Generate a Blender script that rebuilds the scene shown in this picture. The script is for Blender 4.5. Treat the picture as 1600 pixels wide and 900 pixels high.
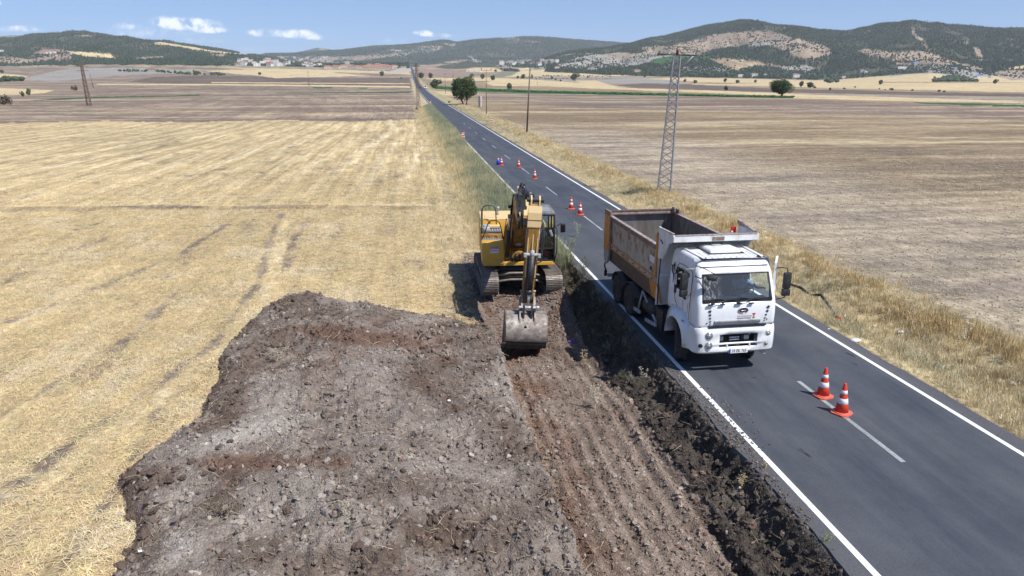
import bpy, bmesh, math, random
import numpy as np
from mathutils import Vector, Matrix, Euler
R = math.radians
random.seed(7); rng = np.random.default_rng(7)
for o in list(bpy.data.objects): bpy.data.objects.remove(o)
SC = bpy.context.scene
COL = SC.collection

# ------------------------------------------------------------------ camera
F, HZ, CH = 1100., 127., 7.5            # focal length in pixels of a 1600 px wide frame, horizon row, height
PITCH = math.atan((450 - HZ) / F)
YAW = math.atan((800 - 639) / (F / math.cos(PITCH)))
cam = bpy.data.cameras.new('camera'); camo = bpy.data.objects.new('camera', cam); COL.objects.link(camo)
cam.sensor_width = 36; cam.lens = F / 1600 * 36; cam.clip_end = 60000; cam.clip_start = .1
camo.location = (0, 0, CH); camo.rotation_euler = (math.pi / 2 - PITCH, 0, -YAW)
SC.camera = camo

# ------------------------------------------------------------------ light
SUN_EL, SUN_AZ = R(55), R(134)           # azimuth measured clockwise from +Y (towards the hills)
sun = bpy.data.lights.new('sun', 'SUN'); suno = bpy.data.objects.new('sun', sun); COL.objects.link(suno)
sun.energy = 5.0; sun.angle = R(.53); sun.color = (1, .95, .88)
sd = Vector((math.sin(SUN_AZ) * math.cos(SUN_EL), math.cos(SUN_AZ) * math.cos(SUN_EL), math.sin(SUN_EL)))
suno.rotation_euler = sd.to_track_quat('Z', 'Y').to_euler()
suno.location = sd * 60
W = bpy.data.worlds.new('World'); SC.world = W; W.use_nodes = True
SC.view_settings.view_transform = 'Standard'; SC.view_settings.look = 'None'
SC.view_settings.exposure = 0.38; SC.view_settings.gamma = 1
SKY_STRENGTH = .108
CLOUDS = [  # frame x, y, half width, half height of each small cumulus low over the hills, density
    (305, 40, 58, 12, 1.0), (272, 36, 28, 11, 1.0), (338, 47, 30, 8, .9), (212, 42, 26, 8, .55), (245, 52, 95, 12, .3),
    (470, 54, 32, 9, .95), (425, 53, 34, 8, .6), (497, 59, 18, 6, .8), (402, 51, 14, 5, .6),
    (663, 53, 19, 6, .9), (690, 56, 24, 5, .4), (608, 64, 10, 5, .25), (628, 64, 10, 5, .25),
    (45, 46, 42, 7, .55), (10, 5, 16, 8, .8), (3, 23, 9, 5, .7), (320, 64, 50, 7, .25), (15, 60, 40, 5, .35), (395, 78, 40, 8, .2)]

def slope_at(py):
    cp, sp = math.cos(PITCH), math.sin(PITCH)
    return (cp * (450 - py) - sp * F) / (cp * F + sp * (450 - py))

def make_world():
    nt = W.node_tree; N = nt.nodes; L = nt.links; N.clear()
    out = N.new('ShaderNodeOutputWorld'); bg = N.new('ShaderNodeBackground'); bg.inputs[1].default_value = SKY_STRENGTH
    sky = N.new('ShaderNodeTexSky'); sky.sky_type = 'NISHITA'; sky.sun_disc = False
    sky.sun_elevation = SUN_EL; sky.sun_rotation = SUN_AZ; sky.altitude = 600
    sky.air_density = 1.0; sky.dust_density = .3; sky.ozone_density = 3.2
    tc = N.new('ShaderNodeTexCoord')
    def math_(op, a, b=None, c=None):
        n = N.new('ShaderNodeMath'); n.operation = op
        for i, v in enumerate((a, b, c)):
            if v is None: continue
            if isinstance(v, (int, float)): n.inputs[i].default_value = v
            else: L.new(v, n.inputs[i])
        return n.outputs[0]
    # direction turned so that the camera's heading is +Y; x/y and z/y are then a flat map of the low sky
    rot = N.new('ShaderNodeVectorRotate'); rot.rotation_type = 'Z_AXIS'; rot.inputs['Angle'].default_value = YAW
    L.new(tc.outputs['Generated'], rot.inputs['Vector'])
    sep = N.new('ShaderNodeSeparateXYZ'); L.new(rot.outputs[0], sep.inputs[0])
    yy = math_('MAXIMUM', sep.outputs[1], .02)
    u = math_('DIVIDE', sep.outputs[0], yy); v = math_('DIVIDE', sep.outputs[2], yy)
    cmb = N.new('ShaderNodeCombineXYZ'); L.new(u, cmb.inputs[0]); L.new(v, cmb.inputs[1])
    nz = N.new('ShaderNodeTexNoise'); nz.inputs['Scale'].default_value = 75; nz.inputs['Detail'].default_value = 7; nz.inputs['Roughness'].default_value = .62
    L.new(cmb.outputs[0], nz.inputs['Vector'])
    total = None
    for (cx, cy_, hw, hh, dn) in CLOUDS:
        k = F / math.cos(PITCH)
        a, b = (cx - 800) / k, slope_at(cy_)
        du = math_('MULTIPLY', math_('SUBTRACT', u, a), k / hw)
        dv = math_('SUBTRACT', v, b)
        dv = math_('ADD', math_('MULTIPLY', math_('MAXIMUM', dv, 0), k / hh), math_('MULTIPLY', math_('MINIMUM', dv, 0), k / hh * 1.5))
        r2 = math_('ADD', math_('MULTIPLY', du, du), math_('MULTIPLY', dv, dv))
        e = math_('MULTIPLY', math_('MAXIMUM', math_('SUBTRACT', 1.25, r2), 0), dn)
        total = e if total is None else math_('MAXIMUM', total, e)
    d = math_('MULTIPLY', total, math_('SUBTRACT', math_('MULTIPLY', nz.outputs[0], 3.4), 1.05))
    mr = N.new('ShaderNodeMapRange'); mr.interpolation_type = 'SMOOTHSTEP'; L.new(d, mr.inputs[0]); mr.inputs[1].default_value = .04; mr.inputs[2].default_value = .85; mr.inputs[4].default_value = .9
    # bluer air: the low sky is looked up a little higher
    mx2 = N.new('ShaderNodeMix'); mx2.data_type = 'RGBA'; mx2.blend_type = 'MULTIPLY'; mx2.inputs[0].default_value = 1
    L.new(sky.outputs[0], mx2.inputs[6]); mx2.inputs[7].default_value = (.90, 1.0, 1.12, 1)
    mx = N.new('ShaderNodeMix'); mx.data_type = 'RGBA'
    L.new(mr.outputs[0], mx.inputs[0]); L.new(mx2.outputs[2], mx.inputs[6]); mx.inputs[7].default_value = (9.6, 10.0, 10.6, 1)
    lp = N.new('ShaderNodeVectorMath'); lp.operation = 'MULTIPLY_ADD'
    lp.inputs[1].default_value = (1, 1, 1); lp.inputs[2].default_value = (0, 0, SKY_LIFT); L.new(tc.outputs['Generated'], lp.inputs[0])
    L.new(lp.outputs[0], sky.inputs[0])
    L.new(mx.outputs[2], bg.inputs[0]); L.new(bg.outputs[0], out.inputs[0])
SKY_LIFT = .10
make_world()

# ------------------------------------------------------------------ helpers
def tag(o, label=None, cat=None, group=None, kind=None):
    if label: o['label'] = label
    if cat: o['category'] = cat
    if group: o['group'] = group
    if kind: o['kind'] = kind
    return o

def link(name, me, parent=None, mats=None):
    o = bpy.data.objects.new(name, me); COL.objects.link(o)
    if parent: o.parent = parent
    for m in (mats or []): me.materials.append(m)
    return o

def empty(name, loc=(0, 0, 0), rz=0, label=None, cat=None, group=None):
    o = bpy.data.objects.new(name, None); COL.objects.link(o); o.location = loc; o.rotation_euler = (0, 0, rz)
    o.empty_display_size = .3
    return tag(o, label, cat, group)

def children_map():
    m = {}
    for o in COL.objects:
        if o.parent: m.setdefault(o.parent.name, []).append(o)
    return m

def copy_tree(o, parent=None):
    cm = children_map()
    def rec(s, p):
        c = s.copy(); COL.objects.link(c)
        if p: c.parent = p
        for ch in cm.get(s.name, []): rec(ch, c)
        return c
    return rec(o, parent)

def mesh_np(name, V, Fc, smooth=True):
    """mesh from numpy arrays: V (n,3), Fc (m,3 or 4)"""
    V = np.asarray(V, dtype=np.float32); Fc = np.asarray(Fc, dtype=np.int32)
    me = bpy.data.meshes.new(name); k = Fc.shape[1]
    me.vertices.add(len(V)); me.vertices.foreach_set('co', V.ravel())
    me.loops.add(Fc.size); me.loops.foreach_set('vertex_index', Fc.ravel())
    me.polygons.add(len(Fc)); me.polygons.foreach_set('loop_start', np.arange(0, Fc.size, k, dtype=np.int32))
    me.polygons.foreach_set('loop_total', np.full(len(Fc), k, dtype=np.int32))
    me.polygons.foreach_set('use_smooth', np.full(len(Fc), smooth))
    me.update(calc_edges=True)
    return me

def set_col(me, C, name='col'):
    a = me.color_attributes.new(name, 'FLOAT_COLOR', 'POINT')
    c = np.ones((len(C), 4), dtype=np.float32); c[:, :3] = C; a.data.foreach_set('color', c.ravel())

class MB:
    """collects shapes with bmesh and links them as one mesh object"""
    def __init__(s): s.bm = bmesh.new(); s.mi = 0
    def _fin(s, vs, M=None):
        if M is not None: bmesh.ops.transform(s.bm, matrix=M, verts=vs)
        fs = {f for v in vs for f in v.link_faces}
        for f in fs:
            f.material_index = s.mi
        return vs
    def box(s, c, d, rot=(0, 0, 0), bev=0, taper=None):
        vs = bmesh.ops.create_cube(s.bm, size=1)['verts']
        for v in vs:
            if taper and v.co.z > 0: v.co.x *= taper[0]; v.co.y *= taper[1]
            v.co.x *= d[0]; v.co.y *= d[1]; v.co.z *= d[2]
        if bev:
            es = list({e for v in vs for e in v.link_edges})
            r = bmesh.ops.bevel(s.bm, geom=es, offset=bev, segments=2, affect='EDGES', profile=.5)
            vs = list({v for f in r['faces'] for v in f.verts} | {v for v in vs if v.is_valid})
            seen = set(vs); st = list(vs)
            while st:
                v = st.pop()
                for e in v.link_edges:
                    w = e.other_vert(v)
                    if w not in seen: seen.add(w); st.append(w)
            vs = list(seen)
        M = Matrix.Translation(c) @ Euler(rot).to_matrix().to_4x4()
        return s._fin(vs, M)
    def cyl(s, p0, p1, r0, r1=None, n=12, caps=True):
        p0, p1 = Vector(p0), Vector(p1); r1 = r0 if r1 is None else r1
        d = p1 - p0; q = d.to_track_quat('Z', 'Y')
        vs = bmesh.ops.create_cone(s.bm, cap_ends=caps, cap_tris=False, segments=n, radius1=r0, radius2=r1, depth=d.length)['verts']
        M = Matrix.Translation((p0 + p1) / 2) @ q.to_matrix().to_4x4()
        return s._fin(vs, M)
    def tube(s, pts, r, n=6, r2=None):
        pts = [Vector(p) for p in pts]; rings = []
        m = len(pts); up = Vector((0, 0, 1)); prev = None
        for i, p in enumerate(pts):
            t = (pts[min(i + 1, m - 1)] - pts[max(i - 1, 0)]).normalized()
            if prev is None:
                a = up if abs(t.z) < .9 else Vector((1, 0, 0)); x = t.cross(a).normalized()
            else:
                x = (prev - t * prev.dot(t)).normalized()
            prev = x; y = t.cross(x); rr = r if r2 is None else r + (r2 - r) * i / (m - 1)
            rings.append([s.bm.verts.new(p + (x * math.cos(2 * math.pi * k / n) + y * math.sin(2 * math.pi * k / n)) * rr) for k in range(n)])
        for a, b in zip(rings, rings[1:]):
            for k in range(n):
                f = s.bm.faces.new((a[k], a[(k + 1) % n], b[(k + 1) % n], b[k])); f.material_index = s.mi; f.smooth = True
        for ring, rev in ((rings[0], True), (rings[-1], False)):
            f = s.bm.faces.new(ring[::-1] if rev else ring); f.material_index = s.mi
    def prism(s, poly, axis, a, b):
        """extrude the 2-D polygon along axis from a to b; the polygon's coordinates are the other two axes in order"""
        def P(u, v, w):
            return {'x': (w, u, v), 'y': (u, w, v), 'z': (u, v, w)}[axis]
        A = [s.bm.verts.new(P(u, v, a)) for u, v in poly]; B = [s.bm.verts.new(P(u, v, b)) for u, v in poly]; n = len(poly)
        fs = [s.bm.faces.new(A), s.bm.faces.new(B[::-1])]
        for k in range(n): fs.append(s.bm.faces.new((A[k], B[k], B[(k + 1) % n], A[(k + 1) % n])))
        for f in fs: f.material_index = s.mi
        bmesh.ops.recalc_face_normals(s.bm, faces=fs)
        return A + B
    def lathe(s, prof, c=(0, 0, 0), n=20, axis='z', sx=1, sy=1):
        rings = []
        for r, h in prof:
            ring = []
            for k in range(n):
                a = 2 * math.pi * k / n; u, v = r * math.cos(a) * sx, r * math.sin(a) * sy
                p = {'z': (u, v, h), 'y': (u, h, v), 'x': (h, u, v)}[axis]
                ring.append(s.bm.verts.new(Vector(p) + Vector(c)))
            rings.append(ring)
        fs = []
        for a, b in zip(rings, rings[1:]):
            for k in range(n):
                f = s.bm.faces.new((a[k], a[(k + 1) % n], b[(k + 1) % n], b[k])); f.material_index = s.mi; f.smooth = True; fs.append(f)
        for ring in (rings[0], rings[-1]):
            if (ring[0].co - ring[n // 2].co).length > 1e-4:
                f = s.bm.faces.new(ring); f.material_index = s.mi; fs.append(f)
        bmesh.ops.recalc_face_normals(s.bm, faces=fs)
        return [v for r in rings for v in r]
    def quad(s, a, b, c, d):
        f = s.bm.faces.new([s.bm.verts.new(p) for p in (a, b, c, d)]); f.material_index = s.mi; return f
    def poly(s, pts):
        f = s.bm.faces.new([s.bm.verts.new(p) for p in pts]); f.material_index = s.mi; return f
    def torus(s, c, R_, r, n=24, m=8, M=None):
        vs = []
        for i in range(n):
            a = 2 * math.pi * i / n
            vs.append([s.bm.verts.new(((R_ + r * math.cos(2 * math.pi * j / m)) * math.cos(a), (R_ + r * math.cos(2 * math.pi * j / m)) * math.sin(a), r * math.sin(2 * math.pi * j / m))) for j in range(m)])
        for i in range(n):
            for j in range(m):
                f = s.bm.faces.new((vs[i][j], vs[(i + 1) % n][j], vs[(i + 1) % n][(j + 1) % m], vs[i][(j + 1) % m])); f.material_index = s.mi; f.smooth = True
        al = [v for r_ in vs for v in r_]
        bmesh.ops.transform(s.bm, matrix=Matrix.Translation(c) @ (M or Matrix.Identity(4)), verts=al)
    def build(s, name, mats, parent=None, smooth=False, loc=None, bevel=0):
        me = bpy.data.meshes.new(name); s.bm.normal_update(); s.bm.to_mesh(me); s.bm.free()
        if not isinstance(mats, (list, tuple)): mats = [mats]
        if smooth: me.polygons.foreach_set('use_smooth', [True] * len(me.polygons))
        o = link(name, me, parent, mats)
        if smooth == 'auto':
            try: me.set_sharp_from_angle(angle=R(35))
            except Exception: pass
        if loc is not None: o.location = loc
        if bevel:
            b = o.modifiers.new('bevel', 'BEVEL'); b.width = bevel; b.segments = 2; b.limit_method = 'ANGLE'; b.angle_limit = R(40)
        return o

# ------------------------------------------------------------------ materials
def nodes(name):
    m = bpy.data.materials.new(name); m.use_nodes = True; nt = m.node_tree; nt.nodes.clear()
    out = nt.nodes.new('ShaderNodeOutputMaterial'); b = nt.nodes.new('ShaderNodeBsdfPrincipled')
    nt.links.new(b.outputs[0], out.inputs[0]); return m, nt.nodes, nt.links, b

def noise(N, L, vec, scale, detail=4, rough=.55, dist=0):
    n = N.new('ShaderNodeTexNoise'); n.inputs['Scale'].default_value = scale; n.inputs['Detail'].default_value = detail
    n.inputs['Roughness'].default_value = rough; n.inputs['Distortion'].default_value = dist
    if vec is not None: L.new(vec, n.inputs['Vector'])
    return n.outputs[0]

def mrange(N, L, src, a, b, c=0., d=1.):
    m = N.new('ShaderNodeMapRange'); L.new(src, m.inputs[0])
    for i, v in enumerate((a, b, c, d)): m.inputs[i + 1].default_value = v
    return m.outputs[0]

def mixc(N, L, fac, a, b, mode='MIX'):
    m = N.new('ShaderNodeMix'); m.data_type = 'RGBA'; m.blend_type = mode
    for i, v in ((0, fac), (6, a), (7, b)):
        if isinstance(v, (int, float)): m.inputs[i].default_value = v
        elif isinstance(v, tuple): m.inputs[i].default_value = (*v[:3], 1)
        else: L.new(v, m.inputs[i])
    return m.outputs[2]

def mapped(N, L, vec, scale):
    m = N.new('ShaderNodeMapping'); m.inputs['Scale'].default_value = scale; L.new(vec, m.inputs[0]); return m.outputs[0]

def bump(N, L, b, h, strength, dist):
    n = N.new('ShaderNodeBump'); n.inputs['Strength'].default_value = strength; n.inputs['Distance'].default_value = dist
    L.new(h, n.inputs['Height']); L.new(n.outputs[0], b.inputs['Normal'])

def M(name, c, c2=None, scale=6, lo=.45, hi=.65, rough=.5, metal=0, bmp=0, bscale=40, stretch=(1, 1, 1), c3=None, s3=3, lo3=.55, hi3=.7, spec=.5, coat=0):
    """paint or metal with patches of c2 (wear, dirt) and of c3 (rust)"""
    m, N, L, b = nodes(name)
    b.inputs['Roughness'].default_value = rough; b.inputs['Metallic'].default_value = metal
    b.inputs['Specular IOR Level'].default_value = spec; b.inputs['Coat Weight'].default_value = coat
    tc = N.new('ShaderNodeTexCoord').outputs['Object']
    v = mapped(N, L, tc, stretch)
    col = c
    if c2: col = mixc(N, L, mrange(N, L, noise(N, L, v, scale, 6, .65), lo, hi), c, c2)
    if c3: col = mixc(N, L, mrange(N, L, noise(N, L, v, s3, 8, .7), lo3, hi3), col, c3)
    if isinstance(col, tuple): b.inputs['Base Color'].default_value = (*col, 1)
    else: L.new(col, b.inputs['Base Color'])
    if c2: L.new(mrange(N, L, noise(N, L, v, scale * 2, 4), .3, .7, max(.05, rough - .12), min(1, rough + .2)), b.inputs['Roughness'])
    if bmp: bump(N, L, b, noise(N, L, tc, bscale, 5), bmp, .02)
    return m

# ------------------------------------------------------------------ value noise in numpy
def _h(i, j, s):
    n = (i.astype(np.int64) * 374761393 + j.astype(np.int64) * 668265263 + s * 1442695041) & 0xffffffff
    n = ((n ^ (n >> 13)) * 1274126177) & 0xffffffff
    return ((n ^ (n >> 16)) & 0xffff) / 65535.
def vn(x, y, s=0):
    i, j = np.floor(x), np.floor(y); fx, fy = x - i, y - j; fx = fx * fx * (3 - 2 * fx); fy = fy * fy * (3 - 2 * fy)
    a = _h(i, j, s); b = _h(i + 1, j, s); c = _h(i, j + 1, s); d = _h(i + 1, j + 1, s)
    return a + (b - a) * fx + (c - a) * fy + (a - b - c + d) * fx * fy
def fbm(x, y, s=0, o=4, g=.5):
    t = 0; a = 1; n = 0
    for k in range(o):
        t = t + a * vn(x * 2 ** k + k * 17.3, y * 2 ** k - k * 9.1, s + k); n += a; a *= g
    return t / n * 2 - 1          # about -1 .. 1
def sst(x, a, b): t = np.clip((x - a) / (b - a), 0, 1); return t * t * (3 - 2 * t)
def mix(a, b, t): return a + (b - a) * t
# ================================================================== TERRAIN
cp, sp, cyw, syw = math.cos(PITCH), math.sin(PITCH), math.cos(YAW), math.sin(YAW)
FW = np.array([syw * cp, cyw * cp, -sp]); RT = np.array([cyw, -syw, 0.]); UP = np.cross(RT, FW); K = F / cp
def pxl(x, y, z):
    v = np.stack([x, y, z - CH], -1); Z = np.maximum(v @ FW, .01)
    return 800 + F * (v @ RT) / Z, 450 - F * (v @ UP) / Z
def ground_pt(px, py, z=0.):
    d = FW * F + RT * (px - 800) + UP * (450 - py); t = (z - CH) / d[2]; return d[0] * t, d[1] * t

RIDGE1 = [(-700, 80), (-400, 72), (-100, 64), (0, 61), (60, 59), (110, 55), (122, 53.5), (148, 53.5), (160, 56), (185, 58), (220, 64), (260, 68), (300, 73), (330, 77), (360, 82), (400, 88), (430, 94), (470, 100), (520, 102), (560, 101), (760, 101),
          (815, 100), (850, 92), (880, 84), (905, 79), (950, 75), (985, 69), (1010, 62), (1035, 59), (1050, 54), (1075, 47), (1100, 41), (1130, 37), (1165, 34.5), (1185, 37), (1200, 41), (1240, 43), (1270, 47), (1310, 50), (1340, 47), (1370, 42), (1400, 39), (1450, 39), (1500, 41), (1530, 45), (1570, 45), (1600, 45), (1750, 52), (2000, 70), (2300, 85)]
BASE1 = [(-700, 106), (0, 104), (150, 104), (300, 102), (420, 103), (560, 107), (640, 107), (750, 109), (850, 114), (950, 117), (1050, 120), (1200, 123), (1300, 126), (1380, 118), (1450, 113), (1520, 119), (1600, 124), (2300, 128)]
RIDGE2 = [(-700, 100), (300, 97), (400, 90), (420, 85), (466, 84), (500, 81), (540, 79), (555, 77), (584, 73.5), (636, 71), (660, 68), (689, 63.5), (700, 64), (715, 67), (740, 63), (767, 61), (790, 59.5), (820, 58), (850, 58), (880, 61), (905, 63), (957, 67), (984, 69), (1050, 74), (1200, 84), (2300, 90)]
RIDGE3 = [(-700, 102), (395, 92), (415, 85), (440, 83), (466, 82), (485, 78), (500, 74.5), (518, 77), (530, 79), (547, 76), (556, 75.5), (575, 80), (620, 84), (2300, 95)]
RIDGE4 = [(-900, 58), (-300, 54), (0, 57), (40, 56.5), (75, 56), (100, 60), (130, 68), (170, 78), (260, 90), (2300, 100)]
def ic(c, X): a = np.array(c, float); return np.interp(X, a[:, 0], a[:, 1])

def plan(x, y):
    """frame column X and forward distance d of a plan position"""
    r = np.hypot(x, y) + 1e-9; a = np.arctan2(x, y) - YAW; a = (a + np.pi) % (2 * np.pi) - np.pi
    X = 800 + K * np.tan(np.clip(a, -1.1, 1.1)); d = r * np.maximum(np.cos(a), .5)
    return X, d

def far_z(x, y):
    X, d = plan(x, y)
    zb = CH + 2000 * slope_at(ic(BASE1, X))
    z = np.where(d < 2000, zb * np.clip((d - 250) / 1750, 0, 1) ** 2, zb)
    D1 = 3500 + 200 * np.sin(X / 130.)
    z1 = CH + D1 * slope_at(ic(RIDGE1, X) - .3)
    t = np.clip((d - 2000) / (D1 - 2000), 0, 1); sgm = np.where(z1 > zb + 30, t * t * (3 - 2 * t) * .55 + t * .45, t)
    rel = (z1 - zb)
    rav = np.abs(fbm(x / 420, y / 420, 5, 4)) ; rav2 = fbm(x / 150, y / 150, 9, 3)
    h1 = zb + rel * sgm + np.sin(np.pi * t) ** .8 * (rel * .62 * (.18 - rav) + rel * .11 * rav2)
    z = np.where(d > 2000, h1, z)
    zd = mix(z1, 30, .75)                                         # saddle behind the first hills
    z = np.where(d > D1, mix(z1, zd, sst(d, D1, D1 + 600)), z)
    D2 = 6500.; z2 = CH + D2 * slope_at(ic(RIDGE2, X))
    t = np.clip((d - D1 - 600) / (D2 - D1 - 600), 0, 1)
    h2 = zd + (z2 - zd) * (t * t * (3 - 2 * t) * .5 + t * .5) + np.sin(np.pi * t) * np.maximum(z2 - zd, 0) * .35 * (.2 - np.abs(fbm(x / 700, y / 700, 15, 4)))
    z = np.where(d > D1 + 600, h2, z)
    zd2 = z2 * .55
    z = np.where(d > D2, mix(z2, zd2, sst(d, D2, D2 + 700)), z)
    D3 = 8600.; z3 = CH + D3 * slope_at(ic(RIDGE3, X))
    z = np.where(d > D2 + 700, mix(zd2, z3, sst(d, D2 + 700, D3)), z)
    z = np.where(d > D3, mix(z3, z3 * .6, sst(d, D3, D3 + 900)), z)
    D4 = 15000.; z4 = CH + D4 * slope_at(ic(RIDGE4, X)) + 25 * fbm(X / 30, X * 0, 3, 4)
    z = np.where(d > D3 + 900, mix(z3 * .6, z4, sst(d, D3 + 900, D4)), z)
    z = np.where(d > D4, mix(z4, 0, sst(d, D4, D4 + 3000)), z)
    return z

def near_z(x, y):
    """shoulders, ditches and the unevenness of the fields; 0 is the road surface"""
    fade = 1 - sst(np.hypot(x, y), 500, 1500)
    n = fbm(x / 3., y / 3., 31, 4) * .05 + fbm(x / .5, y / .5, 33, 3) * .02
    big = fbm(x / 25, y / 25, 35, 3) * .12
    left = np.interp(x, [-60, 1.0, 2.6, 3.8, 4.8, 6.3, 6.6], [-.32, -.3, -.38, -.5, -.38, -.06, -.05])
    right = np.interp(x, [12.9, 13.2, 14.2, 15.0, 15.8, 17.0, 19, 60], [-.05, -.07, -.28, -.42, -.2, .02, -.05, 0])
    h = np.where(x < 9.7, left, right)
    flat = sst(x, 6.4, 6.0) + sst(x, 13.0, 13.6) if False else np.clip(1 - sst(x, 5.8, 6.4) + sst(x, 13.0, 13.6), 0, 1)
    rough = flat * (n + big * np.clip(np.abs(x - 9.7) / 12 - .5, 0, 1))
    # low earth rim across the stubble field and the clumpy crest right of the road
    rim = np.exp(-((y - (45.4 - x * .13) + fbm(x / 4, y * 0, 41, 2) * .5) / .5) ** 2) * .16 * sst(x, 2, 0)
    rim2 = np.exp(-((x - 16.6 - fbm(y / 5, y * 0, 43, 2) * .5) / .7) ** 2) * .16 * (.5 + vn(x / 1.5, y / 1.5, 44)) * sst(y, 110, 60)
    return (h + rough + rim + rim2) * fade

HEAP = np.array([(-5.3, 2.0), (-5.1, 10.2), (-5.2, 11.8), (-6.25, 13.6), (-5.75, 14.7), (-5.35, 16.4), (-5.4, 18.3), (-5.85, 20.2), (-5.7, 22.4), (-5.5, 24.0), (-4.9, 25.2), (-4.2, 25.3), (-3.4, 24.9), (-2.1, 24.5), (-.8, 23.5), (.6, 22.5), (1.7, 21.6), (2.22, 20.6), (2.34, 18), (2.34, 15.5), (2.42, 12.5), (2.46, 9.7), (2.5, 2.0)])
HEAPW = HEAP.copy(); HEAPW[HEAPW[:, 0] > 2.1, 0] += 1.6; HEAPW[-7, 0] = 2.3
def poly_sd(x, y, P):
    """signed distance to a polygon, positive inside"""
    x = np.asarray(x, float); y = np.asarray(y, float); d = np.full(x.shape, 1e9); ins = np.zeros(x.shape, bool)
    for (ax, ay), (bx, by) in zip(P, np.roll(P, -1, 0)):
        ex, ey = bx - ax, by - ay; t = np.clip(((x - ax) * ex + (y - ay) * ey) / (ex * ex + ey * ey), 0, 1)
        d = np.minimum(d, np.hypot(x - ax - t * ex, y - ay - t * ey))
        ins ^= ((ay > y) != (by > y)) & (x < (bx - ax) * (y - ay) / (by - ay + 1e-12) + ax)
    return np.where(ins, d, -d)

PX0, PX1, PY0, PY1 = -7.6, 7.3, 3.0, 33.0                      # the dug area has a mesh of its own
def dig_z(x, y):
    """height in the dug area; returns z, heap signed distance, bank mask, floor mask"""
    base = near_z(x, y)
    wob = fbm(x / .6, y / .6, 51, 4) * .16 + fbm(x / .17, y / .17, 57, 3) * .05
    sd = poly_sd(x, y, HEAP) + wob * np.clip((2.3 - x) / 1.0, .12, 1)
    sdw = poly_sd(x, y, HEAPW) + wob * np.clip((2.3 - x) / 1.0, .12, 1)
    # --- trench
    xl = 2.44 - .012 * np.clip(y - 10, 0, 12) + fbm(y / 1.5, y * 0, 52, 3) * .07 + fbm(x / .2, y / .2, 58, 2) * .02
    xr = np.interp(y, [3, 9.9, 12.7, 16, 19.6, 22, 25, 29], [5.35, 5.4, 5.62, 5.6, 5.4, 5.5, 5.75, 6.2]) + fbm(y / .9, x * 0, 53, 3) * .16
    end = sst(y, 26.5, 21.6)                                     # 1 in the dug length, 0 beyond the bucket
    gv = .2 + 1.1 * vn(x / .5, y / 3.5, 159); ph = 2 * np.pi * (x + .16 * fbm(y / 4, x * .3, 59, 3) + .02 * y) / .36; fl = -.93 + .050 * gv * np.sin(ph) * sst(y, 22, 19) * sst(x, 2.5, 2.9) + fbm(x / .5, y / .9, 54, 3) * .05
    fl = fl + .12 * sst(x, 4.9, 5.6) - .16 * np.exp(-((x - 2.72) / .35) ** 2)
    inner = sst(x, xl - .16, xl + .02)
    asp = 6.62 + fbm(y / 1.2, x * 0, 55, 4) * .14
    bt = np.clip((x - xr) / np.maximum(asp - xr, .2), 0, 1)
    bank = .17 * sst(bt, .0, .10) + .40 * bt ** 1.1 + .43 * sst(bt, .66, .96)
    bend = sst(y, 31, 27.5)
    edge = mix(base, -.05, sst(x, 6.1, 6.6))
    zc = mix(np.where(x < 5, fl, fl), edge, bank)
    lump = ((.25 - np.abs(fbm(x / .50, y / .42, 56, 5))) * .42 + fbm(x / .16, y / .16, 156, 3) * .05) * np.sin(np.pi * np.clip(bt, 0, 1)) ** .6
    zc = zc + lump
    # ground left between the tracks of the machine, broken up towards the bucket
    brk = base + fbm(x / .45, y / .45, 61, 4) * .13
    zt = mix(mix(brk, np.minimum(base, zc), sst(x, 5.4, 5.7) * bend), zc, end)
    z = mix(base, zt, inner * sst(y, 31.5, 28))
    z = z + .55 * np.exp(-((x - 5.15) / .75) ** 2 - ((y - 24.75) / .45) ** 2) * (.7 + .6 * vn(x / .3, y / .3, 69)) + .18 * np.exp(-((x - 2.5) / .8) ** 2 - ((y - 24.7) / .5) ** 2)
    scoop = np.exp(-(((x - 3.55) / .95) ** 4 + ((y - 21.9) / 1.0) ** 4)); z = z - scoop * .35
    # --- heap
    top = .62 + .30 * np.exp(-((x + 1.2) / 2.4) ** 2) * sst(y, 24.5, 20) + .30 * fbm(x / 1.9, y / 2.3, 62, 3) + .20 * (.35 - np.abs(fbm(x / 1.1, y / 1.5, 162, 3))) + .10 * sst(x, .5, 2.4) * sst(y, 16, 12) + .34 * np.exp(-((x + 4.0) / 1.1) ** 2 - ((y - 23.6) / 1.1) ** 2)
    top = top - .22 * np.exp(-((x - 1.6) / 1.0) ** 2) * sst(y, 18, 21.5)
    prof = 1 - np.exp(-np.maximum(sdw, 0) / .40)
    mk = .35 + 1.1 * sst(fbm(x / 1.6, y / 1.6, 163, 3), -.1, .5) + .6 * sst(sd, 1.2, .2); lumps = (fbm(x / .42, y / .42, 63, 4) * .14 + (.3 - np.abs(fbm(x / .17, y / .17, 64, 4))) * .14) * mk
    tr = np.abs(fbm(x / 1.1 + .3 * y, y / 2.4, 66, 3)) ** .6
    hz = base + prof * (top + lumps + .10 * (tr - .6))
    # right side of the heap is the cut wall of the trench
    wallx = sst(x, xl - .02, xl - .17 + .06 * fbm(y / .5, x * 0, 65, 2))
    z = np.where((sd > 0) | ((x > 2.0) & (sdw > 0) & (y < 21.5)), np.where(x > 1.8, mix(z, hz, wallx), hz), z)
    z = z + (fbm(x / .09, y / .09, 67, 3) * .026 + (np.abs(fbm(x / .3, y / .3, 68, 4)) - .2) * .06) * np.clip(np.where(sd > 0, 1, inner), 0, 1) * sst(x, 6.7, 6.4)
    return z, sd, (inner * (x > xr) * (x < 6.75) * (y < 31)), inner * (x <= xr)

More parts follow.
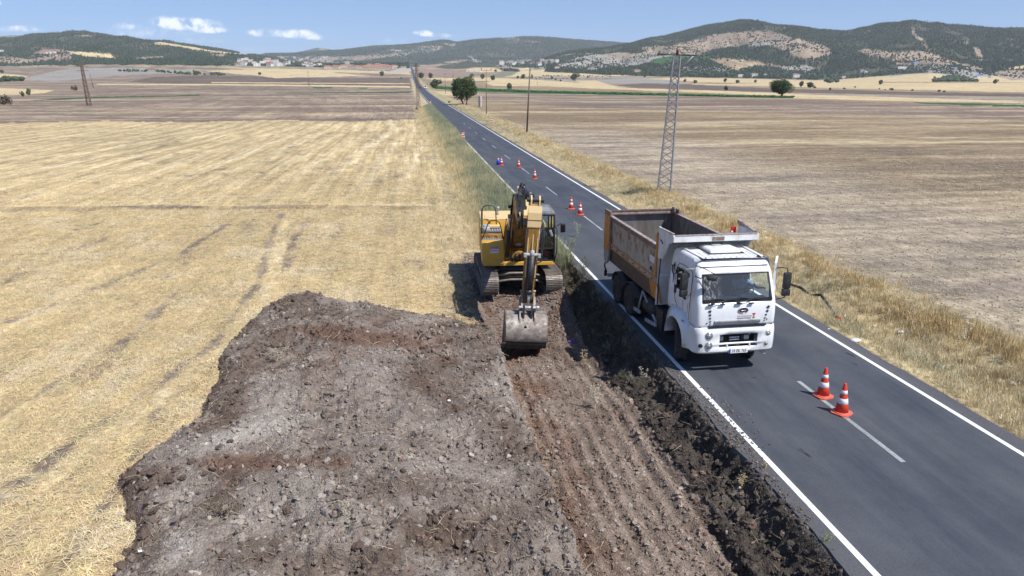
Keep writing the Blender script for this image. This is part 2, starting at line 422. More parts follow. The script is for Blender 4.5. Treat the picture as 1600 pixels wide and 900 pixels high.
# ------------------------------------------------------------------ land cover, from the fields' outlines
LC = dict(brown=(.165, .128, .104), pale=(.43, .345, .205), dark=(.105, .082, .070), rock=(.235, .222, .198), green=(.035, .085, .03), forest=(.060, .066, .045),
          bare=(.245, .192, .145), tan=(.212, .163, .105), gravel=(.33, .30, .26), orchard=(.16, .16, .12), grey=(.195, .175, .148), straw=(.39, .305, .170), village=(.19, .185, .15), pink=(.22, .165, .135))
NAMES = list(LC); IDX = {n: i for i, n in enumerate(NAMES)}
POLY = [  # class, roughness of the outline in px, outline (frame coordinates of the photograph)
 ('straw', 2, [(-900, 1200), (-900, 190), (0, 190), (160, 189), (300, 191), (420, 187), (560, 190), (655, 186), (690, 230), (690, 1200)]),
 ('brown', 1.2, [(-900, 196), (0, 192), (160, 189), (300, 191), (420, 187), (560, 190), (655, 186), (660, 150), (645, 130), (645, 108), (-900, 108)]),
 ('dark', 1, [(330, 117), (450, 121), (560, 122), (640, 122), (645, 136), (330, 134), (200, 128), (240, 120)]),
 ('pale', 1, [(190, 103), (300, 104), (470, 108), (640, 112), (644, 121), (560, 119), (430, 122), (400, 118), (330, 112), (260, 106)]),
 ('dark', .6, [(330, 125.5), (640, 127.5), (640, 130), (330, 127.5)]), ('pale', .5, [(150, 130.5), (400, 131.5), (642, 134.5), (642, 137), (400, 134), (150, 132.5)]),
 ('pale', .4, [(330, 128), (640, 130.2), (640, 131.6), (330, 129.6)]),
 ('brown', .8, [(520, 113), (600, 114.5), (643, 117), (643, 121), (580, 119), (545, 116)]), ('gravel', .6, [(600, 113), (640, 104), (648, 106), (645, 111), (625, 114)]),
 ('rock', 1.2, [(25, 125), (60, 117), (110, 106), (200, 104), (260, 108), (330, 110), (300, 114), (180, 118), (90, 127)]),
 ('brown', .8, [(-400, 106), (60, 104), (190, 102), (260, 106), (110, 107), (50, 117), (-400, 122)]), ('brown', .8, [(230, 103), (330, 105), (400, 108), (330, 110), (250, 107)]),
 ('pale', .6, [(-500, 117), (10, 115), (45, 119), (25, 125), (-500, 128)]), ('pale', .6, [(-500, 139), (0, 137), (85, 141), (70, 145), (40, 148), (-500, 152)]),
 ('tan', .5, [(-500, 170), (60, 166), (300, 172), (500, 176), (500, 177.5), (300, 174), (60, 168), (-500, 173)]),
 ('green', .4, [(40, 158), (90, 154), (160, 151), (300, 149.2), (300, 150), (160, 153), (90, 156)]), ('green', .3, [(430, 145), (640, 143.2), (640, 144.8), (430, 146)]),
 ('green', .3, [(490, 136.3), (520, 136.3), (520, 138), (490, 138)]), ('green', .3, [(560, 137), (575, 136.6), (575, 138.4), (560, 138.4)]), ('green', .3, [(270, 149.5), (312, 147.5), (312, 149.6), (270, 151)]),
 # right of the road
 ('tan', 2, [(645, 127), (2400, 127), (2400, 1200), (700, 1200), (700, 200)]),
 ('brown', 1.5, [(700, 137), (760, 141), (1000, 149), (1250, 156), (1700, 171), (2400, 175), (2400, 190), (1600, 186), (1200, 176), (900, 168), (760, 156), (700, 148)]),
 ('brown', .8, [(648, 108), (700, 107), (760, 116), (745, 121), (690, 121), (650, 121)]), ('pink', .7, [(648, 107), (680, 106), (745, 114), (720, 119), (650, 118)]),
 ('pale', .4, [(665, 122), (760, 121), (800, 123), (800, 127), (680, 126)]),
 ('grey', .7, [(650, 123), (760, 127), (850, 133), (1000, 141), (1240, 151), (1600, 164), (1600, 160), (2400, 170), (2400, 146), (1600, 146), (1200, 138), (1080, 131), (850, 114), (790, 127), (740, 126)]),
 ('pale', .6, [(758, 129), (790, 122), (860, 126), (930, 133), (1000, 137), (1300, 149), (1600, 158), (1600, 161), (1250, 151), (1000, 141), (850, 135), (770, 134)]),
 ('dark', .8, [(935, 134), (1000, 130), (1080, 132), (1200, 138), (1400, 143), (1700, 149), (1700, 153), (1400, 148), (1200, 144), (1000, 138)]),
 ('green', .6, [(672, 134), (740, 137), (830, 141), (1000, 145), (1240, 151), (1242, 153.5), (1000, 149), (830, 146), (740, 143), (682, 139)]), ('green', .5, [(1425, 159.5), (1500, 161.5), (1620, 164.5), (2400, 172), (2400, 175), (1620, 168), (1500, 164), (1440, 162)]),
 ('pale', .5, [(1240, 151.5), (1330, 153), (1600, 160), (1600, 161.5), (1330, 156), (1240, 153.5)]), ('pale', .4, [(640, 140), (700, 143), (760, 147), (700, 149)]),
 ('pale', 1, [(800, 128), (870, 131), (990, 136), (860, 126), (800, 122)]), ('rock', 1, [(860, 121), (960, 119), (1050, 124), (1070, 131), (960, 130), (880, 127)]),
 ('pale', .8, [(890, 122), (925, 124), (965, 136), (930, 134), (905, 129)]),
 ('grey', 1, [(780, 119), (900, 119), (1010, 122), (900, 126), (800, 123)]), ('pale', .8, [(790, 120), (800, 113), (850, 108), (910, 113), (985, 118), (950, 119.5), (860, 119)]),
 ('pale', .8, [(745, 106), (775, 104), (820, 103), (850, 106), (800, 112), (750, 113), (725, 108)]), ('orchard', 1, [(762, 120), (790, 109), (815, 108), (800, 118), (780, 121)]), ('pink', .8, [(770, 106), (790, 102), (812, 103), (810, 108), (785, 110)]),
 ('pale', 1, [(1010, 123), (1060, 121), (1200, 124), (1300, 126), (1370, 118), (1450, 114), (1520, 118), (2400, 126), (2400, 147), (1600, 144), (1400, 140), (1240, 136), (1080, 132), (1090, 128)]),
 ('tan', .5, [(1080, 128.5), (1200, 130), (1130, 131.5), (1080, 130.5)]), ('tan', .5, [(1380, 127.5), (1600, 129), (1600, 130), (1380, 129)]),
 # ---- hills: left
 ('forest', 1.5, [(-900, 105), (-900, 40), (130, 40), (400, 80), (480, 98), (470, 104), (330, 103), (200, 101), (0, 103)]),
 ('bare', 1, [(0, 97), (0, 88), (30, 90), (60, 96), (50, 100), (10, 101)]), ('pale', 1, [(95, 79), (130, 81), (170, 84), (182, 90), (170, 92), (120, 88)]), ('pink', 2, [(40, 90), (70, 76), (100, 78), (120, 88), (105, 96), (60, 96)]),
 ('bare', 1, [(115, 55), (150, 54), (150, 58), (118, 57)]), ('pale', 1.2, [(235, 65), (260, 67), (305, 74), (330, 79), (400, 86), (380, 87), (290, 77), (250, 71)]),
 ('bare', 1.5, [(320, 80), (360, 84), (345, 90), (330, 88)]), ('bare', 2, [(210, 90), (250, 87), (265, 89), (230, 95), (215, 94)]), ('bare', 1, [(-500, 92), (20, 88), (50, 94), (30, 99), (-500, 103)]),
 ('village', 2, [(395, 88), (430, 92), (470, 96), (560, 98), (640, 100), (645, 106), (560, 108), (420, 104), (360, 104), (350, 97)]),
 # ---- hills: middle
 ('forest', 1.5, [(400, 86), (480, 70), (620, 60), (700, 55), (900, 50), (1050, 60), (900, 100), (860, 104), (640, 104), (560, 98), (430, 93)]),
 ('village', 1, [(430, 88), (470, 88), (520, 87), (610, 86), (600, 92), (540, 96), (480, 94), (440, 92)]),
 ('bare', 1.5, [(475, 93), (520, 91), (590, 86), (640, 82), (650, 83), (610, 90), (560, 93), (500, 97)]), ('rock', 2, [(585, 82), (620, 77), (680, 75), (700, 78), (660, 82), (640, 84)]),
 ('bare', 1.2, [(635, 73), (660, 71), (690, 72), (700, 75), (655, 75)]), ('bare', 1.5, [(690, 66), (712, 68), (716, 73), (700, 72)]), ('rock', 1.5, [(440, 86), (455, 88), (470, 91), (455, 91)]),
 ('bare', 1.2, [(814, 66), (845, 64), (843, 67), (825, 68)]), ('bare', 1.2, [(780, 60), (812, 59), (812, 62), (785, 62)]), ('rock', 1, [(617, 83), (628, 81), (634, 85), (625, 88)]), ('bare', 1, [(495, 75), (505, 75.5), (512, 78), (502, 78)]),
 ('bare', 2, [(655, 104), (690, 98), (720, 92), (750, 96), (770, 100), (760, 106), (710, 108), (670, 108)]), ('forest', 1.5, [(680, 104), (730, 97), (800, 99), (800, 103), (740, 106), (700, 108)]),
 ('rock', 1, [(729, 86), (738, 88), (748, 96), (738, 94)]), ('village', 1.5, [(775, 102), (800, 95), (860, 92), (880, 96), (880, 106), (840, 108), (790, 104)]),
 # ---- hills: right
 ('forest', 1.5, [(850, 112), (860, 95), (900, 84), (985, 65), (1050, 50), (1130, 30), (1600, 30), (2400, 30), (2400, 124), (1600, 122), (1540, 117), (1440, 108), (1390, 118), (1300, 125), (1200, 123), (1060, 120), (950, 117)]),
 ('rock', 3, [(852, 100), (880, 84), (930, 84), (1000, 84), (1040, 88), (1010, 100), (960, 108), (900, 108), (870, 104)]),
 ('bare', 2, [(1010, 82), (1000, 74), (1050, 70), (1090, 62), (1115, 52), (1150, 51), (1200, 48), (1215, 53), (1255, 62), (1290, 72), (1302, 82), (1290, 90), (1250, 92), (1230, 80), (1190, 72), (1150, 72), (1110, 80), (1090, 88), (1050, 84), (1000, 88), (940, 94), (960, 86)]),
 ('rock', 1.5, [(1165, 72), (1215, 60), (1235, 60), (1215, 66), (1190, 73)]), ('rock', 2, [(980, 92), (1010, 84), (1060, 84), (1050, 90), (1000, 96)]),
 ('green', 1, [(1010, 98), (1030, 90), (1060, 86), (1120, 88), (1130, 96), (1080, 98), (1030, 104)]), ('rock', 1, [(1060, 110), (1070, 104), (1150, 104), (1150, 112), (1080, 116)]),
 ('tan', 1.2, [(1108, 91), (1130, 91), (1180, 96), (1220, 103), (1180, 104), (1150, 112), (1120, 100)]),
 ('rock', 1.5, [(1200, 104), (1260, 102), (1275, 108), (1262, 114), (1225, 110)]), ('bare', 2, [(1340, 82), (1352, 74), (1372, 78), (1400, 84), (1385, 92), (1365, 88)]),
 ('bare', 1.2, [(1392, 94), (1405, 82), (1425, 80), (1450, 82), (1470, 88), (1500, 98), (1540, 108), (1510, 108), (1440, 100)]), ('brown', 1, [(1400, 98), (1470, 97), (1490, 103), (1440, 104), (1400, 102)]),
 ('rock', 1, [(1390, 106), (1440, 101), (1500, 102), (1545, 112), (1560, 119), (1520, 121), (1440, 114), (1395, 120), (1380, 116)]),
 ('orchard', 1, [(1375, 113), (1395, 108), (1425, 108), (1420, 114), (1390, 116)]), ('bare', 1.2, [(1420, 41), (1428, 44), (1434, 56), (1446, 62), (1452, 80), (1447, 80), (1440, 66), (1428, 58)]), ('bare', 1, [(1520, 72), (1530, 76), (1536, 92), (1530, 94), (1524, 84)]),
 ('pale', 1, [(1570, 107), (1600, 102), (1800, 96), (1800, 106), (1600, 109)]), ('bare', 1.5, [(1545, 116), (1570, 110), (1700, 108), (1700, 122), (1580, 125)]), ('bare', 1.2, [(1506, 66), (1514, 66), (1516, 69), (1506, 69)]),
 ('forest', .8, [(1458, 128), (1470, 123), (1490, 117), (1500, 118), (1528, 128)]),
]
def in_poly(X, Y, P):
    P = np.array(P, float); ins = np.zeros(X.shape, bool)
    for (ax, ay), (bx, by) in zip(P, np.roll(P, -1, 0)):
        if ay == by: continue
        ins ^= ((ay > Y) != (by > Y)) & (X < (bx - ax) * (Y - ay) / (by - ay) + ax)
    return ins
def land(x, y, z):
    X, Y = pxl(x, y, z)
    cls = np.full(X.shape, IDX['tan'])
    j1 = fbm(X / 14, Y / 3.5, 71, 4) * 2; j2 = fbm(X / 14 + 50, Y / 3.5, 72, 4) * 2
    for c, am, P in POLY:
        P_ = np.array(P, float); lo = P_.min(0) - 12; hi = P_.max(0) + 12
        m = (X > lo[0]) & (X < hi[0]) & (Y > lo[1]) & (Y < hi[1])
        if not m.any(): continue
        i = np.where(m)[0]; hill = c in ('forest', 'bare', 'rock', 'village') and P_[:, 1].max() < 125
        ins = in_poly(X[i] + j1[i] * am * (1.6 if hill else .8), Y[i] + j2[i] * am * (.7 if hill else .35), P)
        cls[i[ins]] = IDX[c]
    return cls, X, Y
LCA = np.array([LC[n] for n in NAMES])

def ground_colour(x, y, z):
    cls, X, Y = land(x, y, z); C = LCA[cls].copy()
    d = np.hypot(x, y)
    n = fbm(x / 40, y / 40, 81, 5); C *= (1 + .16 * n)[:, None]
    # streaks of straw and tillage along each field
    st = fbm(x / 55 + y / 900, y / 6., 82, 5) * .8 + fbm(x / 14, y / 1.3, 182, 4) * .75 * sst(y, 160, 60); st2 = fbm(x / 2.6 + y * .05, y / 45., 83, 4)
    brn = np.isin(cls, [IDX['brown'], IDX['tan'], IDX['dark'], IDX['grey']])
    k = np.clip(st * 2.0 + .5 * st2 + .10, 0, 1)[:, None] * .75
    C = np.where(brn[:, None], mix(C, np.array([.40, .33, .22]), k * np.where(cls == IDX['dark'], .3, 1)[:, None]), C)
    C = np.where(brn[:, None], mix(C, np.array([.115, .09, .075]), np.clip(-st * 2.0 - .1, 0, 1)[:, None] * .6), C)
    strw = cls == IDX['straw']
    sw_ = np.sin((x - y * .045 + 2.5 * fbm(x / 20, y / 40, 84, 2)) * 2 * np.pi / 3.4); sw = np.sign(sw_) * np.abs(sw_) ** 1.6 * (.35 + .65 * vn(x / 3, y / 25, 189)) * sst(y, 46, 60) * sst(y, 190, 120)
    mot = fbm(x / 5, y / 7, 85, 5)
    C = np.where(strw[:, None], mix(C * (1 + .13 * mot)[:, None], np.where((sw > 0)[:, None], np.array([.56, .49, .34]), np.array([.27, .21, .12])), (np.abs(sw) ** .8 * .42 + .34 * sst(y, 50, 90) * np.clip(fbm(x / 2, y / 60, 187, 3) * 1.5, 0, 1))[:, None] * .9), C)
    soil = np.clip(fbm(x / 1.3, y / 3.4, 86, 5) * 1.8 - .42 + .22 * sst(mot, .0, .6), 0, 1)
    trk = wheel_marks(x, y)
    C = np.where(strw[:, None], mix(C, np.array([.155, .125, .11]), np.clip(soil * .8 + trk * sst(vn(x / .45, y / 1.1, 87), .12, .45) * .78, 0, .85)[:, None]), C)
    fl_ = flat_straw(x, y); C = np.where(strw[:, None], mix(C, np.array([.60, .52, .36]), (fl_ * .6)[:, None]), C)
    rimm = np.exp(-((y - (45.0 - x * .13) + fbm(x / 4, y * 0, 41, 2) * .5) / .35) ** 2) * sst(x, 2, 0) * (.30 + .70 * sst(x, -7, -12))
    C = np.where(strw[:, None], mix(C, np.array([.13, .105, .09]), np.clip(rimm * (.9 + .4 * vn(x / .8, y / .8, 88)), 0, 1)[:, None]), C)
    # verges
    vl = sst(x + 1.3 * fbm(x / 2, y / 5, 188, 4), 1.6, 3.8) * sst(x, 6.9, 6.4) * (y > 20) * (y < 1200); vr = sst(x, 13.0, 13.2) * sst(x, 19.5 + 3 * fbm(y / 9, x * 0, 89, 2), 17) * (y < 1500)
    vg = np.clip(fbm(x / 2, y / 6, 90, 4) * 1.5 + .2 + .5 * np.exp(-((y - 110) / 50) ** 2), 0, 1)
    vc = mix(np.array([.42, .35, .22]), np.array([.22, .23, .14]), (vg * (sst(y, 30, 60)))[:, None] * .8)
    C = mix(C, vc, (vl * (y > 38))[:, None] * .9)
    C = mix(C, mix(np.array([.42, .34, .20]), np.array([.22, .22, .12]), (vg * .45 + .4 * sst(y, 80, 130))[:, None]), vr[:, None] * .9)
    # dry, stony strip between the right verge and the tilled field
    fr = sst(x, 17, 19) * sst(x, 44 + 5 * fbm(y / 14, x * 0, 91, 3), 26) * sst(y, 150, 80) * (x > 13)
    C = mix(C, mix(np.array([.34, .29, .22]), np.array([.19, .16, .14]), np.clip(fbm(x / 6 + y / 12, y / 1.8, 92, 5) * 1.4 + .4, 0, 1)[:, None]), fr[:, None] * .8)
    # hills: rocks, paths
    hl = d > 1900
    sp_ = vn(x / 9, y / 14, 93) * vn(x / 23, y / 31, 94)
    C = np.where((hl & (cls == IDX['forest']))[:, None], mix(C, np.array([.20, .17, .13]), np.clip(fbm(x / 60, y / 110, 95, 5) * 2.2 - .8, 0, 1)[:, None] * .8), C)
    C = np.where((hl & np.isin(cls, [IDX['bare'], IDX['rock']]))[:, None], C * (1 + .3 * fbm(x / 30, y / 60, 96, 4))[:, None], C)
    return np.clip(C, .01, .8), cls, X, Y

TRACKS = [[(-8.6, 12.5), (-7.54, 16.74), (-6.34, 21.4), (-6.4, 28.7), (-7.86, 41), (-8, 44)], [(-6.6, 9.5), (-6.05, 12), (-6.3, 15.5), (-6.5, 17)], [(-12, 12), (-10.2, 17), (-9.2, 22), (-9.2, 28)], [(-5.6, 31), (-6.2, 36), (-6.2, 43)], [(-26, 60), (-18, 64), (-10, 67), (-4, 72)], [(-14, 24), (-11, 34), (-10.5, 43)]]
def flat_straw(x, y):
    P = np.array(TRACKS[0], float); d = np.full(x.shape, 9.)
    for (ax, ay), (bx, by) in zip(P, P[1:]):
        ex, ey = bx - ax, by - ay; u = np.clip(((x - .55 - ax) * ex + (y - ay) * ey) / (ex * ex + ey * ey), 0, 1); d = np.minimum(d, np.hypot(x - .55 - ax - u * ex, y - ay - u * ey))
    return sst(d, .35, .15)
def wheel_marks(x, y):
    t = np.zeros(x.shape)
    for P in TRACKS:
        P = np.array(P, float); d = np.full(x.shape, 9.)
        for (ax, ay), (bx, by) in zip(P, P[1:]):
            ex, ey = bx - ax, by - ay; u = np.clip(((x - ax) * ex + (y - ay) * ey) / (ex * ex + ey * ey), 0, 1)
            d = np.minimum(d, np.hypot(x - ax - u * ex, y - ay - u * ey))
        t = np.maximum(t, sst(d + fbm(x / .8, y / .8, 97, 3) * .25, (.26), .08))
    return t

def patch_mask(x, y, inset): return (x > PX0 + inset) & (x < PX1 - inset * .2) & (y > PY0 + inset) & (y < PY1 - inset)

def terrain_z(x, y):
    z = far_z(x, y) + near_z(x, y)
    return z
def surf_z(x, y):
    """height of the visible ground anywhere"""
    x = np.atleast_1d(np.asarray(x, float)); y = np.atleast_1d(np.asarray(y, float)); z = terrain_z(x, y)
    m = patch_mask(x, y, 0)
    if m.any(): z[m] = dig_z(x[m], y[m])[0]
    return z

def ground_mat():
    m, N, L, b = nodes('field_ground'); b.inputs['Roughness'].default_value = .95; b.inputs['Specular IOR Level'].default_value = .1
    at = N.new('ShaderNodeAttribute'); at.attribute_name = 'col'
    g = N.new('ShaderNodeNewGeometry').outputs['Position']
    # fine straw and clod grain, stretched along the rows; coarse enough to hold with distance
    n1 = noise(N, L, mapped(N, L, g, (1, .6, 1)), 9, 6, .7); n2 = noise(N, L, mapped(N, L, g, (1.2, .35, 1)), 1.6, 6, .72); n3 = noise(N, L, mapped(N, L, g, (.05, .35, 1)), 1.5, 5, .7)
    n4 = noise(N, L, g, .05, 8, .75)
    # drill rows run away from the road's start on the left, across on the right
    rl = noise(N, L, mapped(N, L, g, (1.9, .07, 1)), 1., 6, .72); rr = noise(N, L, mapped(N, L, g, (.10, .62, 1)), 1., 7, .78)
    sxx = N.new('ShaderNodeSeparateXYZ'); L.new(g, sxx.inputs[0]); lt = mrange(N, L, sxx.outputs[0], 1.5, 4.5, 0, 1); mf = N.new('ShaderNodeMix'); L.new(lt, mf.inputs[0]); L.new(rl, mf.inputs[2]); L.new(rr, mf.inputs[3])
    iso = noise(N, L, g, .9, 9, .85)
    c = mixc(N, L, 1, at.outputs[0], mrange_rgb(N, L, n1, .3, .7, .62, 1.4), 'MULTIPLY')
    c = mixc(N, L, 1, c, mrange_rgb(N, L, n2, .3, .7, .72, 1.27), 'MULTIPLY')
    c = mixc(N, L, 1, c, mrange_rgb(N, L, n3, .3, .7, .86, 1.14), 'MULTIPLY')
    c = mixc(N, L, 1, c, mrange_rgb(N, L, n4, .3, .7, .82, 1.18), 'MULTIPLY')
    c = mixc(N, L, 1, c, mrange_rgb(N, L, mf.outputs[0], .3, .7, .62, 1.42), 'MULTIPLY')
    c = mixc(N, L, 1, c, mrange_rgb(N, L, iso, .32, .68, .72, 1.32), 'MULTIPLY')
    L.new(c, b.inputs['Base Color'])
    bump(N, L, b, n1, .6, .06)
    return m
def mrange_rgb(N, L, src, a, b_, lo, hi):
    v = mrange(N, L, src, a, b_, lo, hi); c = N.new('ShaderNodeCombineXYZ')
    for i in range(3): L.new(v, c.inputs[i])
    return c.outputs[0]
GROUND = ground_mat()

def build_ground():
    Xc = np.concatenate([np.arange(-60, 1661, 2.3)])
    a_in = np.arctan((Xc - 800) / K)
    a_l = np.linspace(-math.pi, a_in[0], 90)[:-1]; a_r = np.linspace(a_in[-1], math.pi, 90)[1:]
    A = np.concatenate([a_l, a_in, a_r])
    ys = np.concatenate([np.arange(1000, 262, -3.2), np.arange(262, 163, -1.4)]); dn = CH / -slope_at(ys)
    D = np.concatenate([[.3, 1.2, 2.4, 3.6, 4.8], dn[dn > 5.6], np.geomspace(dn[-1] * 1.012, 2000, 165), np.linspace(2000, 3500, 150)[1:], np.linspace(3500, 6500, 80)[1:], np.linspace(6500, 9000, 40)[1:], np.linspace(9000, 18500, 40)[1:]])
    aa, dd = np.meshgrid(A, D, indexing='ij')
    r = dd / np.maximum(np.cos(aa), .5)
    x = (r * np.sin(aa + YAW)).ravel(); y = (r * np.cos(aa + YAW)).ravel()
    z = terrain_z(x, y)
    C, cls, X, Y = ground_colour(x, y, z)
    road = (x > 6.7) & (x < 12.8) & (y > -300) & (y < 2600); z = z - road * (.12 + .0003 * np.abs(y))
    z = z - patch_mask(x, y, .3) * 1.9
    na, nd = len(A), len(D)
    i = np.arange(na - 1)[:, None] * nd + np.arange(nd - 1)[None, :]
    Fc = np.stack([i, i + 1, i + nd + 1, i + nd], -1).reshape(-1, 4)[:, ::-1]
    me = mesh_np('ground', np.stack([x, y, z], -1), Fc)
    set_col(me, C)
    o = link('ground', me, None, [GROUND]); o['kind'] = 'structure'
    return o
build_ground()

# ------------------------------------------------------------------ road
def asphalt_mat():
    m, N, L, b = nodes('asphalt'); b.inputs['Specular IOR Level'].default_value = .35
    g = N.new('ShaderNodeNewGeometry').outputs['Position']
    lanes = mapped(N, L, g, (1, .045, 1)); sx = N.new('ShaderNodeSeparateXYZ'); L.new(g, sx.inputs[0])
    c = mixc(N, L, mrange(N, L, noise(N, L, lanes, 1.1, 4, .6), .35, .65), (.036, .042, .054), (.056, .062, .075))
    c = mixc(N, L, mrange(N, L, noise(N, L, mapped(N, L, g, (1, .25, 1)), .7, 6, .65), .42, .7), c, (.068, .073, .082))
    c = mixc(N, L, 1, c, mrange_rgb(N, L, noise(N, L, g, 26, 3, .8), .3, .7, .80, 1.22), 'MULTIPLY'); c = mixc(N, L, 1, c, mrange_rgb(N, L, noise(N, L, g, .6, 6, .8), .32, .68, .85, 1.18), 'MULTIPLY')
    # stone chips, dust patches, oil spots
    c = mixc(N, L, mrange(N, L, noise(N, L, g, 95, 2, .8), .3, .75), mixc(N, L, 1, c, (.62, .62, .64), 'MULTIPLY'), mixc(N, L, 1, c, (1.5, 1.5, 1.5), 'MULTIPLY'))
    c = mixc(N, L, mrange(N, L, noise(N, L, g, 14, 8, .8), .70, .76), c, (.24, .23, .22))
    c = mixc(N, L, mrange(N, L, noise(N, L, mapped(N, L, g, (1, .5, 1)), 1.7, 3, .5, .6), .70, .74), c, (.018, .019, .022))
    c = mixc(N, L, mrange(N, L, noise(N, L, mapped(N, L, g, (2.2, .12, 1)), 1.0, 8, .8), .52, .75, 0, .4), c, (.10, .102, .108))
    # dust carried onto the outer half metre
    ed = N.new('ShaderNodeMath'); ed.operation = 'ABSOLUTE'; s1 = N.new('ShaderNodeMath'); s1.operation = 'SUBTRACT'; L.new(sx.outputs[0], s1.inputs[0]); s1.inputs[1].default_value = 9.72; L.new(s1.outputs[0], ed.inputs[0])
    du = mrange(N, L, ed.outputs[0], 2.45, 2.75, 0, .55)
    mm = N.new('ShaderNodeMath'); mm.operation = 'MULTIPLY'; L.new(du, mm.inputs[0]); L.new(mrange(N, L, noise(N, L, g, 22, 7, .8), .35, .6), mm.inputs[1])
    c = mixc(N, L, mm.outputs[0], c, (.135, .125, .12))
    L.new(c, b.inputs['Base Color'])
    L.new(mrange(N, L, noise(N, L, lanes, 1.1, 4, .6), .35, .65, .62, .85), b.inputs['Roughness'])
    bump(N, L, b, noise(N, L, g, 110, 3, .7), .35, .006)
    return m
def line_mat(name, c, w0, w1):
    m, N, L, b = nodes(name); b.inputs['Roughness'].default_value = .7
    g = N.new('ShaderNodeNewGeometry').outputs['Position']
    n = noise(N, L, g, 16, 8, .82); n2 = noise(N, L, mapped(N, L, g, (1, .4, 1)), 1.3, 4)
    a = N.new('ShaderNodeMath'); a.operation = 'MULTIPLY_ADD'; L.new(n2, a.inputs[0]); a.inputs[1].default_value = .5; L.new(n, a.inputs[2])
    c1 = mixc(N, L, mrange(N, L, a.outputs[0], w0, w1), c, (.15, .155, .165)); L.new(c1, b.inputs['Base Color'])
    return m
ROADY = np.concatenate([np.arange(-60, 40, .25), np.arange(40, 120, 1.), np.arange(120, 400, 4.), np.arange(400, 2601, 25.)])
def road_z(y): return far_z(np.full(np.shape(y), 9.7), np.asarray(y, float))
def lift(y): return .0002 * np.maximum(np.asarray(y, float) - 60, 0)
def ribbon(name, xs, ys, dz, mat, parent=None, kind=None, skirt=0):
    n = len(xs); m = len(ys); z = road_z(ys) + dz + lift(ys)
    V = []; 
    X = np.array([[f(y) if callable(f) else f for f in xs] for y in ys], float)
    Yv = np.repeat(np.array(ys, float)[:, None], n, 1); Z = np.repeat(z[:, None], n, 1)
    crown = -.012 * np.abs(X - 9.7) ; Z = Z + crown * 0
    if skirt:
        X = np.concatenate([X[:, :1] - .02, X, X[:, -1:] + .02], 1); Yv = np.concatenate([Yv[:, :1], Yv, Yv[:, -1:]], 1); Z = np.concatenate([Z[:, :1] - skirt, Z, Z[:, -1:] - skirt], 1); n += 2
    V = np.stack([X, Yv, Z], -1).reshape(-1, 3)
    i = np.arange(m - 1)[:, None] * n + np.arange(n - 1)[None, :]
    Fc = np.stack([i, i + 1, i + n + 1, i + n], -1).reshape(-1, 4)
    me = mesh_np(name, V, Fc, False); o = link(name, me, parent, [mat])
    if kind: o['kind'] = kind
    return o
def el(y): return 6.62 + float(fbm(np.array([y / 1.4]), np.array([0.]), 55, 4)[0]) * .14 * (1 if y < 33 else .5) + float(fbm(np.array([y / .22]), np.array([3.]), 155, 3)[0]) * .035
def er(y): return 12.93 + float(fbm(np.array([y / 1.4]), np.array([7.]), 156, 4)[0]) * .09 + float(fbm(np.array([y / .25]), np.array([9.]), 157, 3)[0]) * .03
ASPH = asphalt_mat(); LINE = line_mat('edge_line_paint', (.72, .73, .74), .80, 1.02); DASH = line_mat('worn_line_paint', (.40, .41, .42), .58, .90)
road = ribbon('road', [el, 7.5, 9.7, 12., er], ROADY, 0., ASPH, None, 'structure', .13)
LY = [y for y in ROADY]
for cx in (7.02, 12.43):
    ribbon('edge_line', [cx - .062, cx + .062], LY, .005, LINE, road)
y0 = 11.61 - 11.85 * 3
for k in range(14):
    ya = y0 + k * 11.85
    if ya > 140: break
    ribbon('centre_line_dash', [9.69, 9.80], np.linspace(ya, ya + 4.1, 6), .005, DASH, road)
far = ribbon('centre_line_dash', [9.69, 9.80], [140, 141], .005, DASH, road)
# ================================================================== DUG GROUND AND SPOIL HEAP
def soil_mat(name, rough_tex=1.):
    m, N, L, b = nodes(name); b.inputs['Roughness'].default_value = .95; b.inputs['Specular IOR Level'].default_value = .12
    at = N.new('ShaderNodeAttribute'); at.attribute_name = 'col'
    g = N.new('ShaderNodeNewGeometry').outputs['Position']
    n1 = noise(N, L, g, 26, 6, .75); n2 = noise(N, L, g, 7, 5, .7)
    vo = N.new('ShaderNodeTexVoronoi'); vo.inputs['Scale'].default_value = 30; L.new(g, vo.inputs['Vector'])
    c = mixc(N, L, 1, at.outputs[0], mrange_rgb(N, L, n1, .3, .7, .6, 1.45), 'MULTIPLY')
    c = mixc(N, L, 1, c, mrange_rgb(N, L, n2, .3, .7, .78, 1.25), 'MULTIPLY')
    c = mixc(N, L, mrange(N, L, vo.outputs['Color'], .86, .9), c, mixc(N, L, 1, c, (1.7, 1.7, 1.75), 'MULTIPLY'))
    L.new(c, b.inputs['Base Color'])
    h = N.new('ShaderNodeMath'); h.operation = 'MULTIPLY_ADD'; L.new(vo.outputs['Distance'], h.inputs[0]); h.inputs[1].default_value = -.9; L.new(n1, h.inputs[2])
    bump(N, L, b, h.outputs[0], .9, .03)
    return m
SOIL = soil_mat('turned_soil')
GREYB, DKB, REDB, WHT, BLK = (np.array(c) for c in ((.235, .203, .178), (.105, .077, .062), (.125, .078, .058), (.34, .315, .285), (.060, .050, .043)))
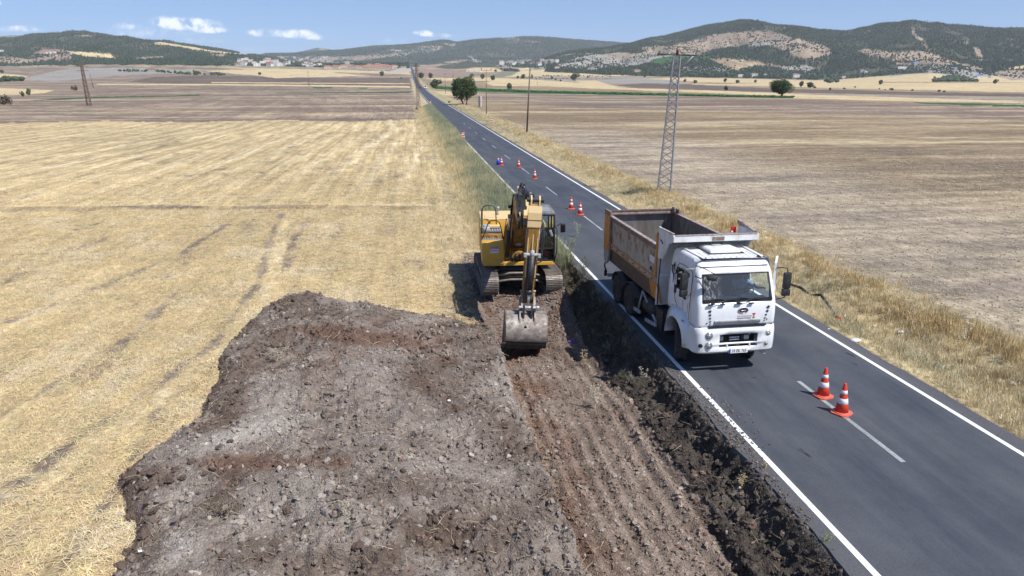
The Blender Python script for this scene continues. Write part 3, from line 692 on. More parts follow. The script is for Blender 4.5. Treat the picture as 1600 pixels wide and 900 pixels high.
def soil_colour(x, y, z, sd, bank, floor):
    X, Y = pxl(x, y, z)
    n = fbm(x / .9, y / .9, 101, 5); n2 = fbm(x / .25, y / .25, 102, 4)
    C = mix(GREYB, DKB, np.clip(.44 + n * 1.1 + n2 * .45, 0, 1)[:, None])
    heap = sd > 0
    def blob(cx, cy, rx, ry, a=0):
        ca, sa = math.cos(a), math.sin(a); u = ((X - cx) * ca + (Y - cy) * sa) / rx; v = (-(X - cx) * sa + (Y - cy) * ca) / ry
        return np.exp(-(u * u + v * v) ** 1.5) if False else np.clip(1.25 - (u * u + v * v) + n * .8 + n2 * .4, 0, 1)
    for (cx, cy, rx, ry, a, col, k) in [(385, 678, 120, 16, -.25, WHT, .75), (420, 650, 50, 14, -.3, WHT, .5), (490, 770, 45, 40, .9, WHT, .35), (590, 560, 70, 30, 0, GREYB, .5), (270, 860, 60, 30, -.4, WHT, .55), (550, 780, 20, 40, .2, WHT, .35), (660, 700, 110, 50, .2, GREYB, .45), (600, 760, 90, 22, -.2, DKB, .55), (700, 600, 80, 26, .3, DKB, .55), (820, 800, 60, 60, .3, DKB, .45), (520, 870, 110, 22, -.1, DKB, .5),
                                 (560, 525, 110, 14, .1, REDB, .9), (420, 722, 130, 14, .0, REDB, .8), (250, 745, 70, 25, 0, DKB, .9), (480, 480, 80, 22, .1, DKB, .7), (500, 590, 40, 50, 0, REDB, .35), (760, 640, 30, 40, 0, DKB, .5), (215, 840, 50, 60, .3, DKB, .8), (365, 610, 30, 70, .4, DKB, .7), (640, 530, 80, 25, .2, REDB, .6)]:
        C = np.where(heap[:, None], mix(C, col, (blob(cx, cy, rx, ry, a) * k)[:, None]), C)
    C = np.where((heap & (sd < .45) & (x < 2))[:, None], mix(C, DKB, (sst(sd, .5, .1) * .75)[:, None]), C)
    # trench floor: brown, paler on the ridges and darker in the grooves, redder by the left wall; bank nearly black
    fc = mix(np.array([.195, .155, .128]), np.array([.12, .088, .07]), np.clip(.4 + n + n2 * .4, 0, 1)[:, None])
    fc = mix(fc, np.array([.170, .092, .060]), (np.exp(-((x - 2.90) / .55) ** 2) * .95 * (.35 + .65 * np.exp(-((y - 17.5) / 4.) ** 2)) * np.clip(.6 + n * 1.2 + n2 * .5, 0, 1))[:, None])
    gv = .2 + 1.1 * vn(x / .5, y / 3.5, 159); rid = .5 + .5 * gv * np.sin(2 * np.pi * (x + .16 * fbm(y / 4, x * .3, 59, 3) + .02 * y) / .36)
    fc = fc * (1.08 + .60 * (rid - .5) * sst(x, 2.9, 3.3))[:, None]
    C = mix(C, fc, np.clip(floor * (~heap), 0, 1)[:, None])
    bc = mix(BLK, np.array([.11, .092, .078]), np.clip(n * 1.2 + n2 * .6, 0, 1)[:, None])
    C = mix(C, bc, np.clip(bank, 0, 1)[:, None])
    # field soil and verge outside the cut
    out = (~heap) & (floor < .3) & (bank < .3) & ~((x > 1.8) & (y < 22.3))
    g0, cls, _, _ = ground_colour(x, y, z)
    C = np.where(out[:, None], g0, C)
    wl = (~heap) & (floor < .95) & (bank < .3) & (x > 1.8) & (y < 22.3); C = np.where(wl[:, None], mix(np.array([.175, .115, .085]), np.array([.12, .085, .066]), np.clip(.4 + n, 0, 1)[:, None]), C)
    wx = np.clip((x - 1.2) / 1.5, 0, 1) * (y > 21.5) * (~heap)
    spl = np.clip(fbm(x / .6, y / .6, 103, 5) * 2.2 - .1 + sst(x, 1.6, 3), 0, 1) * sst(x, .9, 2.6) * sst(y, 33, 29)
    C = np.where(out[:, None], mix(C, mix(DKB, GREYB, .45), np.clip(spl * 1.0, 0, .95)[:, None]), C)
    mid = floor * sst(y, 21, 24) * (~heap)
    C = mix(C, mix(np.array([.20, .165, .14]), np.array([.13, .085, .068]), np.clip(n2 * 1.2 + .5, 0, 1)[:, None]), np.clip(mid, 0, 1)[:, None])
    dust = sst(x, 6.45, 6.7)
    C = mix(C, np.array([.13, .12, .115]), dust[:, None] * .6)
    return np.clip(C, .01, .7)

def build_dig():
    xs = np.arange(PX0, PX1 + .001, .034)
    ys = [PY0]
    while ys[-1] < PY1: ys.append(ys[-1] + .026 + .0012 * ys[-1])
    ys = np.array(ys)
    xx, yy = np.meshgrid(xs, ys, indexing='ij'); x, y = xx.ravel(), yy.ravel()
    z, sd, bank, floor = dig_z(x, y)
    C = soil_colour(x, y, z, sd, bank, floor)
    brd = np.minimum(np.minimum(x - PX0, PX1 - x), np.minimum(y - PY0, PY1 - y)); z = z - .03 * (brd < .05)
    n, m = len(xs), len(ys)
    i = np.arange(n - 1)[:, None] * m + np.arange(m - 1)[None, :]
    Fc = np.stack([i, i + m, i + m + 1, i + 1], -1).reshape(-1, 4)
    heapv = (sd > -.04) & (x < 2.6)
    fh = heapv[Fc].sum(1) >= 2
    V = np.stack([x, y, z], -1)
    outv = ((~heapv) & (floor < .35) & (bank < .3) & (x < 6.5) & ~((x > .9) & (y > 21.5) & (sst(x, .9, 2.6) * sst(y, 33, 29) > vn(x / .22, y / .22, 190) * .7 + .12)))
    def sub(name, F_):
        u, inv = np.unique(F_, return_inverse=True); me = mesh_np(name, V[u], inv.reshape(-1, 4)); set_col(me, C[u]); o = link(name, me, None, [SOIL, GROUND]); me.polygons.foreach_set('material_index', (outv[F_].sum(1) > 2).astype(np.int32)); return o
    h = sub('spoil_heap', Fc[fh]); tag(h, 'broad heap of dark brown earth and stones spread beside the trench', 'earth heap')
    t = sub('trench', Fc[~fh]); t['kind'] = 'structure'
    return h, t
heap, trench = build_dig()

# ------------------------------------------------------------------ scattering with geometry nodes
def rock_mesh(seed, sub=1, flat=.75, amp=.35):
    bm = bmesh.new(); bmesh.ops.create_icosphere(bm, subdivisions=sub, radius=1); r = random.Random(seed)
    off = Vector((seed * 3.7, seed * 1.3, 0))
    from mathutils import noise as mn
    for v in bm.verts: q = v.co.copy(); v.co *= 1 + amp * 1.9 * mn.noise(q * 1.3 + off) + amp * 1.3 * mn.noise(q * 3.1 + off) + r.uniform(-amp, amp) * .35; v.co.z *= flat
    me = bpy.data.meshes.new('rock_shape'); bm.to_mesh(me); bm.free(); return me
def proto(name, me, mat):
    o = bpy.data.objects.new(name, me)
    if not me.materials: me.materials.append(mat)
    return o
def scatter(name, pts, scale, rot, protos, col=None, parent=None, pick=None):
    """one stuff object: protos instanced on the points by geometry nodes"""
    n = len(pts); me = bpy.data.meshes.new(name); me.vertices.add(n); me.vertices.foreach_set('co', np.asarray(pts, np.float32).ravel())
    scale = np.asarray(scale, np.float32)
    if scale.ndim == 1: scale = np.repeat(scale[:, None], 3, 1)
    for nm, dat in (('sc', scale), ('ro', np.asarray(rot, np.float32))):
        a = me.attributes.new(nm, 'FLOAT_VECTOR', 'POINT'); a.data.foreach_set('vector', dat.ravel())
    a = me.attributes.new('pk', 'INT', 'POINT'); a.data.foreach_set('value', (rng.integers(0, len(protos), n) if pick is None else pick).astype(np.int32))
    if col is not None:
        a = me.attributes.new('icol', 'FLOAT_VECTOR', 'POINT'); a.data.foreach_set('vector', np.asarray(col, np.float32).ravel())
    o = link(name, me, parent); o['kind'] = 'stuff'
    c = bpy.data.collections.new(name + '_shapes')
    for p in protos: c.objects.link(p)
    ng = bpy.data.node_groups.new(name, 'GeometryNodeTree')
    ng.interface.new_socket('Geometry', in_out='INPUT', socket_type='NodeSocketGeometry'); ng.interface.new_socket('Geometry', in_out='OUTPUT', socket_type='NodeSocketGeometry')
    N = ng.nodes; L = ng.links; gi = N.new('NodeGroupInput'); go = N.new('NodeGroupOutput')
    ci = N.new('GeometryNodeCollectionInfo'); ci.inputs['Collection'].default_value = c; ci.inputs['Separate Children'].default_value = True; ci.inputs['Reset Children'].default_value = True
    ip = N.new('GeometryNodeInstanceOnPoints'); ip.inputs['Pick Instance'].default_value = True
    def attr(nm, ty):
        q = N.new('GeometryNodeInputNamedAttribute'); q.data_type = ty; q.inputs['Name'].default_value = nm
        return next(s for s in q.outputs if s.enabled and s.name == 'Attribute')
    er_ = N.new('FunctionNodeEulerToRotation'); L.new(attr('ro', 'FLOAT_VECTOR'), er_.inputs[0])
    L.new(gi.outputs[0], ip.inputs['Points']); L.new(ci.outputs[0], ip.inputs['Instance']); L.new(attr('pk', 'INT'), ip.inputs['Instance Index'])
    L.new(er_.outputs[0], ip.inputs['Rotation']); L.new(attr('sc', 'FLOAT_VECTOR'), ip.inputs['Scale']); L.new(ip.outputs[0], go.inputs[0])
    md = o.modifiers.new('scatter', 'NODES'); md.node_group = ng
    return o
def inst_mat(name, rough=.9, var=.3, fine=30, trans=0, spec=.15):
    """takes its colour from the instance, with a little grain"""
    m, N, L, b = nodes(name); b.inputs['Roughness'].default_value = rough; b.inputs['Specular IOR Level'].default_value = spec
    at = N.new('ShaderNodeAttribute'); at.attribute_type = 'INSTANCER'; at.attribute_name = 'icol'
    g = N.new('ShaderNodeNewGeometry').outputs['Position']; n1 = noise(N, L, g, fine, 4, .7)
    L.new(mixc(N, L, 1, at.outputs[1], mrange_rgb(N, L, n1, .3, .7, 1 - var, 1 + var), 'MULTIPLY'), b.inputs['Base Color'])
    return m
IROCK = inst_mat('clod_and_stone')
ROCKS = [proto('clod_shape', rock_mesh(s, 2, .72, .26 + .03 * (s % 4)), IROCK) for s in range(8)]
for p in ROCKS: p.data.polygons.foreach_set('use_smooth', [False] * len(p.data.polygons))
def rnd_rot(n, tilt=math.pi): return np.stack([rng.uniform(-tilt, tilt, n), rng.uniform(-tilt, tilt, n), rng.uniform(0, 6.283, n)], -1)

def scatter_clods():
    def run(name, n, x0, x1, y0, y1, want, parent, smin, smax, pw):
        y = y0 + (y1 - y0) * rng.random(n) ** 1.25; x = rng.uniform(x0, x1, n)
        z, sd, bank, floor = dig_z(x, y); k = want(x, y, sd, bank, floor); x, y, z, sd, bank, floor = (a[k] for a in (x, y, z, sd, bank, floor))
        n = len(x); s = smin + (smax - smin) * rng.random(n) ** pw; s *= np.where(vn(x / .5, y / .5, 111) > .62, 1.5, 1)
        C = soil_colour(x, y, z, sd, bank, floor) * rng.uniform(.72, 1.35, n)[:, None]
        pale = rng.random(n) < .045 * (1 - np.clip(bank, 0, .8)); C[pale] = np.array([.32, .29, .255]) * rng.uniform(.7, 1.2, (pale.sum(), 1)); red = rng.random(n) < .02; C[red] = np.array([.19, .12, .095])
        scatter(name, np.stack([x, y, z + s * .12], -1), s[:, None] * rng.uniform(.7, 1.25, (n, 3)), rnd_rot(n), ROCKS2(), C, parent)
    def ROCKS2(): return [proto('clod_shape', p.data, IROCK) for p in ROCKS]
    run('clods', 52000, -6.6, 2.9, 5.5, 26, lambda x, y, sd, b, f: sd > -.75 * rng.random(len(x)) ** 3, heap, .006, .055, 6)
    run('clods', 30000, 2.3, 6.7, 5.5, 27, lambda x, y, sd, b, f: (sd < .1) & (x > 2.5) & ((f > .5) | (rng.random(len(x)) < .8 * b)), trench, .006, .05, 5.5)
    run('clods', 7000, 5.2, 6.75, 6, 29, lambda x, y, sd, b, f: b > .5, trench, .008, .075, 6)
    run('clods', 9000, 1.2, 6.6, 22, 32, lambda x, y, sd, b, f: (sd < 0) & (rng.random(len(x)) < sst(x, .9, 2.6)), trench, .007, .06, 5)
scatter_clods()

# stones and clods large enough to pick out one by one
def single_stones():
    SM = M('pale_stone', (.31, .28, .25), (.20, .175, .15), 9, bmp=.4); CM = M('brown_clod', (.095, .068, .054), (.16, .125, .105), 8, bmp=.5, bscale=30, rough=.95, spec=.1)
    meshes = {}
    def put(name, X, Y, zg, s, mat, parent, par, seed):
        x, y = ground_pt(X, Y, zg)
        for _ in range(4):
            z = float(surf_z(x, y)[0]); x, y = ground_pt(X, Y, z)
        z = float(surf_z(x, y)[0])
        key = (name, seed % 5)
        if key not in meshes: me = rock_mesh(200 + seed % 5 + (0 if name == 'stone' else 9), 3, .72, .24); me.materials.append(mat); me.polygons.foreach_set('use_smooth', [False] * len(me.polygons)); meshes[key] = me
        o = bpy.data.objects.new(name, meshes[key]); COL.objects.link(o); o.parent = par; r = random.Random(seed)
        o.location = (x, y, z + s * .25); o.scale = (s * r.uniform(.8, 1.2), s * r.uniform(.8, 1.2), s * r.uniform(.7, 1)); o.rotation_euler = (r.uniform(-.4, .4), r.uniform(-.4, .4), r.uniform(0, 6))
    for k, (X, Y, s) in enumerate([(570, 852, .095), (511, 722, .085), (517, 750, .095), (771, 811, .07), (654, 784, .04), (410, 859, .035), (550, 637, .045), (529, 673, .05), (601, 635, .04), (478, 690, .045), (645, 549, .035), (455, 655, .06), (388, 686, .05), (370, 712, .05), (612, 795, .05), (655, 823, .05), (596, 826, .05), (544, 815, .05), (690, 812, .035), (700, 660, .045),
                             (505, 618, .05), (470, 620, .04), (560, 585, .035), (620, 610, .03), (745, 610, .04), (790, 702, .03), (330, 800, .05), (300, 835, .06), (258, 815, .08), (640, 740, .05), (480, 820, .045), (590, 840, .05), (670, 870, .05), (730, 845, .045)]):
        put('stone', X, Y, .3, s * .85, SM, heap, heap, k)
    r = random.Random(5)
    for k, (X, Y, s) in enumerate([(415, 548, .15), (436, 552, .12), (265, 752, .12), (238, 738, .13), (285, 748, .11), (318, 742, .10), (345, 700, .10), (360, 690, .09), (330, 625, .11), (205, 800, .12), (232, 785, .11), (430, 542, .17), (545, 525, .12), (250, 745, .14), (205, 748, .16), (225, 762, .12), (300, 722, .12), (275, 735, .1), (345, 575, .1), (335, 640, .1), (355, 560, .12), (700, 505, .1), (738, 512, .09), (390, 500, .12), (460, 470, .13), (560, 866, .12), (395, 600, .1), (520, 655, .1), (600, 700, .09), (630, 738, .09), (690, 600, .09), (200, 860, .14), (225, 838, .15), (190, 885, .14), (240, 800, .12), (480, 600, .09), (590, 510, .09), (630, 486, .09), (520, 468, .11), (410, 520, .11), (375, 545, .11), (450, 800, .11), (350, 870, .1), (430, 850, .1), (610, 640, .08)]):
        put('clod', X, Y, .3, s * .72, CM, heap, heap, k + 50)
    for k, (X, Y, s) in enumerate([(862, 655, .035), (872, 692, .07), (905, 662, .05), (925, 725, .05), (850, 640, .03), (960, 745, .07), (985, 790, .06), (1012, 850, .07), (890, 610, .04), (940, 600, .035), (1020, 720, .05), (930, 790, .05), (960, 860, .06), (1000, 880, .06), (880, 650, .05), (945, 665, .04), (1060, 850, .05), (990, 700, .045), (893, 561, .04), (940, 830, .05), (840, 592, .035), (905, 790, .06), (1070, 800, .05)]):
        put('stone', X, Y, -.9, s * .8, M_STONE2, trench, trench, k + 100)
    for k, (X, Y, s) in enumerate([(898, 690, .08), (925, 765, .09), (1050, 700, .12), (1010, 640, .1), (1085, 735, .14), (1130, 790, .13), (1170, 830, .15), (1210, 870, .14), (1040, 650, .12), (980, 600, .11), (1160, 770, .1), (960, 560, .1), (870, 560, .1), (1110, 810, .11), (1245, 850, .1)]):
        put('clod', X, Y, -.6, s * .7, CM, trench, trench, k + 150)
    # crumbs of earth on the carriageway by the truck
    for k, (X, Y, s) in enumerate([(1157, 680, .075), (1175, 694, .045), (1190, 700, .045), (1163, 690, .03), (1078, 590, .05), (1090, 605, .04), (1212, 708, .025), (1170, 700, .03), (1088, 597, .02), (1105, 598, .02), (1150, 660, .03)]):
        put('clod', X, Y, 0, s, CM, road, road, k + 200)
M_STONE2 = M('brown_stone', (.27, .225, .195), (.16, .125, .105), 9, bmp=.4)
single_stones()
def spill():
    """crumbs of soil spilled over the asphalt edge and the white line"""
    n = 2600; y = rng.uniform(10, 19, n); x = 6.65 + np.abs(rng.normal(0, .22, n)) * (.5 + 1.2 * np.exp(-((y - 14.2) / 1.6) ** 2)); k = (x < 8.2) & (rng.random(n) < .3 + .9 * np.exp(-((y - 14) / 2.0) ** 2)); x, y = x[k], y[k]; n = len(x)
    s = .004 + .022 * rng.random(n) ** 4
    scatter('soil_spill', np.stack([x, y, .006 + s * .3], -1), s, rnd_rot(n), [proto('clod_shape', p.data, IROCK) for p in ROCKS], np.array([.11, .09, .075]) * rng.uniform(.6, 2.2, (n, 1)), road)
spill()
# ================================================================== SHARED PAINTS AND SMALL BUILDERS
WHITE = M('white_truck_paint', (.72, .74, .76), (.50, .49, .455), 2.4, .50, .72, rough=.32, stretch=(1, 1, .35), coat=.25, c3=(.50, .47, .42), s3=5, lo3=.72, hi3=.84)
WHITEW = M('dusty_white_paint', (.66, .68, .68), (.42, .39, .35), 3, .48, .72, rough=.5, stretch=(1, 1, .3), c3=(.30, .17, .10), s3=5, lo3=.64, hi3=.72)
BLACKP = M('black_plastic', (.018, .019, .021), (.06, .057, .052), 5, .55, .75, rough=.5)
DARKM = M('dark_steel', (.03, .031, .034), (.085, .075, .065), 5, .5, .7, rough=.6, metal=.2)
GREYM = M('grey_painted_steel', (.33, .34, .35), (.20, .18, .16), 6, .5, .7, rough=.5, c3=(.22, .11, .06), s3=7, lo3=.66, hi3=.74)
RUBBER = M('tyre_rubber', (.025, .024, .024), (.11, .098, .085), 6, .5, .72, rough=.85)
RIM = M('dusty_rim', (.16, .15, .14), (.09, .08, .07), 8, rough=.6, metal=.4)
CHROME = M('bright_metal', (.62, .63, .65), (.30, .28, .26), 9, .55, .75, rough=.28, metal=.85)
BEIGE = M('beige_body_side', (.40, .365, .31), (.31, .235, .175), 2.6, .46, .62, rough=.6, stretch=(1, 1, .8), c3=(.17, .085, .05), s3=2.6, lo3=.56, hi3=.66)
ORANGE = M('orange_body_paint', (.58, .235, .04), (.40, .16, .05), 5, .45, .65, rough=.55, c3=(.16, .08, .05), s3=4, lo3=.56, hi3=.68)
RUSTD = M('worn_brown_steel', (.15, .105, .08), (.26, .20, .17), 6, .45, .65, rough=.65, c3=(.33, .31, .30), s3=9, lo3=.6, hi3=.7, bmp=.2)
CHAMF = M('dark_brown_skirt', (.085, .065, .055), (.17, .12, .095), 5, .45, .7, rough=.6, c3=(.30, .15, .08), s3=4, lo3=.62, hi3=.72)
SCRAPE = M('scraped_steel_inside', (.21, .20, .195), (.13, .115, .105), 4, .4, .65, rough=.5, metal=.35, stretch=(1, 1, .25), c3=(.30, .29, .28), s3=7, lo3=.6, hi3=.7)
RAILT = M('scraped_rail_top', (.38, .33, .32), (.20, .14, .12), 9, .45, .6, rough=.55, metal=.2)
REDP = M('red_plastic', (.50, .018, .015), rough=.35)
BLUEP = M('blue_plastic', (.02, .05, .42), rough=.4)
LENS = M('lamp_lens', (.42, .42, .40), (.25, .25, .24), 20, rough=.12, metal=.55)
AMBER = M('amber_lens', (.45, .13, .02), rough=.25)
DASHT = M('dashboard', (.33, .45, .45), (.22, .30, .31), 3, rough=.7)  # teal lightened to stand in for sunlight falling on the dash
SEATM = M('seat_cloth', (.035, .045, .06), (.06, .07, .085), 12, rough=.9)
SKIN = M('skin', (.38, .21, .14), rough=.55)
HAIR = M('dark_hair', (.02, .015, .012), rough=.7)
SHIRT = M('light_blue_shirt', (.16, .27, .42), (.20, .32, .48), 6, rough=.9)
SHIRT2 = M('pale_grey_shirt', (.50, .55, .58), (.40, .45, .50), 6, rough=.9)
TROUS = M('dark_trousers', (.03, .035, .05), rough=.9)
INKB = M('black_print', (.02, .02, .024), rough=.5); INKR = M('red_print', (.50, .06, .08), rough=.5); INKN = M('navy_print', (.05, .07, .22), rough=.5); INKG = M('gold_print', (.38, .30, .16), rough=.5)

def glass_mat(name, tint, fac=.12, dirt=0., rough=.02):
    m = bpy.data.materials.new(name); m.use_nodes = True; nt = m.node_tree; N = nt.nodes; L = nt.links; N.clear()
    out = N.new('ShaderNodeOutputMaterial'); tr = N.new('ShaderNodeBsdfTransparent'); gl = N.new('ShaderNodeBsdfGlossy'); mx = N.new('ShaderNodeMixShader'); fr = N.new('ShaderNodeFresnel')
    tr.inputs[0].default_value = (*tint, 1); gl.inputs['Roughness'].default_value = rough; fr.inputs[0].default_value = 1.5
    ma = N.new('ShaderNodeMath'); ma.operation = 'ADD'; L.new(fr.outputs[0], ma.inputs[0]); ma.inputs[1].default_value = fac; ma.use_clamp = True
    L.new(ma.outputs[0], mx.inputs[0]); L.new(tr.outputs[0], mx.inputs[1]); L.new(gl.outputs[0], mx.inputs[2]); last = mx.outputs[0]
    if dirt:
        df = N.new('ShaderNodeBsdfDiffuse'); df.inputs[0].default_value = (.62, .62, .60, 1); m2 = N.new('ShaderNodeMixShader')
        tc = N.new('ShaderNodeTexCoord').outputs['Object']; v = mapped(N, L, tc, (1, 1, .10)); sx = N.new('ShaderNodeSeparateXYZ'); L.new(tc, sx.inputs[0])
        st = mrange(N, L, noise(N, L, v, 22, 5, .75), .50, .62, 0, 1); wd = mrange(N, L, sx.outputs[0], -.35, -.75, 0, 1); wd2 = mrange(N, L, sx.outputs[0], -1.05, -.80, 0, 1)
        ml = N.new('ShaderNodeMath'); ml.operation = 'MULTIPLY'; L.new(st, ml.inputs[0]); L.new(wd, ml.inputs[1]); m3 = N.new('ShaderNodeMath'); m3.operation = 'MULTIPLY'; L.new(ml.outputs[0], m3.inputs[0]); L.new(wd2, m3.inputs[1])
        a2 = N.new('ShaderNodeMath'); a2.operation = 'MULTIPLY_ADD'; L.new(m3.outputs[0], a2.inputs[0]); a2.inputs[1].default_value = dirt; a2.inputs[2].default_value = .05
        L.new(a2.outputs[0], m2.inputs[0]); L.new(last, m2.inputs[1]); L.new(df.outputs[0], m2.inputs[2]); last = m2.outputs[0]
    L.new(last, out.inputs[0]); return m
GLASS = glass_mat('windscreen_glass', (.74, .88, .90), .03, .5); GLASSD = glass_mat('dark_window_glass', (.30, .36, .34), .06); GLASSX = glass_mat('cab_glass', (.62, .80, .84), .02)
MIRROR = M('mirror_face', (.5, .55, .6), rough=.05, metal=1)

def text_mesh(name, s, size, mat, parent, loc, rot, depth=.002, squeeze=1):
    cu = bpy.data.curves.new(name, 'FONT'); cu.body = s; cu.size = size; cu.extrude = depth; cu.align_x = 'CENTER'; cu.align_y = 'CENTER'
    t = bpy.data.objects.new(name + '_c', cu); COL.objects.link(t); bpy.context.view_layer.update()
    me = bpy.data.meshes.new_from_object(t.evaluated_get(bpy.context.evaluated_depsgraph_get())); bpy.data.objects.remove(t)
    o = link(name, me, parent, []); me.materials.clear(); me.materials.append(mat); o.location = loc; o.rotation_euler = rot; o.scale = (squeeze, 1, 1); return o

def skin_body(name, joints, edges, mat, parent, sub=2):
    """joints: {key: (x, y, z, r)}"""
    ks = list(joints); me = bpy.data.meshes.new(name)
    me.from_pydata([joints[k][:3] for k in ks], [(ks.index(a), ks.index(b)) for a, b in edges], [])
    o = link(name, me, None, [mat]); md = o.modifiers.new('skin', 'SKIN'); md.use_smooth_shade = True
    for i, k in enumerate(ks):
        v = me.skin_vertices[0].data[i]; r = joints[k][3]; v.radius = (r, r) if not isinstance(r, tuple) else r; v.use_root = (i == 0)
    sb = o.modifiers.new('sub', 'SUBSURF'); sb.levels = sb.render_levels = sub
    bpy.context.view_layer.update(); dg = bpy.context.evaluated_depsgraph_get()
    m2 = bpy.data.meshes.new_from_object(o.evaluated_get(dg)); bpy.data.objects.remove(o); m2.name = name
    o = link(name, m2, parent); 
    if not m2.materials: m2.materials.append(mat)
    m2.polygons.foreach_set('use_smooth', [True] * len(m2.polygons)); return o

def seated_person(label, loc, rz, shirt, handL, handR, lean=0, head_turn=0, hair=True):
    """origin at the hips, facing -Y; hands given in the person's own frame"""
    t = empty('person', loc, rz, label, 'person')
    J = dict(pel=(0, 0, .08, .14), waist=(0, -.02, .26, .13), chest=(lean * .6, -.04, .44, (.17, .12)), neck0=(lean, -.04, .58, .07), neck=(lean, -.05, .64, .055), head0=(lean, -.07, .70, .075), head1=(lean, -.075, .79, .088), head2=(lean, -.06, .86, .06))
    E_ = [('pel', 'waist'), ('waist', 'chest'), ('chest', 'neck0'), ('neck0', 'neck'), ('neck', 'head0'), ('head0', 'head1'), ('head1', 'head2')]
    SJ = dict(pel=(0, 0, .08, .155), waist=(0, -.02, .26, .145), chest=(lean * .6, -.04, .44, (.19, .135)), neck0=(lean, -.04, .57, .085)); SE = [('pel', 'waist'), ('waist', 'chest'), ('chest', 'neck0')]
    for s, h in ((-1, handL), (1, handR)):
        sh = Vector((lean * .9 + s * .19, -.03, .53)); hd = Vector(h); mid = (sh + hd) / 2; d = (hd - sh); side = Vector((s * .10, 0, -.14)); el_ = mid + side * max(.1, min(1, (.62 - d.length) * 4 + .2))
        w = hd + (el_ - hd).normalized() * .07; k = 'L' if s < 0 else 'R'
        J['sh' + k] = (*sh, .058); J['el' + k] = (*el_, .042); J['wr' + k] = (*w, .027); J['pa' + k] = (*hd, .034)
        E_ += [('chest', 'sh' + k), ('sh' + k, 'el' + k), ('el' + k, 'wr' + k), ('wr' + k, 'pa' + k)]
        ms = sh.lerp(el_, .85); SJ['sh' + k] = (*sh, .075); SJ['el' + k] = (*ms, .062); SE += [('chest', 'sh' + k), ('sh' + k, 'el' + k)]
        fd = (hd - w).normalized(); sd_ = fd.cross(Vector((0, 0, 1))).normalized()
        for f in range(4):
            b0 = hd + sd_ * (f - 1.5) * .019 + fd * .02; ln = (.065, .078, .074, .058)[f]
            b1 = b0 + fd * ln * .5 + Vector((0, 0, -.008)); b2 = b1 + fd * ln * .25 + Vector((0, 0, -.035))
            J[f'f{k}{f}a'] = (*b0, .010); J[f'f{k}{f}b'] = (*b1, .009); J[f'f{k}{f}c'] = (*b2, .007)
            E_ += [('pa' + k, f'f{k}{f}a'), (f'f{k}{f}a', f'f{k}{f}b'), (f'f{k}{f}b', f'f{k}{f}c')]
        t0 = hd - sd_ * s * .03; t1 = t0 - sd_ * s * .03 + fd * .03 - Vector((0, 0, .01)); J['t' + k] = (*t1, .010); E_.append(('pa' + k, 't' + k))
        J['hp' + k] = (s * .10, -.02, .06, .09); J['kn' + k] = (s * .14, -.44, .12, .062); J['an' + k] = (s * .13, -.50, -.30, .045); J['to' + k] = (s * .14, -.66, -.36, .035)
        E_ += [('pel', 'hp' + k), ('hp' + k, 'kn' + k), ('kn' + k, 'an' + k), ('an' + k, 'to' + k)]
        SJ2 = None
    body = skin_body('body', J, E_, SKIN, t, 1)
    skin_body('shirt', SJ, SE, shirt, t, 2)
    for s in (-1, 1):
        k = 'L' if s < 0 else 'R'
        skin_body('trouser_leg', {'a': (s * .09, 0, .07, .11), 'b': (s * .14, -.44, .125, .078), 'c': (s * .13, -.50, -.26, .062)}, [('a', 'b'), ('b', 'c')], TROUS, t, 1)
    b = MB(); hc = (lean, -.055, .81)
    b.lathe([(.0, .115), (.05, .105), (.085, .07), (.098, .02), (.097, -.03), (.09, -.06)], hc, 16); 
    b.build('hair', HAIR, t, True)
    for s in (-1, 1):
        b = MB(); b.lathe([(0, .012), (.012, .006), (.012, -.006), (0, -.012)], (lean + s * .035, -.163, .80), 8); b.build('eye', INKB, t, True)
        b = MB(); b.box((lean + s * .092, -.06, .78), (.02, .035, .055), bev=.008); b.build('ear', SKIN, t, True)
    b = MB(); b.prism([(-.165, .80), (-.195, .765), (-.165, .75)], 'x', lean - .014, lean + .014); b.build('nose', SKIN, t)
    b = MB(); b.box((lean, -.158, .725), (.045, .012, .012), bev=.003); b.build('mouth', INKR, t)
    return t

def wheel(name, parent, c, r, w, side, rz=0, dual=False, rimr=.55):
    """axis along x; side = which way the hub faces"""
    t = MB(); hw = w / 2
    prof = [(r * rimr, -hw * .8), (r * .80, -hw), (r * .95, -hw * .93), (r, -hw * .72), (r, hw * .72), (r * .95, hw * .93), (r * .80, hw), (r * rimr, hw * .8)]
    t.lathe(prof, (0, 0, 0), 40, 'x')
    for k in range(40):                                     # tread blocks
        a = 2 * math.pi * (k + .5) / 40
        for q in (-.62, .62):
            t.box((q * hw, math.cos(a) * r, math.sin(a) * r), (hw * .62, r * .10, .028), (a - math.pi / 2, 0, 0))
        if k % 2 == 0: t.box((0, math.cos(a) * r, math.sin(a) * r), (hw * .42, r * .16, .026), (a - math.pi / 2, 0, 0))
    o = t.build('wheel', RUBBER, parent); o.location = c; o.rotation_euler = (0, 0, rz)
    m = MB(); s = side
    m.lathe([(r * rimr, s * hw * .78), (r * rimr * .93, s * hw * .70), (r * rimr * .88, s * hw * .1), (r * .34, -s * hw * .05), (r * .30, s * hw * (.15 if dual else .55)), (r * .17, s * hw * (.2 if dual else .75)), (0.001, s * hw * (.25 if dual else .8))], (0, 0, 0), 28, 'x')
    for k in range(10):
        a = 2 * math.pi * k / 10; m.cyl((s * hw * .05, math.cos(a) * r * .38, math.sin(a) * r * .38), (s * hw * .35, math.cos(a) * r * .38, math.sin(a) * r * .38), .016, n=6)
    m.build('rim', RIM, o)
    return o

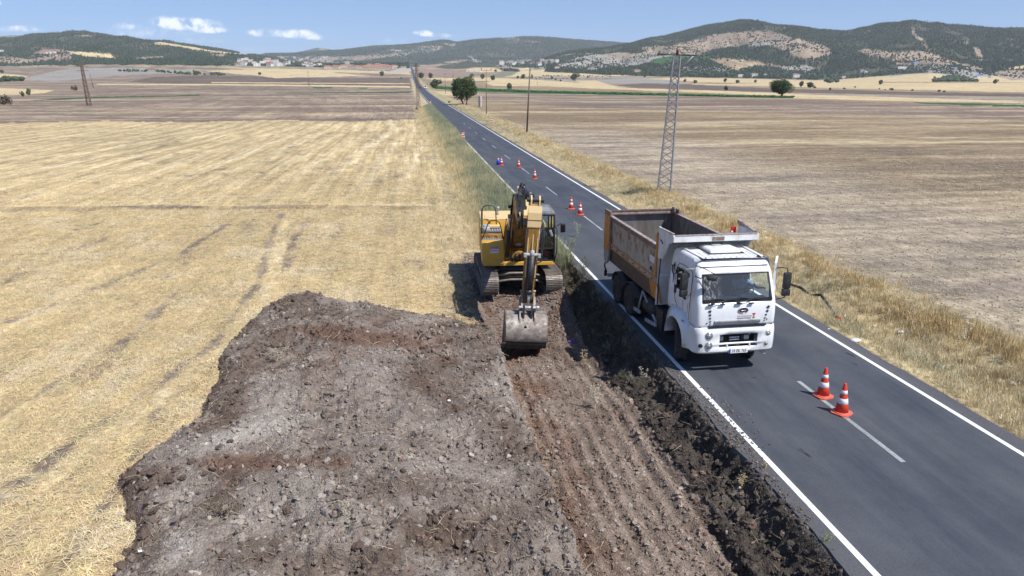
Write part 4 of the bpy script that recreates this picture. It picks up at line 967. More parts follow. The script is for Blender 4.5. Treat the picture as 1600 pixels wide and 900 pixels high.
def remap_cab(T):
    zo = [.25, .40, 1.12, 1.30, 1.80, 1.90, 2.66, 2.92, 3.07, 3.3]; zn = [.45, .57, 1.30, 1.43, 1.87, 1.98, 2.67, 2.84, 3.03, 3.21]
    cm = children_map()
    def go(o):
        if o.type == 'MESH':
            if o.location.length > 1e-5 or o.rotation_euler.to_quaternion().angle > 1e-4:
                o.location.z = float(np.interp(o.location.z, zo, zn)); o.location.x = o.location.x * .957 + .03; return
            n = len(o.data.vertices); c = np.empty(n * 3, np.float32); o.data.vertices.foreach_get('co', c); c = c.reshape(-1, 3)
            c[:, 2] = np.interp(c[:, 2], zo, zn); c[:, 0] = c[:, 0] * .957 + .03; o.data.vertices.foreach_set('co', c.ravel()); o.data.update()
        for ch in cm.get(o.name, []): go(ch)
    for ch in cm.get(T.name, []): go(ch)
# ================================================================== TIPPER TRUCK  (x right, y to the rear, front bumper at y = 0)
def build_truck():
    T = empty('dump_truck', (8.27, 16.47, 0), .016, 'white cab tipper truck with rusty orange and beige body, driver door open', 'truck')
    # ---- cab shell as stacked plan outlines
    zs = [1.12, 1.22, 1.5, 1.80, 1.90, 2.30, 2.55, 2.66, 2.74, 2.90, 2.925, 3.00, 3.045, 3.065]
    fy = [.10, .09, .085, .10, .13, .26, .345, .385, .42, .50, .50, .56, .66, .80]
    hw = [1.165, 1.17, 1.17, 1.165, 1.16, 1.135, 1.115, 1.105, 1.10, 1.085, 1.075, 1.06, 1.02, .96]
    ysd = [2.12, 1.62, 1.28, .86, .80, .52]
    front = [-1.0, -.66, -.22, .22, .66, 1.0]
    b = MB(); rings = []
    for z, f, w in zip(zs, fy, hw):
        back = 2.12 if z < 3.0 else 2.10 - (z - 3) * 1.2
        pts = [(-w, min(y, back) if k == 0 else y + 0) for k, y in enumerate(ysd)]
        rc = .14
        arc = [(-w + rc - rc * math.cos(a), f + rc - rc * math.sin(a)) for a in (R(8), R(30), R(55), R(78))]
        half = pts + arc; ring = half + [(x * w / 1.17, f - .012 * (1 - (x / 1.0) ** 2)) for x in front] + [(-x, y) for x, y in half[::-1]]
        rings.append([b.bm.verts.new((x, y, z)) for x, y in ring])
    n = len(rings[0]); side_n = len(ysd)
    def skip(k, i):
        z0 = zs[k]
        if 10 <= i <= 14 and 4 <= k <= 6: return 'ws'                       # windscreen
        if 4 <= k <= 5 and i in (1, 2): return 'sw'                         # side panes, left
        j = n - 2 - i
        if j in (1, 2, 3, 4) and k <= 6: return 'dr'                        # open doorway on the driver's side
        return None
    for k in range(len(zs) - 1):
        for i in range(n - 1):
            if skip(k, i): continue
            b.bm.faces.new((rings[k][i], rings[k][i + 1], rings[k + 1][i + 1], rings[k + 1][i]))
        if k > 1 or True:
            b.bm.faces.new((rings[k][n - 1], rings[k][0], rings[k + 1][0], rings[k + 1][n - 1]))
    top = rings[-1]; b.bm.faces.new(top[::-1])
    bmesh.ops.recalc_face_normals(b.bm, faces=b.bm.faces[:])
    cab = b.build('cab', WHITE, T, 'auto'); sm = cab.modifiers.new('solid', 'SOLIDIFY'); sm.thickness = .03; sm.offset = -1
    # roof gutter line, ribs, visor seam
    g = MB(); g.box((0, .485, 2.912), (1.96, .02, .016)); g.build('visor_seam', BLACKP, cab)
    for k in range(9):
        g = MB(); x = -.72 + k * .18; g.box((x, 1.0, 3.072), (.02, .62, .012), (R(1.5), 0, 0), .004); g.build('roof_rib', WHITE, cab)
    for s in (-1, 1):
        g = MB(); g.box((s * .88, 1.25, 3.085), (.10, 1.3, .05), (0, 0, s * R(-3)), .02); g.build('roof_rail', WHITE, cab, 'auto')
        g = MB(); g.lathe([(0, .05), (.04, .045), (.055, .02), (.06, 0)], (s * .80, .66, 3.05), 12, sy=1.4); g.build('marker_lamp', BLACKP, cab, True)
    # roof hatch
    h = MB(); h.box((.03, 1.50, 3.135), (.98, .86, .15), (R(-2), 0, 0), .06, (.86, .84)); hatch = h.build('roof_hatch', WHITE, T, 'auto')
    h = MB(); h.box((.03, 1.50, 3.072), (1.04, .92, .02), (R(-2), 0, 0)); h.build('hatch_seal', BLACKP, hatch)
    h = MB(); h.lathe([(0, .03), (.13, .028), (.15, .01), (.16, 0)], (-.02, 1.62, 3.215), 18, sy=.7); h.build('hatch_vent', GREYM, hatch, True)
    # windscreen
    b = MB(); rows = []
    for k in (4, 5, 6, 7):
        rows.append([b.bm.verts.new((x * hw[k] / 1.17, fy[k] + .014 - .012 * (1 - (x / 1.0) ** 2), zs[k])) for x in front])
    for a, c in zip(rows, rows[1:]):
        for i in range(len(front) - 1): b.bm.faces.new((a[i], a[i + 1], c[i + 1], c[i]))
    ws = b.build('windscreen', GLASS, T, True)
    g = MB()                                                                   # black surround
    def rib(p, q, w=.05, t=.014): 
        p, q = Vector(p), Vector(q); d = q - p; nrm = Vector((0, -1, 0)); sdv = d.cross(nrm).normalized() * w / 2; nrm = d.cross(sdv).normalized() * t / 2
        vs = [g.bm.verts.new(x) for x in (p - sdv - nrm, p + sdv - nrm, p + sdv + nrm, p - sdv + nrm, q - sdv - nrm, q + sdv - nrm, q + sdv + nrm, q - sdv + nrm)]
        for f in ((0, 1, 2, 3), (7, 6, 5, 4), (0, 4, 5, 1), (1, 5, 6, 2), (2, 6, 7, 3), (3, 7, 4, 0)): g.bm.faces.new([vs[i] for i in f])
    rib((-1.0, .115, 1.93), (1.0, .115, 1.93), .10); rib((-.97, .372, 2.65), (.97, .372, 2.65), .03)
    rib((-.995, .13, 1.9), (-.95, .386, 2.66)); rib((.995, .13, 1.9), (.95, .386, 2.66)); g.build('windscreen_seal', BLACKP, T)
    for x0, x1 in ((-.75, -.15), (-.02, .58)):                                # wipers
        g = MB(); g.tube([(x0, .03, 1.90), (x0 + .25, .055, 1.93), (x1, .10, 1.99)], .010); g.tube([(x0 + .05, .10, 2.00), (x1 + .1, .085, 1.955)], .008); g.box((x0, .045, 1.885), (.10, .05, .05), bev=.01); g.build('wiper', BLACKP, T)
    for x in (-.82, -.47, .02, .37):
        g = MB(); g.box((x, .055, 1.855), (.15, .05, .035), bev=.012); g.build('wiper_foot', BLACKP, T)
    # side panes and their frames, passenger side
    b = MB()
    b.poly([(-1.143, .83, 1.92), (-1.143, 1.60, 1.92), (-1.120, 1.60, 2.53), (-1.120, .83, 2.53)]); b.build('side_window', GLASSD, T)
    b = MB(); b.box((-1.14, 1.27, 2.22), (.02, .03, .66)); b.box((-1.14, 1.24, 1.915), (.03, .78, .03)); b.box((-1.125, 1.24, 2.535), (.03, .78, .02)); b.box((-1.14, 1.62, 2.22), (.02, .02, .62)); b.build('window_frame', BLACKP, T)
    # door outline and handle on the passenger side
    def strip(name, pts, r, mat, par):
        g = MB(); g.tube(pts, r, 5); return g.build(name, mat, par)
    strip('door_seam', [(-1.172, .60, 1.18), (-1.172, .58, 1.8), (-1.13, .60, 2.5), (-1.115, .68, 2.66), (-1.11, 1.2, 2.72), (-1.115, 1.58, 2.68), (-1.13, 1.70, 2.5), (-1.170, 1.72, 1.9), (-1.175, 1.60, 1.55), (-1.177, 1.30, 1.25), (-1.177, 1.05, 1.16), (-1.172, .60, 1.16)], .008, BLACKP, T)
    strip('door_panel_crease', [(-1.175, .70, 1.72), (-1.176, .70, 1.42), (-1.177, .88, 1.32), (-1.177, 1.0, 1.40), (-1.176, 1.04, 1.72)], .006, GREYM, T)
    g = MB(); g.box((-1.19, .93, 1.82), (.04, .16, .10), bev=.015); g.build('door_handle', BLACKP, T)
    g = MB(); g.box((-1.18, 1.62, 1.86), (.03, .12, .24), bev=.012); g.build('air_vent', BLACKP, T)
    # tribal print behind the door window
    g = MB()
    for pts in ([(-1.152, 1.83, 2.62), (-1.157, 1.80, 2.45), (-1.162, 1.84, 2.28)], [(-1.16, 1.98, 2.40), (-1.163, 1.90, 2.27), (-1.164, 1.84, 2.26)], [(-1.157, 1.62, 2.40), (-1.161, 1.72, 2.30), (-1.163, 1.84, 2.27)], [(-1.155, 1.70, 2.44), (-1.158, 1.68, 2.36), (-1.161, 1.74, 2.31)], [(-1.163, 1.84, 2.27), (-1.166, 1.80, 2.12), (-1.168, 1.86, 1.98)], [(-1.154, 1.98, 2.52), (-1.160, 1.97, 2.42), (-1.163, 1.90, 2.32)], [(-1.15, 1.86, 2.56), (-1.156, 1.89, 2.48), (-1.16, 1.85, 2.40)]):
        g.tube(pts, .022, 5, .005)
    g.build('black_flourish', INKB, T)
    # front panel: recessed grille strip, badge, stars, lettering
    g = MB(); g.box((.02, .065, 1.30), (1.34, .04, .115), bev=.012); gs = g.build('grille_strip', GREYM, T)
    g = MB()
    for k in range(64): g.box((-.62 + k * .0203, .042, 1.292), (.008, .012, .07))
    g.box((.02, .044, 1.292), (1.26, .006, .005)); g.build('mesh', CHROME, gs)
    g = MB(); g.box((.02, .05, 1.158), (1.66, .06, .06)); g.build('bonnet_gap', BLACKP, T)
    g = MB(); g.lathe([(.001, 0), (.075, -.003), (.085, -.012), (.092, 0)], (.16, .07, 1.645), 28, 'y', sx=1.65); bd = g.build('badge', BLACKP, T, True)
    g = MB(); g.torus((.16, .060, 1.645), .085, .006, M=Matrix.Diagonal((1.65, 1, 1, 1)) @ Matrix.Rotation(R(90), 4, 'X')); g.build('badge_ring', CHROME, bd)
    g = MB(); g.tube([(.075, .055, 1.66), (.12, .055, 1.635), (.16, .055, 1.66), (.20, .055, 1.635), (.245, .055, 1.66)], .007, 5); g.build('badge_script', CHROME, bd)
    def star(x, z, r, par=T):
        g = MB(); P = [(x + r * (1 if k % 2 == 0 else .42) * math.sin(k * math.pi / 5), z + r * (1 if k % 2 == 0 else .42) * math.cos(k * math.pi / 5)) for k in range(10)]
        g.prism(P, 'y', .068, .085); return g.build('star', INKB, par)
    for x, z, r in ((-.80, 1.66, .052), (-.79, 1.545, .046), (-.78, 1.44, .038), (-.77, 1.34, .03), (-.765, 1.26, .024), (-.86, 1.29, .026)): star(x, z, r)
    for x, z, r in ((.90, 1.72, .055), (.88, 1.59, .046), (.85, 1.475, .036), (.83, 1.37, .028), (.815, 1.29, .02), (.89, 1.33, .022)): star(x, z, r)
    text_mesh('lettering', 'Kahramanmaraş', .062, INKR, T, (.21, .074, 1.465), (R(90), 0, 0)); text_mesh('lettering', 'Büyükşehir Belediyesi', .055, INKN, T, (.20, .074, 1.40), (R(90), 0, 0), squeeze=.8)
    g = MB(); g.prism([(.44, 1.545), (.54, 1.545), (.50, 1.46), (.485, 1.46)], 'y', .068, .085); g.build('red_ribbon', INKR, T)
    g = MB(); g.lathe([(.001, 0), (.035, 0), (.04, .008)], (.493, .068, 1.425), 18, 'y'); g.build('gold_medal', INKG, T)
    # ---- bumper
    b = MB(); bw = 1.20
    def brow(z, f, w, rc=.26):
        h = [(-w, .95), (-w, .5)] + [(-w + rc - rc * math.cos(a), f + rc * .9 - rc * .9 * math.sin(a)) for a in (R(5), R(30), R(58), R(84))]
        fr = [-.50, -.26, .40, .62]
        return [b.bm.verts.new((x, y, z)) for x, y in h + [(x, f - .01) for x in fr] + [(-x, y) for x, y in h[::-1]]]
    bz = [(.40, .07), (.46, .015), (.58, .0), (.655, -.004), (.70, -.006), (.94, .0), (1.04, .02), (1.10, .055), (1.12, .10)]
    rs = [brow(z, f, bw - (.05 if z < .45 else 0)) for z, f in bz]; n = len(rs[0])
    for k in range(len(rs) - 1):
        for i in range(n - 1):
            if 6 <= i <= 8 and k == 4: continue                            # main opening
            if k == 2 and i in (6, 7, 8): continue                         # lower slots
            b.bm.faces.new((rs[k][i], rs[k][i + 1], rs[k + 1][i + 1], rs[k + 1][i]))
    bmesh.ops.recalc_face_normals(b.bm, faces=b.bm.faces[:])
    bp = b.build('bumper', WHITE, T, 'auto'); sm = bp.modifiers.new('solid', 'SOLIDIFY'); sm.thickness = .05; sm.offset = -1
    for x in (-.26, .40):
        g = MB(); g.box((x, .01, .62), (.045, .05, .10), bev=.006); g.build('slot_bar', WHITE, bp)
    g = MB(); g.box((.04, .30, .80), (1.30, .02, .56)); g.build('radiator', DARKM, T)
    for x, z, sx, sz, mt in ((-.40, .77, .15, .13, GREYM), (.36, .78, .15, .13, GREYM), (.0, .735, .30, .035, CHROME), (.0, .80, .30, .03, CHROME), (-.15, .82, .04, .22, DARKM), (.22, .82, .04, .22, DARKM), (.62, .88, .14, .014, GREYM), (-.55, .86, .14, .012, GREYM), (.0, .77, .26, .04, BLACKP)):
        g = MB(); g.box((x, .16, z), (sx, .08, sz), bev=.008); g.build('grille_part', mt, T)
    for x in (-.40, .45):
        g = MB(); g.lathe([(.001, -.01), (.035, -.01), (.045, .02)], (x, .13, .89), 14, 'y'); g.build('horn', GREYM, T)
    for x, z, sdx in ((-.82, .92, -1), (-.81, .65, -1), (.93, .90, 1), (.90, .63, 1)):
        rz = R(-26) * (-sdx) * -1
        hl = empty('headlight_mount', (x, .012 if abs(x) < .95 else .045, z), 0)
        bpy.data.objects.remove(hl)
        g = MB(); g.lathe([(.001, -.030), (.06, -.026), (.092, -.005), (.098, .02)], (0, 0, 0), 24, 'y'); o = g.build('headlight', LENS, T, True); o.location = (x, -.012 if sdx < 0 else .02, z); o.rotation_euler = (0, 0, R(9) * sdx)
        g = MB(); g.torus((0, -.005, 0), .098, .010, 24, 6, Matrix.Rotation(R(90), 4, 'X')); g.build('lamp_ring', CHROME, o)
        g = MB(); g.lathe([(.001, -.04), (.03, -.038), (.042, -.028)], (.0, 0, .0), 14, 'y'); g.build('bulb_cap', CHROME, o, True)
    g = MB(); g.lathe([(.001, 0), (.05, -.004), (.06, .01)], (0, 0, 0), 18, 'y'); o = g.build('tow_hole', BLACKP, T); o.location = (-1.04, -.005, .655); o.rotation_euler = (0, 0, R(-28))
    g = MB(); g.lathe([(.001, -.01), (.035, -.006), (.04, .01)], (0, 0, 0), 12, 'y'); o = g.build('side_lamp', AMBER, T); o.location = (1.10, .09, .70); o.rotation_euler = (0, 0, R(52))
    # plate
    g = MB(); g.box((.07, -.028, .475), (.56, .012, .125), bev=.004); pl = g.build('number_plate', M('plate_white', (.78, .78, .76), rough=.4), T)
    g = MB(); g.box((-.183, -.037, .475), (.05, .006, .115)); g.build('plate_band', BLUEP, pl)
    text_mesh('plate_text', '33 EK 765', .115, INKB, pl, (.095, -.037, .475), (R(90), 0, 0), squeeze=.86)
    g = MB(); g.prism([(.72, .42), (.93, .46), (.97, .25), (.86, .27)], 'y', .10, .16); g.build('torn_splash_plate', GREYM, T)
    # ---- mirrors
    def mirror(par, x, y, z, s, rz=0):
        o = empty('mirror', (x, y, z)); o.parent = par; o.rotation_euler = (0, 0, rz)
        g = MB(); g.box((0, 0, .0), (.22, .10, .44), bev=.035); g.build('mirror_shell', BLACKP, o, 'auto'); g = MB(); g.box((0, .052, .0), (.17, .006, .37)); g.build('mirror_glass', MIRROR, o)
        g = MB(); g.box((-.0, .0, -.33), (.23, .11, .20), bev=.035); g.build('wide_mirror_shell', BLACKP, o, 'auto'); return o
    # ---- inside
    g = MB(); g.box((0, .42, 1.80), (2.1, .52, .16), bev=.05); g.box((.55, .62, 1.88), (.5, .18, .12), bev=.04); g.build('dashboard', DASHT, T, 'auto')
    g = MB(); g.box((0, 1.1, 1.14), (2.14, 2.0, .04)); g.build('cab_floor', BLACKP, T)
    g = MB(); g.box((0, 2.06, 2.1), (2.1, .04, 1.6)); g.build('cab_rear_lining', SEATM, T)
    for x in (-.55, .55):
        g = MB(); g.box((x, 1.35, 1.55), (.52, .52, .16), bev=.05); g.box((x, 1.64, 1.95), (.52, .14, .72), (R(-8), 0, 0), .05); g.box((x, 1.72, 2.36), (.30, .12, .18), bev=.04); g.build('seat', SEATM, T, 'auto')
    g = MB(); g.torus((0, 0, 0), .225, .017, 28, 8); g.box((0, 0, 0), (.40, .05, .02)); g.box((0, -.1, 0), (.05, .2, .02)); o = g.build('steering_wheel', BLACKP, T); o.location = (.55, .80, 2.03); o.rotation_euler = (R(28), 0, 0)
    g = MB(); g.cyl((.55, .55, 1.75), (.55, .79, 2.01), .04); g.build('steering_column', BLACKP, T)
    remap_cab(T)
    mirror(T, -1.32, .52, 2.47, -1, R(14))
    g = MB(); g.tube([(-1.05, .50, 2.80), (-1.16, .42, 2.82), (-1.32, .50, 2.80), (-1.32, .52, 2.66)], .014); g.build('mirror_arm', GREYM, T)
    g = MB(); g.tube([(-1.07, .60, 2.10), (-1.20, .52, 2.02), (-1.32, .52, 2.06)], .014); g.build('mirror_arm', GREYM, T)
    # kerb mirror hung in front of the windscreen
    g = MB(); g.box((-.78, .03, 2.66), (.27, .12, .13), (0, R(8), 0), .045); g.build('front_mirror', BLACKP, T, 'auto')
    g = MB(); g.tube([(-1.06, .46, 2.90), (-.90, .26, 2.86), (-.70, .05, 2.76)], .011); g.tube([(-1.07, .44, 2.62), (-.99, .25, 2.60), (-.94, .10, 2.72), (-.74, .03, 2.72)], .013); g.build('front_mirror_arm', BLACKP, T)
    # ---- open driver's door
    D = empty('driver_door', (1.15, .40, .14), 0); D.parent = T; D.rotation_euler = (0, 0, R(-31))
    prof = [(0, 1.0), (1.02, 1.0), (1.10, 1.5), (1.10, 1.9), (1.02, 2.62), (.16, 2.70), (.0, 1.95)]
    b = MB(); b.prism([(0, 1.0), (.98, 1.0), (1.08, 1.3), (1.08, 1.86), (0, 1.86)], 'x', -.035, .035); b.build('door_panel', WHITE, D)
    b = MB(); b.prism([(-.0, 1.862), (.05, 1.862), (.16, 2.66), (.10, 2.72)], 'x', -.03, .03); b.prism([(1.02, 1.862), (1.08, 1.862), (1.0, 2.72), (.94, 2.66)], 'x', -.03, .03); b.prism([(.10, 2.66), (.99, 2.66), (.99, 2.725), (.12, 2.725)], 'x', -.028, .028); b.build('door_window_frame', WHITE, D)
    b = MB(); b.poly([(0, .05, 1.87), (0, 1.03, 1.87), (0, .96, 2.66), (0, .15, 2.66)]); b.build('door_window', GLASSX, D)
    b = MB(); b.box((.055, .10, 1.72), (.03, .16, .07), bev=.01); b.build('door_grip', BLACKP, D)
    mirror(D, .32, .12, 2.28, 1, R(31))
    g = MB(); g.tube([(.03, .08, 2.60), (.18, .08, 2.63), (.30, .11, 2.61), (.32, .12, 2.50)], .014); g.build('mirror_arm', BLACKP, D)
    g = MB(); g.tube([(.03, .08, 1.72), (.16, .09, 1.76), (.30, .12, 1.80), (.32, .12, 1.88)], .014); g.build('mirror_arm', BLACKP, D)
    # ---- front wings and wheels
    def arch(s):
        b = MB(); A = []
        for k in range(13):
            a = math.pi * k / 12; A.append((1.28 - .66 * math.cos(a), .58 + .64 * math.sin(a)))
        out = [(.42, .60), (.36, 1.0), (.40, 1.30), (1.0, 1.52), (1.75, 1.46), (2.05, 1.15), (2.12, .50)]
        va = [b.bm.verts.new((s * 1.215, y, z)) for y, z in A]
        vo = []
        for k in range(13):
            t_ = k / 12 * (len(out) - 1); i = min(int(t_), len(out) - 2); q = t_ - i
            vo.append(b.bm.verts.new((s * 1.10, out[i][0] * (1 - q) + out[i + 1][0] * q, out[i][1] * (1 - q) + out[i + 1][1] * q)))
        vi = [b.bm.verts.new((s * .80, y, z)) for y, z in A]
        for k in range(12):
            b.bm.faces.new((va[k], va[k + 1], vo[k + 1], vo[k])); b.bm.faces.new((vi[k], vi[k + 1], va[k + 1], va[k]))
        bmesh.ops.recalc_face_normals(b.bm, faces=b.bm.faces[:])
        o = b.build('front_wing', WHITE, T, 'auto'); sm = o.modifiers.new('s', 'SOLIDIFY'); sm.thickness = .03
        return o
    for s in (-1, 1): arch(s)
    g = MB(); g.box((-1.20, .72, 1.30), (.02, .09, .05), bev=.01); g.build('indicator', REDP, T)
    wheel('w', T, (-.98, 1.22, .52), .52, .33, -1, R(-20)); wheel('w', T, (1.0, 1.22, .52), .52, .33, 1, R(-20))
    for y in (5.2, 6.55):
        for s in (-1, 1):
            wheel('w', T, (s * 1.09, y, .50), .50, .27, s, 0, True); wheel('w', T, (s * .78, y, .50), .50, .27, s, 0, True)
        g = MB(); g.cyl((-.9, y, .5), (.9, y, .5), .07, n=10); g.lathe([(.05, -.25), (.2, -.1), (.2, .1), (.05, .25)], (0, y, .5), 14, 'x'); g.build('axle', DARKM, T)
    g = MB(); g.cyl((-.9, 1.22, .5), (.9, 1.22, .5), .05, n=10); g.build('axle', DARKM, T)
    # chassis and what hangs on it
    for s in (-1, 1):
        g = MB(); g.box((s * .42, 4.4, .92), (.08, 6.9, .26)); g.build('chassis_rail', DARKM, T)
    for y in (2.2, 3.6, 5.9, 7.6):
        g = MB(); g.box((0, y, .90), (.8, .10, .2)); g.build('cross_member', DARKM, T)
    g = MB(); g.box((-.86, 2.62, .72), (.56, .62, .62), bev=.06); g.build('air_tank_box', BLACKP, T, 'auto'); g = MB(); g.cyl((-.95, 3.05, .78), (-.95, 3.9, .78), .26, n=20); g.build('fuel_tank', DARKM, T, True)
    g = MB(); g.cyl((.92, 2.5, .78), (.92, 3.7, .78), .27, n=20); g.build('fuel_tank', GREYM, T, True)
    g = MB(); g.cyl((-.62, 2.55, 1.10), (-.62, 3.25, 1.10), .20, n=18); g.build('exhaust_silencer', DARKM, T, True)
    for x, z0, z1 in ((-1.14, .40, .95),):
        g = MB(); g.box((-1.17, 2.25, .72), (.03, .06, .62), (R(6), 0, 0)); g.build('mud_flap', BLACKP, T)
    g = MB(); g.box((-.95, 2.02, .72), (.45, .03, .66)); g.build('mud_flap', BLACKP, T)
    for s in (-1,):                                                          # side guard of grey rails
        g = MB(); g.box((s * 1.18, 3.15, .42), (.05, .95, .11), (R(-8), 0, 0), .01); g.build('guard_rail', GREYM, T)
        g = MB(); g.box((s * 1.18, 4.45, .40), (.05, .62, .12), (R(-5), 0, 0), .01); g.build('guard_rail', GREYM, T)
        g = MB(); g.tube([(s * 1.16, 2.75, .56), (s * 1.12, 4.10, 1.10)], .045, 6); g.build('guard_strut', GREYM, T)
        g = MB(); g.tube([(s * 1.14, 4.45, .42), (s * 1.10, 4.20, 1.12)], .035, 6); g.build('guard_strut', GREYM, T)
        g = MB(); g.tube([(s * 1.10, 2.9, .42), (s * 1.10, 2.9, .85)], .02, 6); g.build('guard_strut', GREYM, T)
    for s in (-1, 1):                                                        # rear mudguards
        for yc in (5.2, 6.55):
            b = MB(); v0 = []; v1 = []
            for k in range(9):
                a = R(18) + R(144) * k / 8; y, z = yc - .62 * math.cos(a), .5 + .62 * math.sin(a); v0.append(b.bm.verts.new((s * .62, y, z))); v1.append(b.bm.verts.new((s * 1.24, y, z)))
            for k in range(8): b.bm.faces.new((v0[k], v0[k + 1], v1[k + 1], v1[k]))
            o = b.build('rear_mudguard', BLACKP, T, True); sm = o.modifiers.new('s', 'SOLIDIFY'); sm.thickness = .02
    g = MB(); g.box((0, 7.95, .62), (2.3, .08, .12)); g.build('rear_bumper', GREYM, T)
    g = MB(); g.tube([(-1.2, 7.9, .75), (-1.26, 7.97, .95), (-1.26, 7.97, 1.1)], .03); g.box((-1.22, 7.97, .70), (.10, .06, .22), bev=.01); g.build('rear_lamp_bracket', BLACKP, T)
    # ---- tipping body
    y0, y1 = 2.72, 7.98; zt, zb = 2.90, 1.20
    for s in (-1, 1):
        b = MB(); b.box((s * 1.235, (y0 + y1) / 2, 2.36), (.03, y1 - y0, .86)); b.build('body_side', BEIGE, T)
        b = MB(); b.box((s * 1.215, (y0 + y1) / 2 + .03, 2.36), (.012, y1 - y0 - .1, .86)); b.build('side_lining', SCRAPE, T)
        b = MB(); b.box((s * 1.245, (y0 + y1) / 2, 2.84), (.09, y1 - y0, .14), bev=.015); b.build('top_rail', RUSTD, T)
        b = MB(); b.box((s * 1.235, (y0 + y1) / 2, 2.925), (.13, y1 - y0, .03), bev=.006); b.build('rail_cap', RAILT, T)
        b = MB(); b.box((s * 1.26, (y0 + y1) / 2, 1.95), (.05, y1 - y0, .045), bev=.01); b.build('orange_edge', ORANGE, T)
        b = MB(); b.box((s * 1.262, (y0 + y1) / 2, 1.80), (.05, y1 - y0, .028), bev=.008); b.build('orange_edge', ORANGE, T)
        b = MB(); b.box((s * 1.25, (y0 + y1) / 2, 1.875), (.03, y1 - y0, .12)); b.build('side_strip', BEIGE, T)
        for k in range(9): 
            b = MB(); b.cyl((s * 1.26, y0 + .3 + k * .58, 1.875), (s * 1.295, y0 + .3 + k * .58, 1.875), .02, n=8); b.build('side_bolt', DARKM, T)
        b = MB(); b.prism([(s * 1.25, 1.785), (s * 1.13, zb), (s * 1.09, zb), (s * 1.21, 1.785)], 'y', y0 + .62, y1 - .05); b.build('lower_chamfer', CHAMF, T)
        b = MB(); b.prism([(s * 1.25, 1.785), (s * 1.13, zb), (s * 1.09, zb), (s * 1.21, 1.785)], 'y', y0 - .16, y0 + .62); b.build('lower_chamfer_end', ORANGE, T)
        # orange rear post with its curved foot
        b = MB(); b.box((s * 1.27, y1 - .26, 2.28), (.08, .66, 1.30), bev=.02); b.build('rear_post', ORANGE, T)
        b = MB(); b.box((s * 1.27, y1 - .26, 3.00), (.085, .68, .18), bev=.02); b.box((s * 1.285, y1 - .66, 2.30), (.07, .14, 1.3), bev=.01); b.build('rear_post_cap', RUSTD, T)
        b = MB(); b.prism([(y1 - .55, 1.67), (y1 + .07, 1.67), (y1 + .06, 1.42), (y1 - .06, 1.22), (y1 - .22, 1.12), (y1 - .42, 1.22), (y1 - .52, 1.42)], 'x', s * 1.235, s * 1.30); b.build('post_foot', GREYM, T)
        b = MB(); b.box((s * 1.262, y0 + .04, 2.62), (.06, .09, 1.36), bev=.012); b.build('front_post', ORANGE if s < 0 else GREYM, T)
    for k, (y, w_, h_, z) in enumerate(((3.15, .42, .20, 2.42), (3.2, .18, .12, 2.12))):
        b = MB(); b.box((-1.2525, y, z), (.006, w_, h_)); b.build('side_sticker', (WHITEW, DARKM)[k], T)
    b = MB(); b.box((0, (y0 + y1) / 2, 1.62), (1.95, y1 - y0 - .05, .05)); b.build('body_floor', SCRAPE, T)
    for s in (-1, 1):
        b = MB(); b.prism([(s * 1.215, 1.95), (s * .96, 1.645), (s * .96, 1.60), (s * 1.215, 1.90)], 'y', y0 + .05, y1 - .05); b.build('floor_slope', SCRAPE, T)
    b = MB(); b.box((0, (y0 + y1) / 2, 1.24), (2.2, y1 - y0 - .1, .05)); b.build('body_underside', DARKM, T)
    b = MB(); b.box((0, y1 - .01, 2.33), (2.40, .06, 1.22)); b.build('tailgate', ORANGE, T)
    b = MB(); b.box((0, y1 - .06, 2.30), (2.38, .02, 1.26)); b.build('tailgate_lining', SCRAPE, T)
    b = MB(); b.box((0, y1 - .02, 2.98), (2.5, .13, .10), bev=.015); b.build('tailgate_top_rail', RAILT, T)
    b = MB(); b.box((0, y1 - .15, 2.92), (2.34, .10, .08), bev=.02); b.box((0, y1 - .1, 3.04), (2.3, .03, .04)); b.build('tailgate_hinge_bar', RUSTD, T)
    b = MB(); b.box((1.17, y1 - .2, 3.0), (.06, .42, .16), (R(-10), 0, 0), .01); b.build('hinge_arm', RUSTD, T)
    # front wall with its flared hood over the cab
    b = MB(); b.box((0, y0 - .01, 2.06), (2.46, .06, 1.86)); fw = b.build('front_wall', WHITEW, T)
    for x in (-.72, -.25, .25, .72):
        b = MB(); b.box((x, y0 - .07, 2.2), (.10, .08, 2.0), bev=.01); b.build('wall_rib', WHITEW, T)
    b = MB(); b.box((0, y0 - .075, 2.05), (2.3, .09, .05), bev=.01); b.build('wall_bar', WHITE, T)
    b = MB(); b.box((0, y0 + .028, 2.30), (2.42, .012, 1.3)); b.build('wall_lining', SCRAPE, T)
    b = MB(); b.prism([(y0 - .0, 2.93), (y0 - .0, 2.99), (1.68, 3.40), (1.68, 3.33)], 'x', -1.17, 1.17); b.build('hood_underside', WHITEW, T)
    b = MB(); b.box((0, 1.64, 3.345), (2.50, .10, .18), bev=.012); b.build('hood_lip', WHITEW, T)
    b = MB(); b.box((0, 1.64, 3.441), (2.40, .12, .012)); b.build('lip_cap', RAILT, T)
    b = MB(); b.box((.05, 1.583, 3.335), (.34, .012, .10)); b.build('lip_plate', RUSTD, T)
    for s in (-1, 1):
        b = MB(); b.prism([(y0 + .04, 3.48), (1.65, 3.44), (1.65, 3.26), (2.0, 3.12), (y0 - .40, 2.62), (y0 + .04, 2.55)], 'x', s * 1.20, s * 1.245); b.build('hood_cheek', WHITEW, T)
        b = MB(); b.box((s * 1.225, 2.2, 3.475), (.075, 1.06, .02), (R(-1.3), 0, 0)); b.build('cheek_cap', RAILT, T)
    b = MB(); b.box((1.02, y0 - .02, 3.33), (.15, .05, .18), bev=.006); b.build('marker_board', REDP, T); b = MB(); b.prism([(.95, 3.25), (1.04, 3.25), (.95, 3.32)], 'y', y0 - .052, y0 - .047); b.build('marker_stripe', WHITE, T)
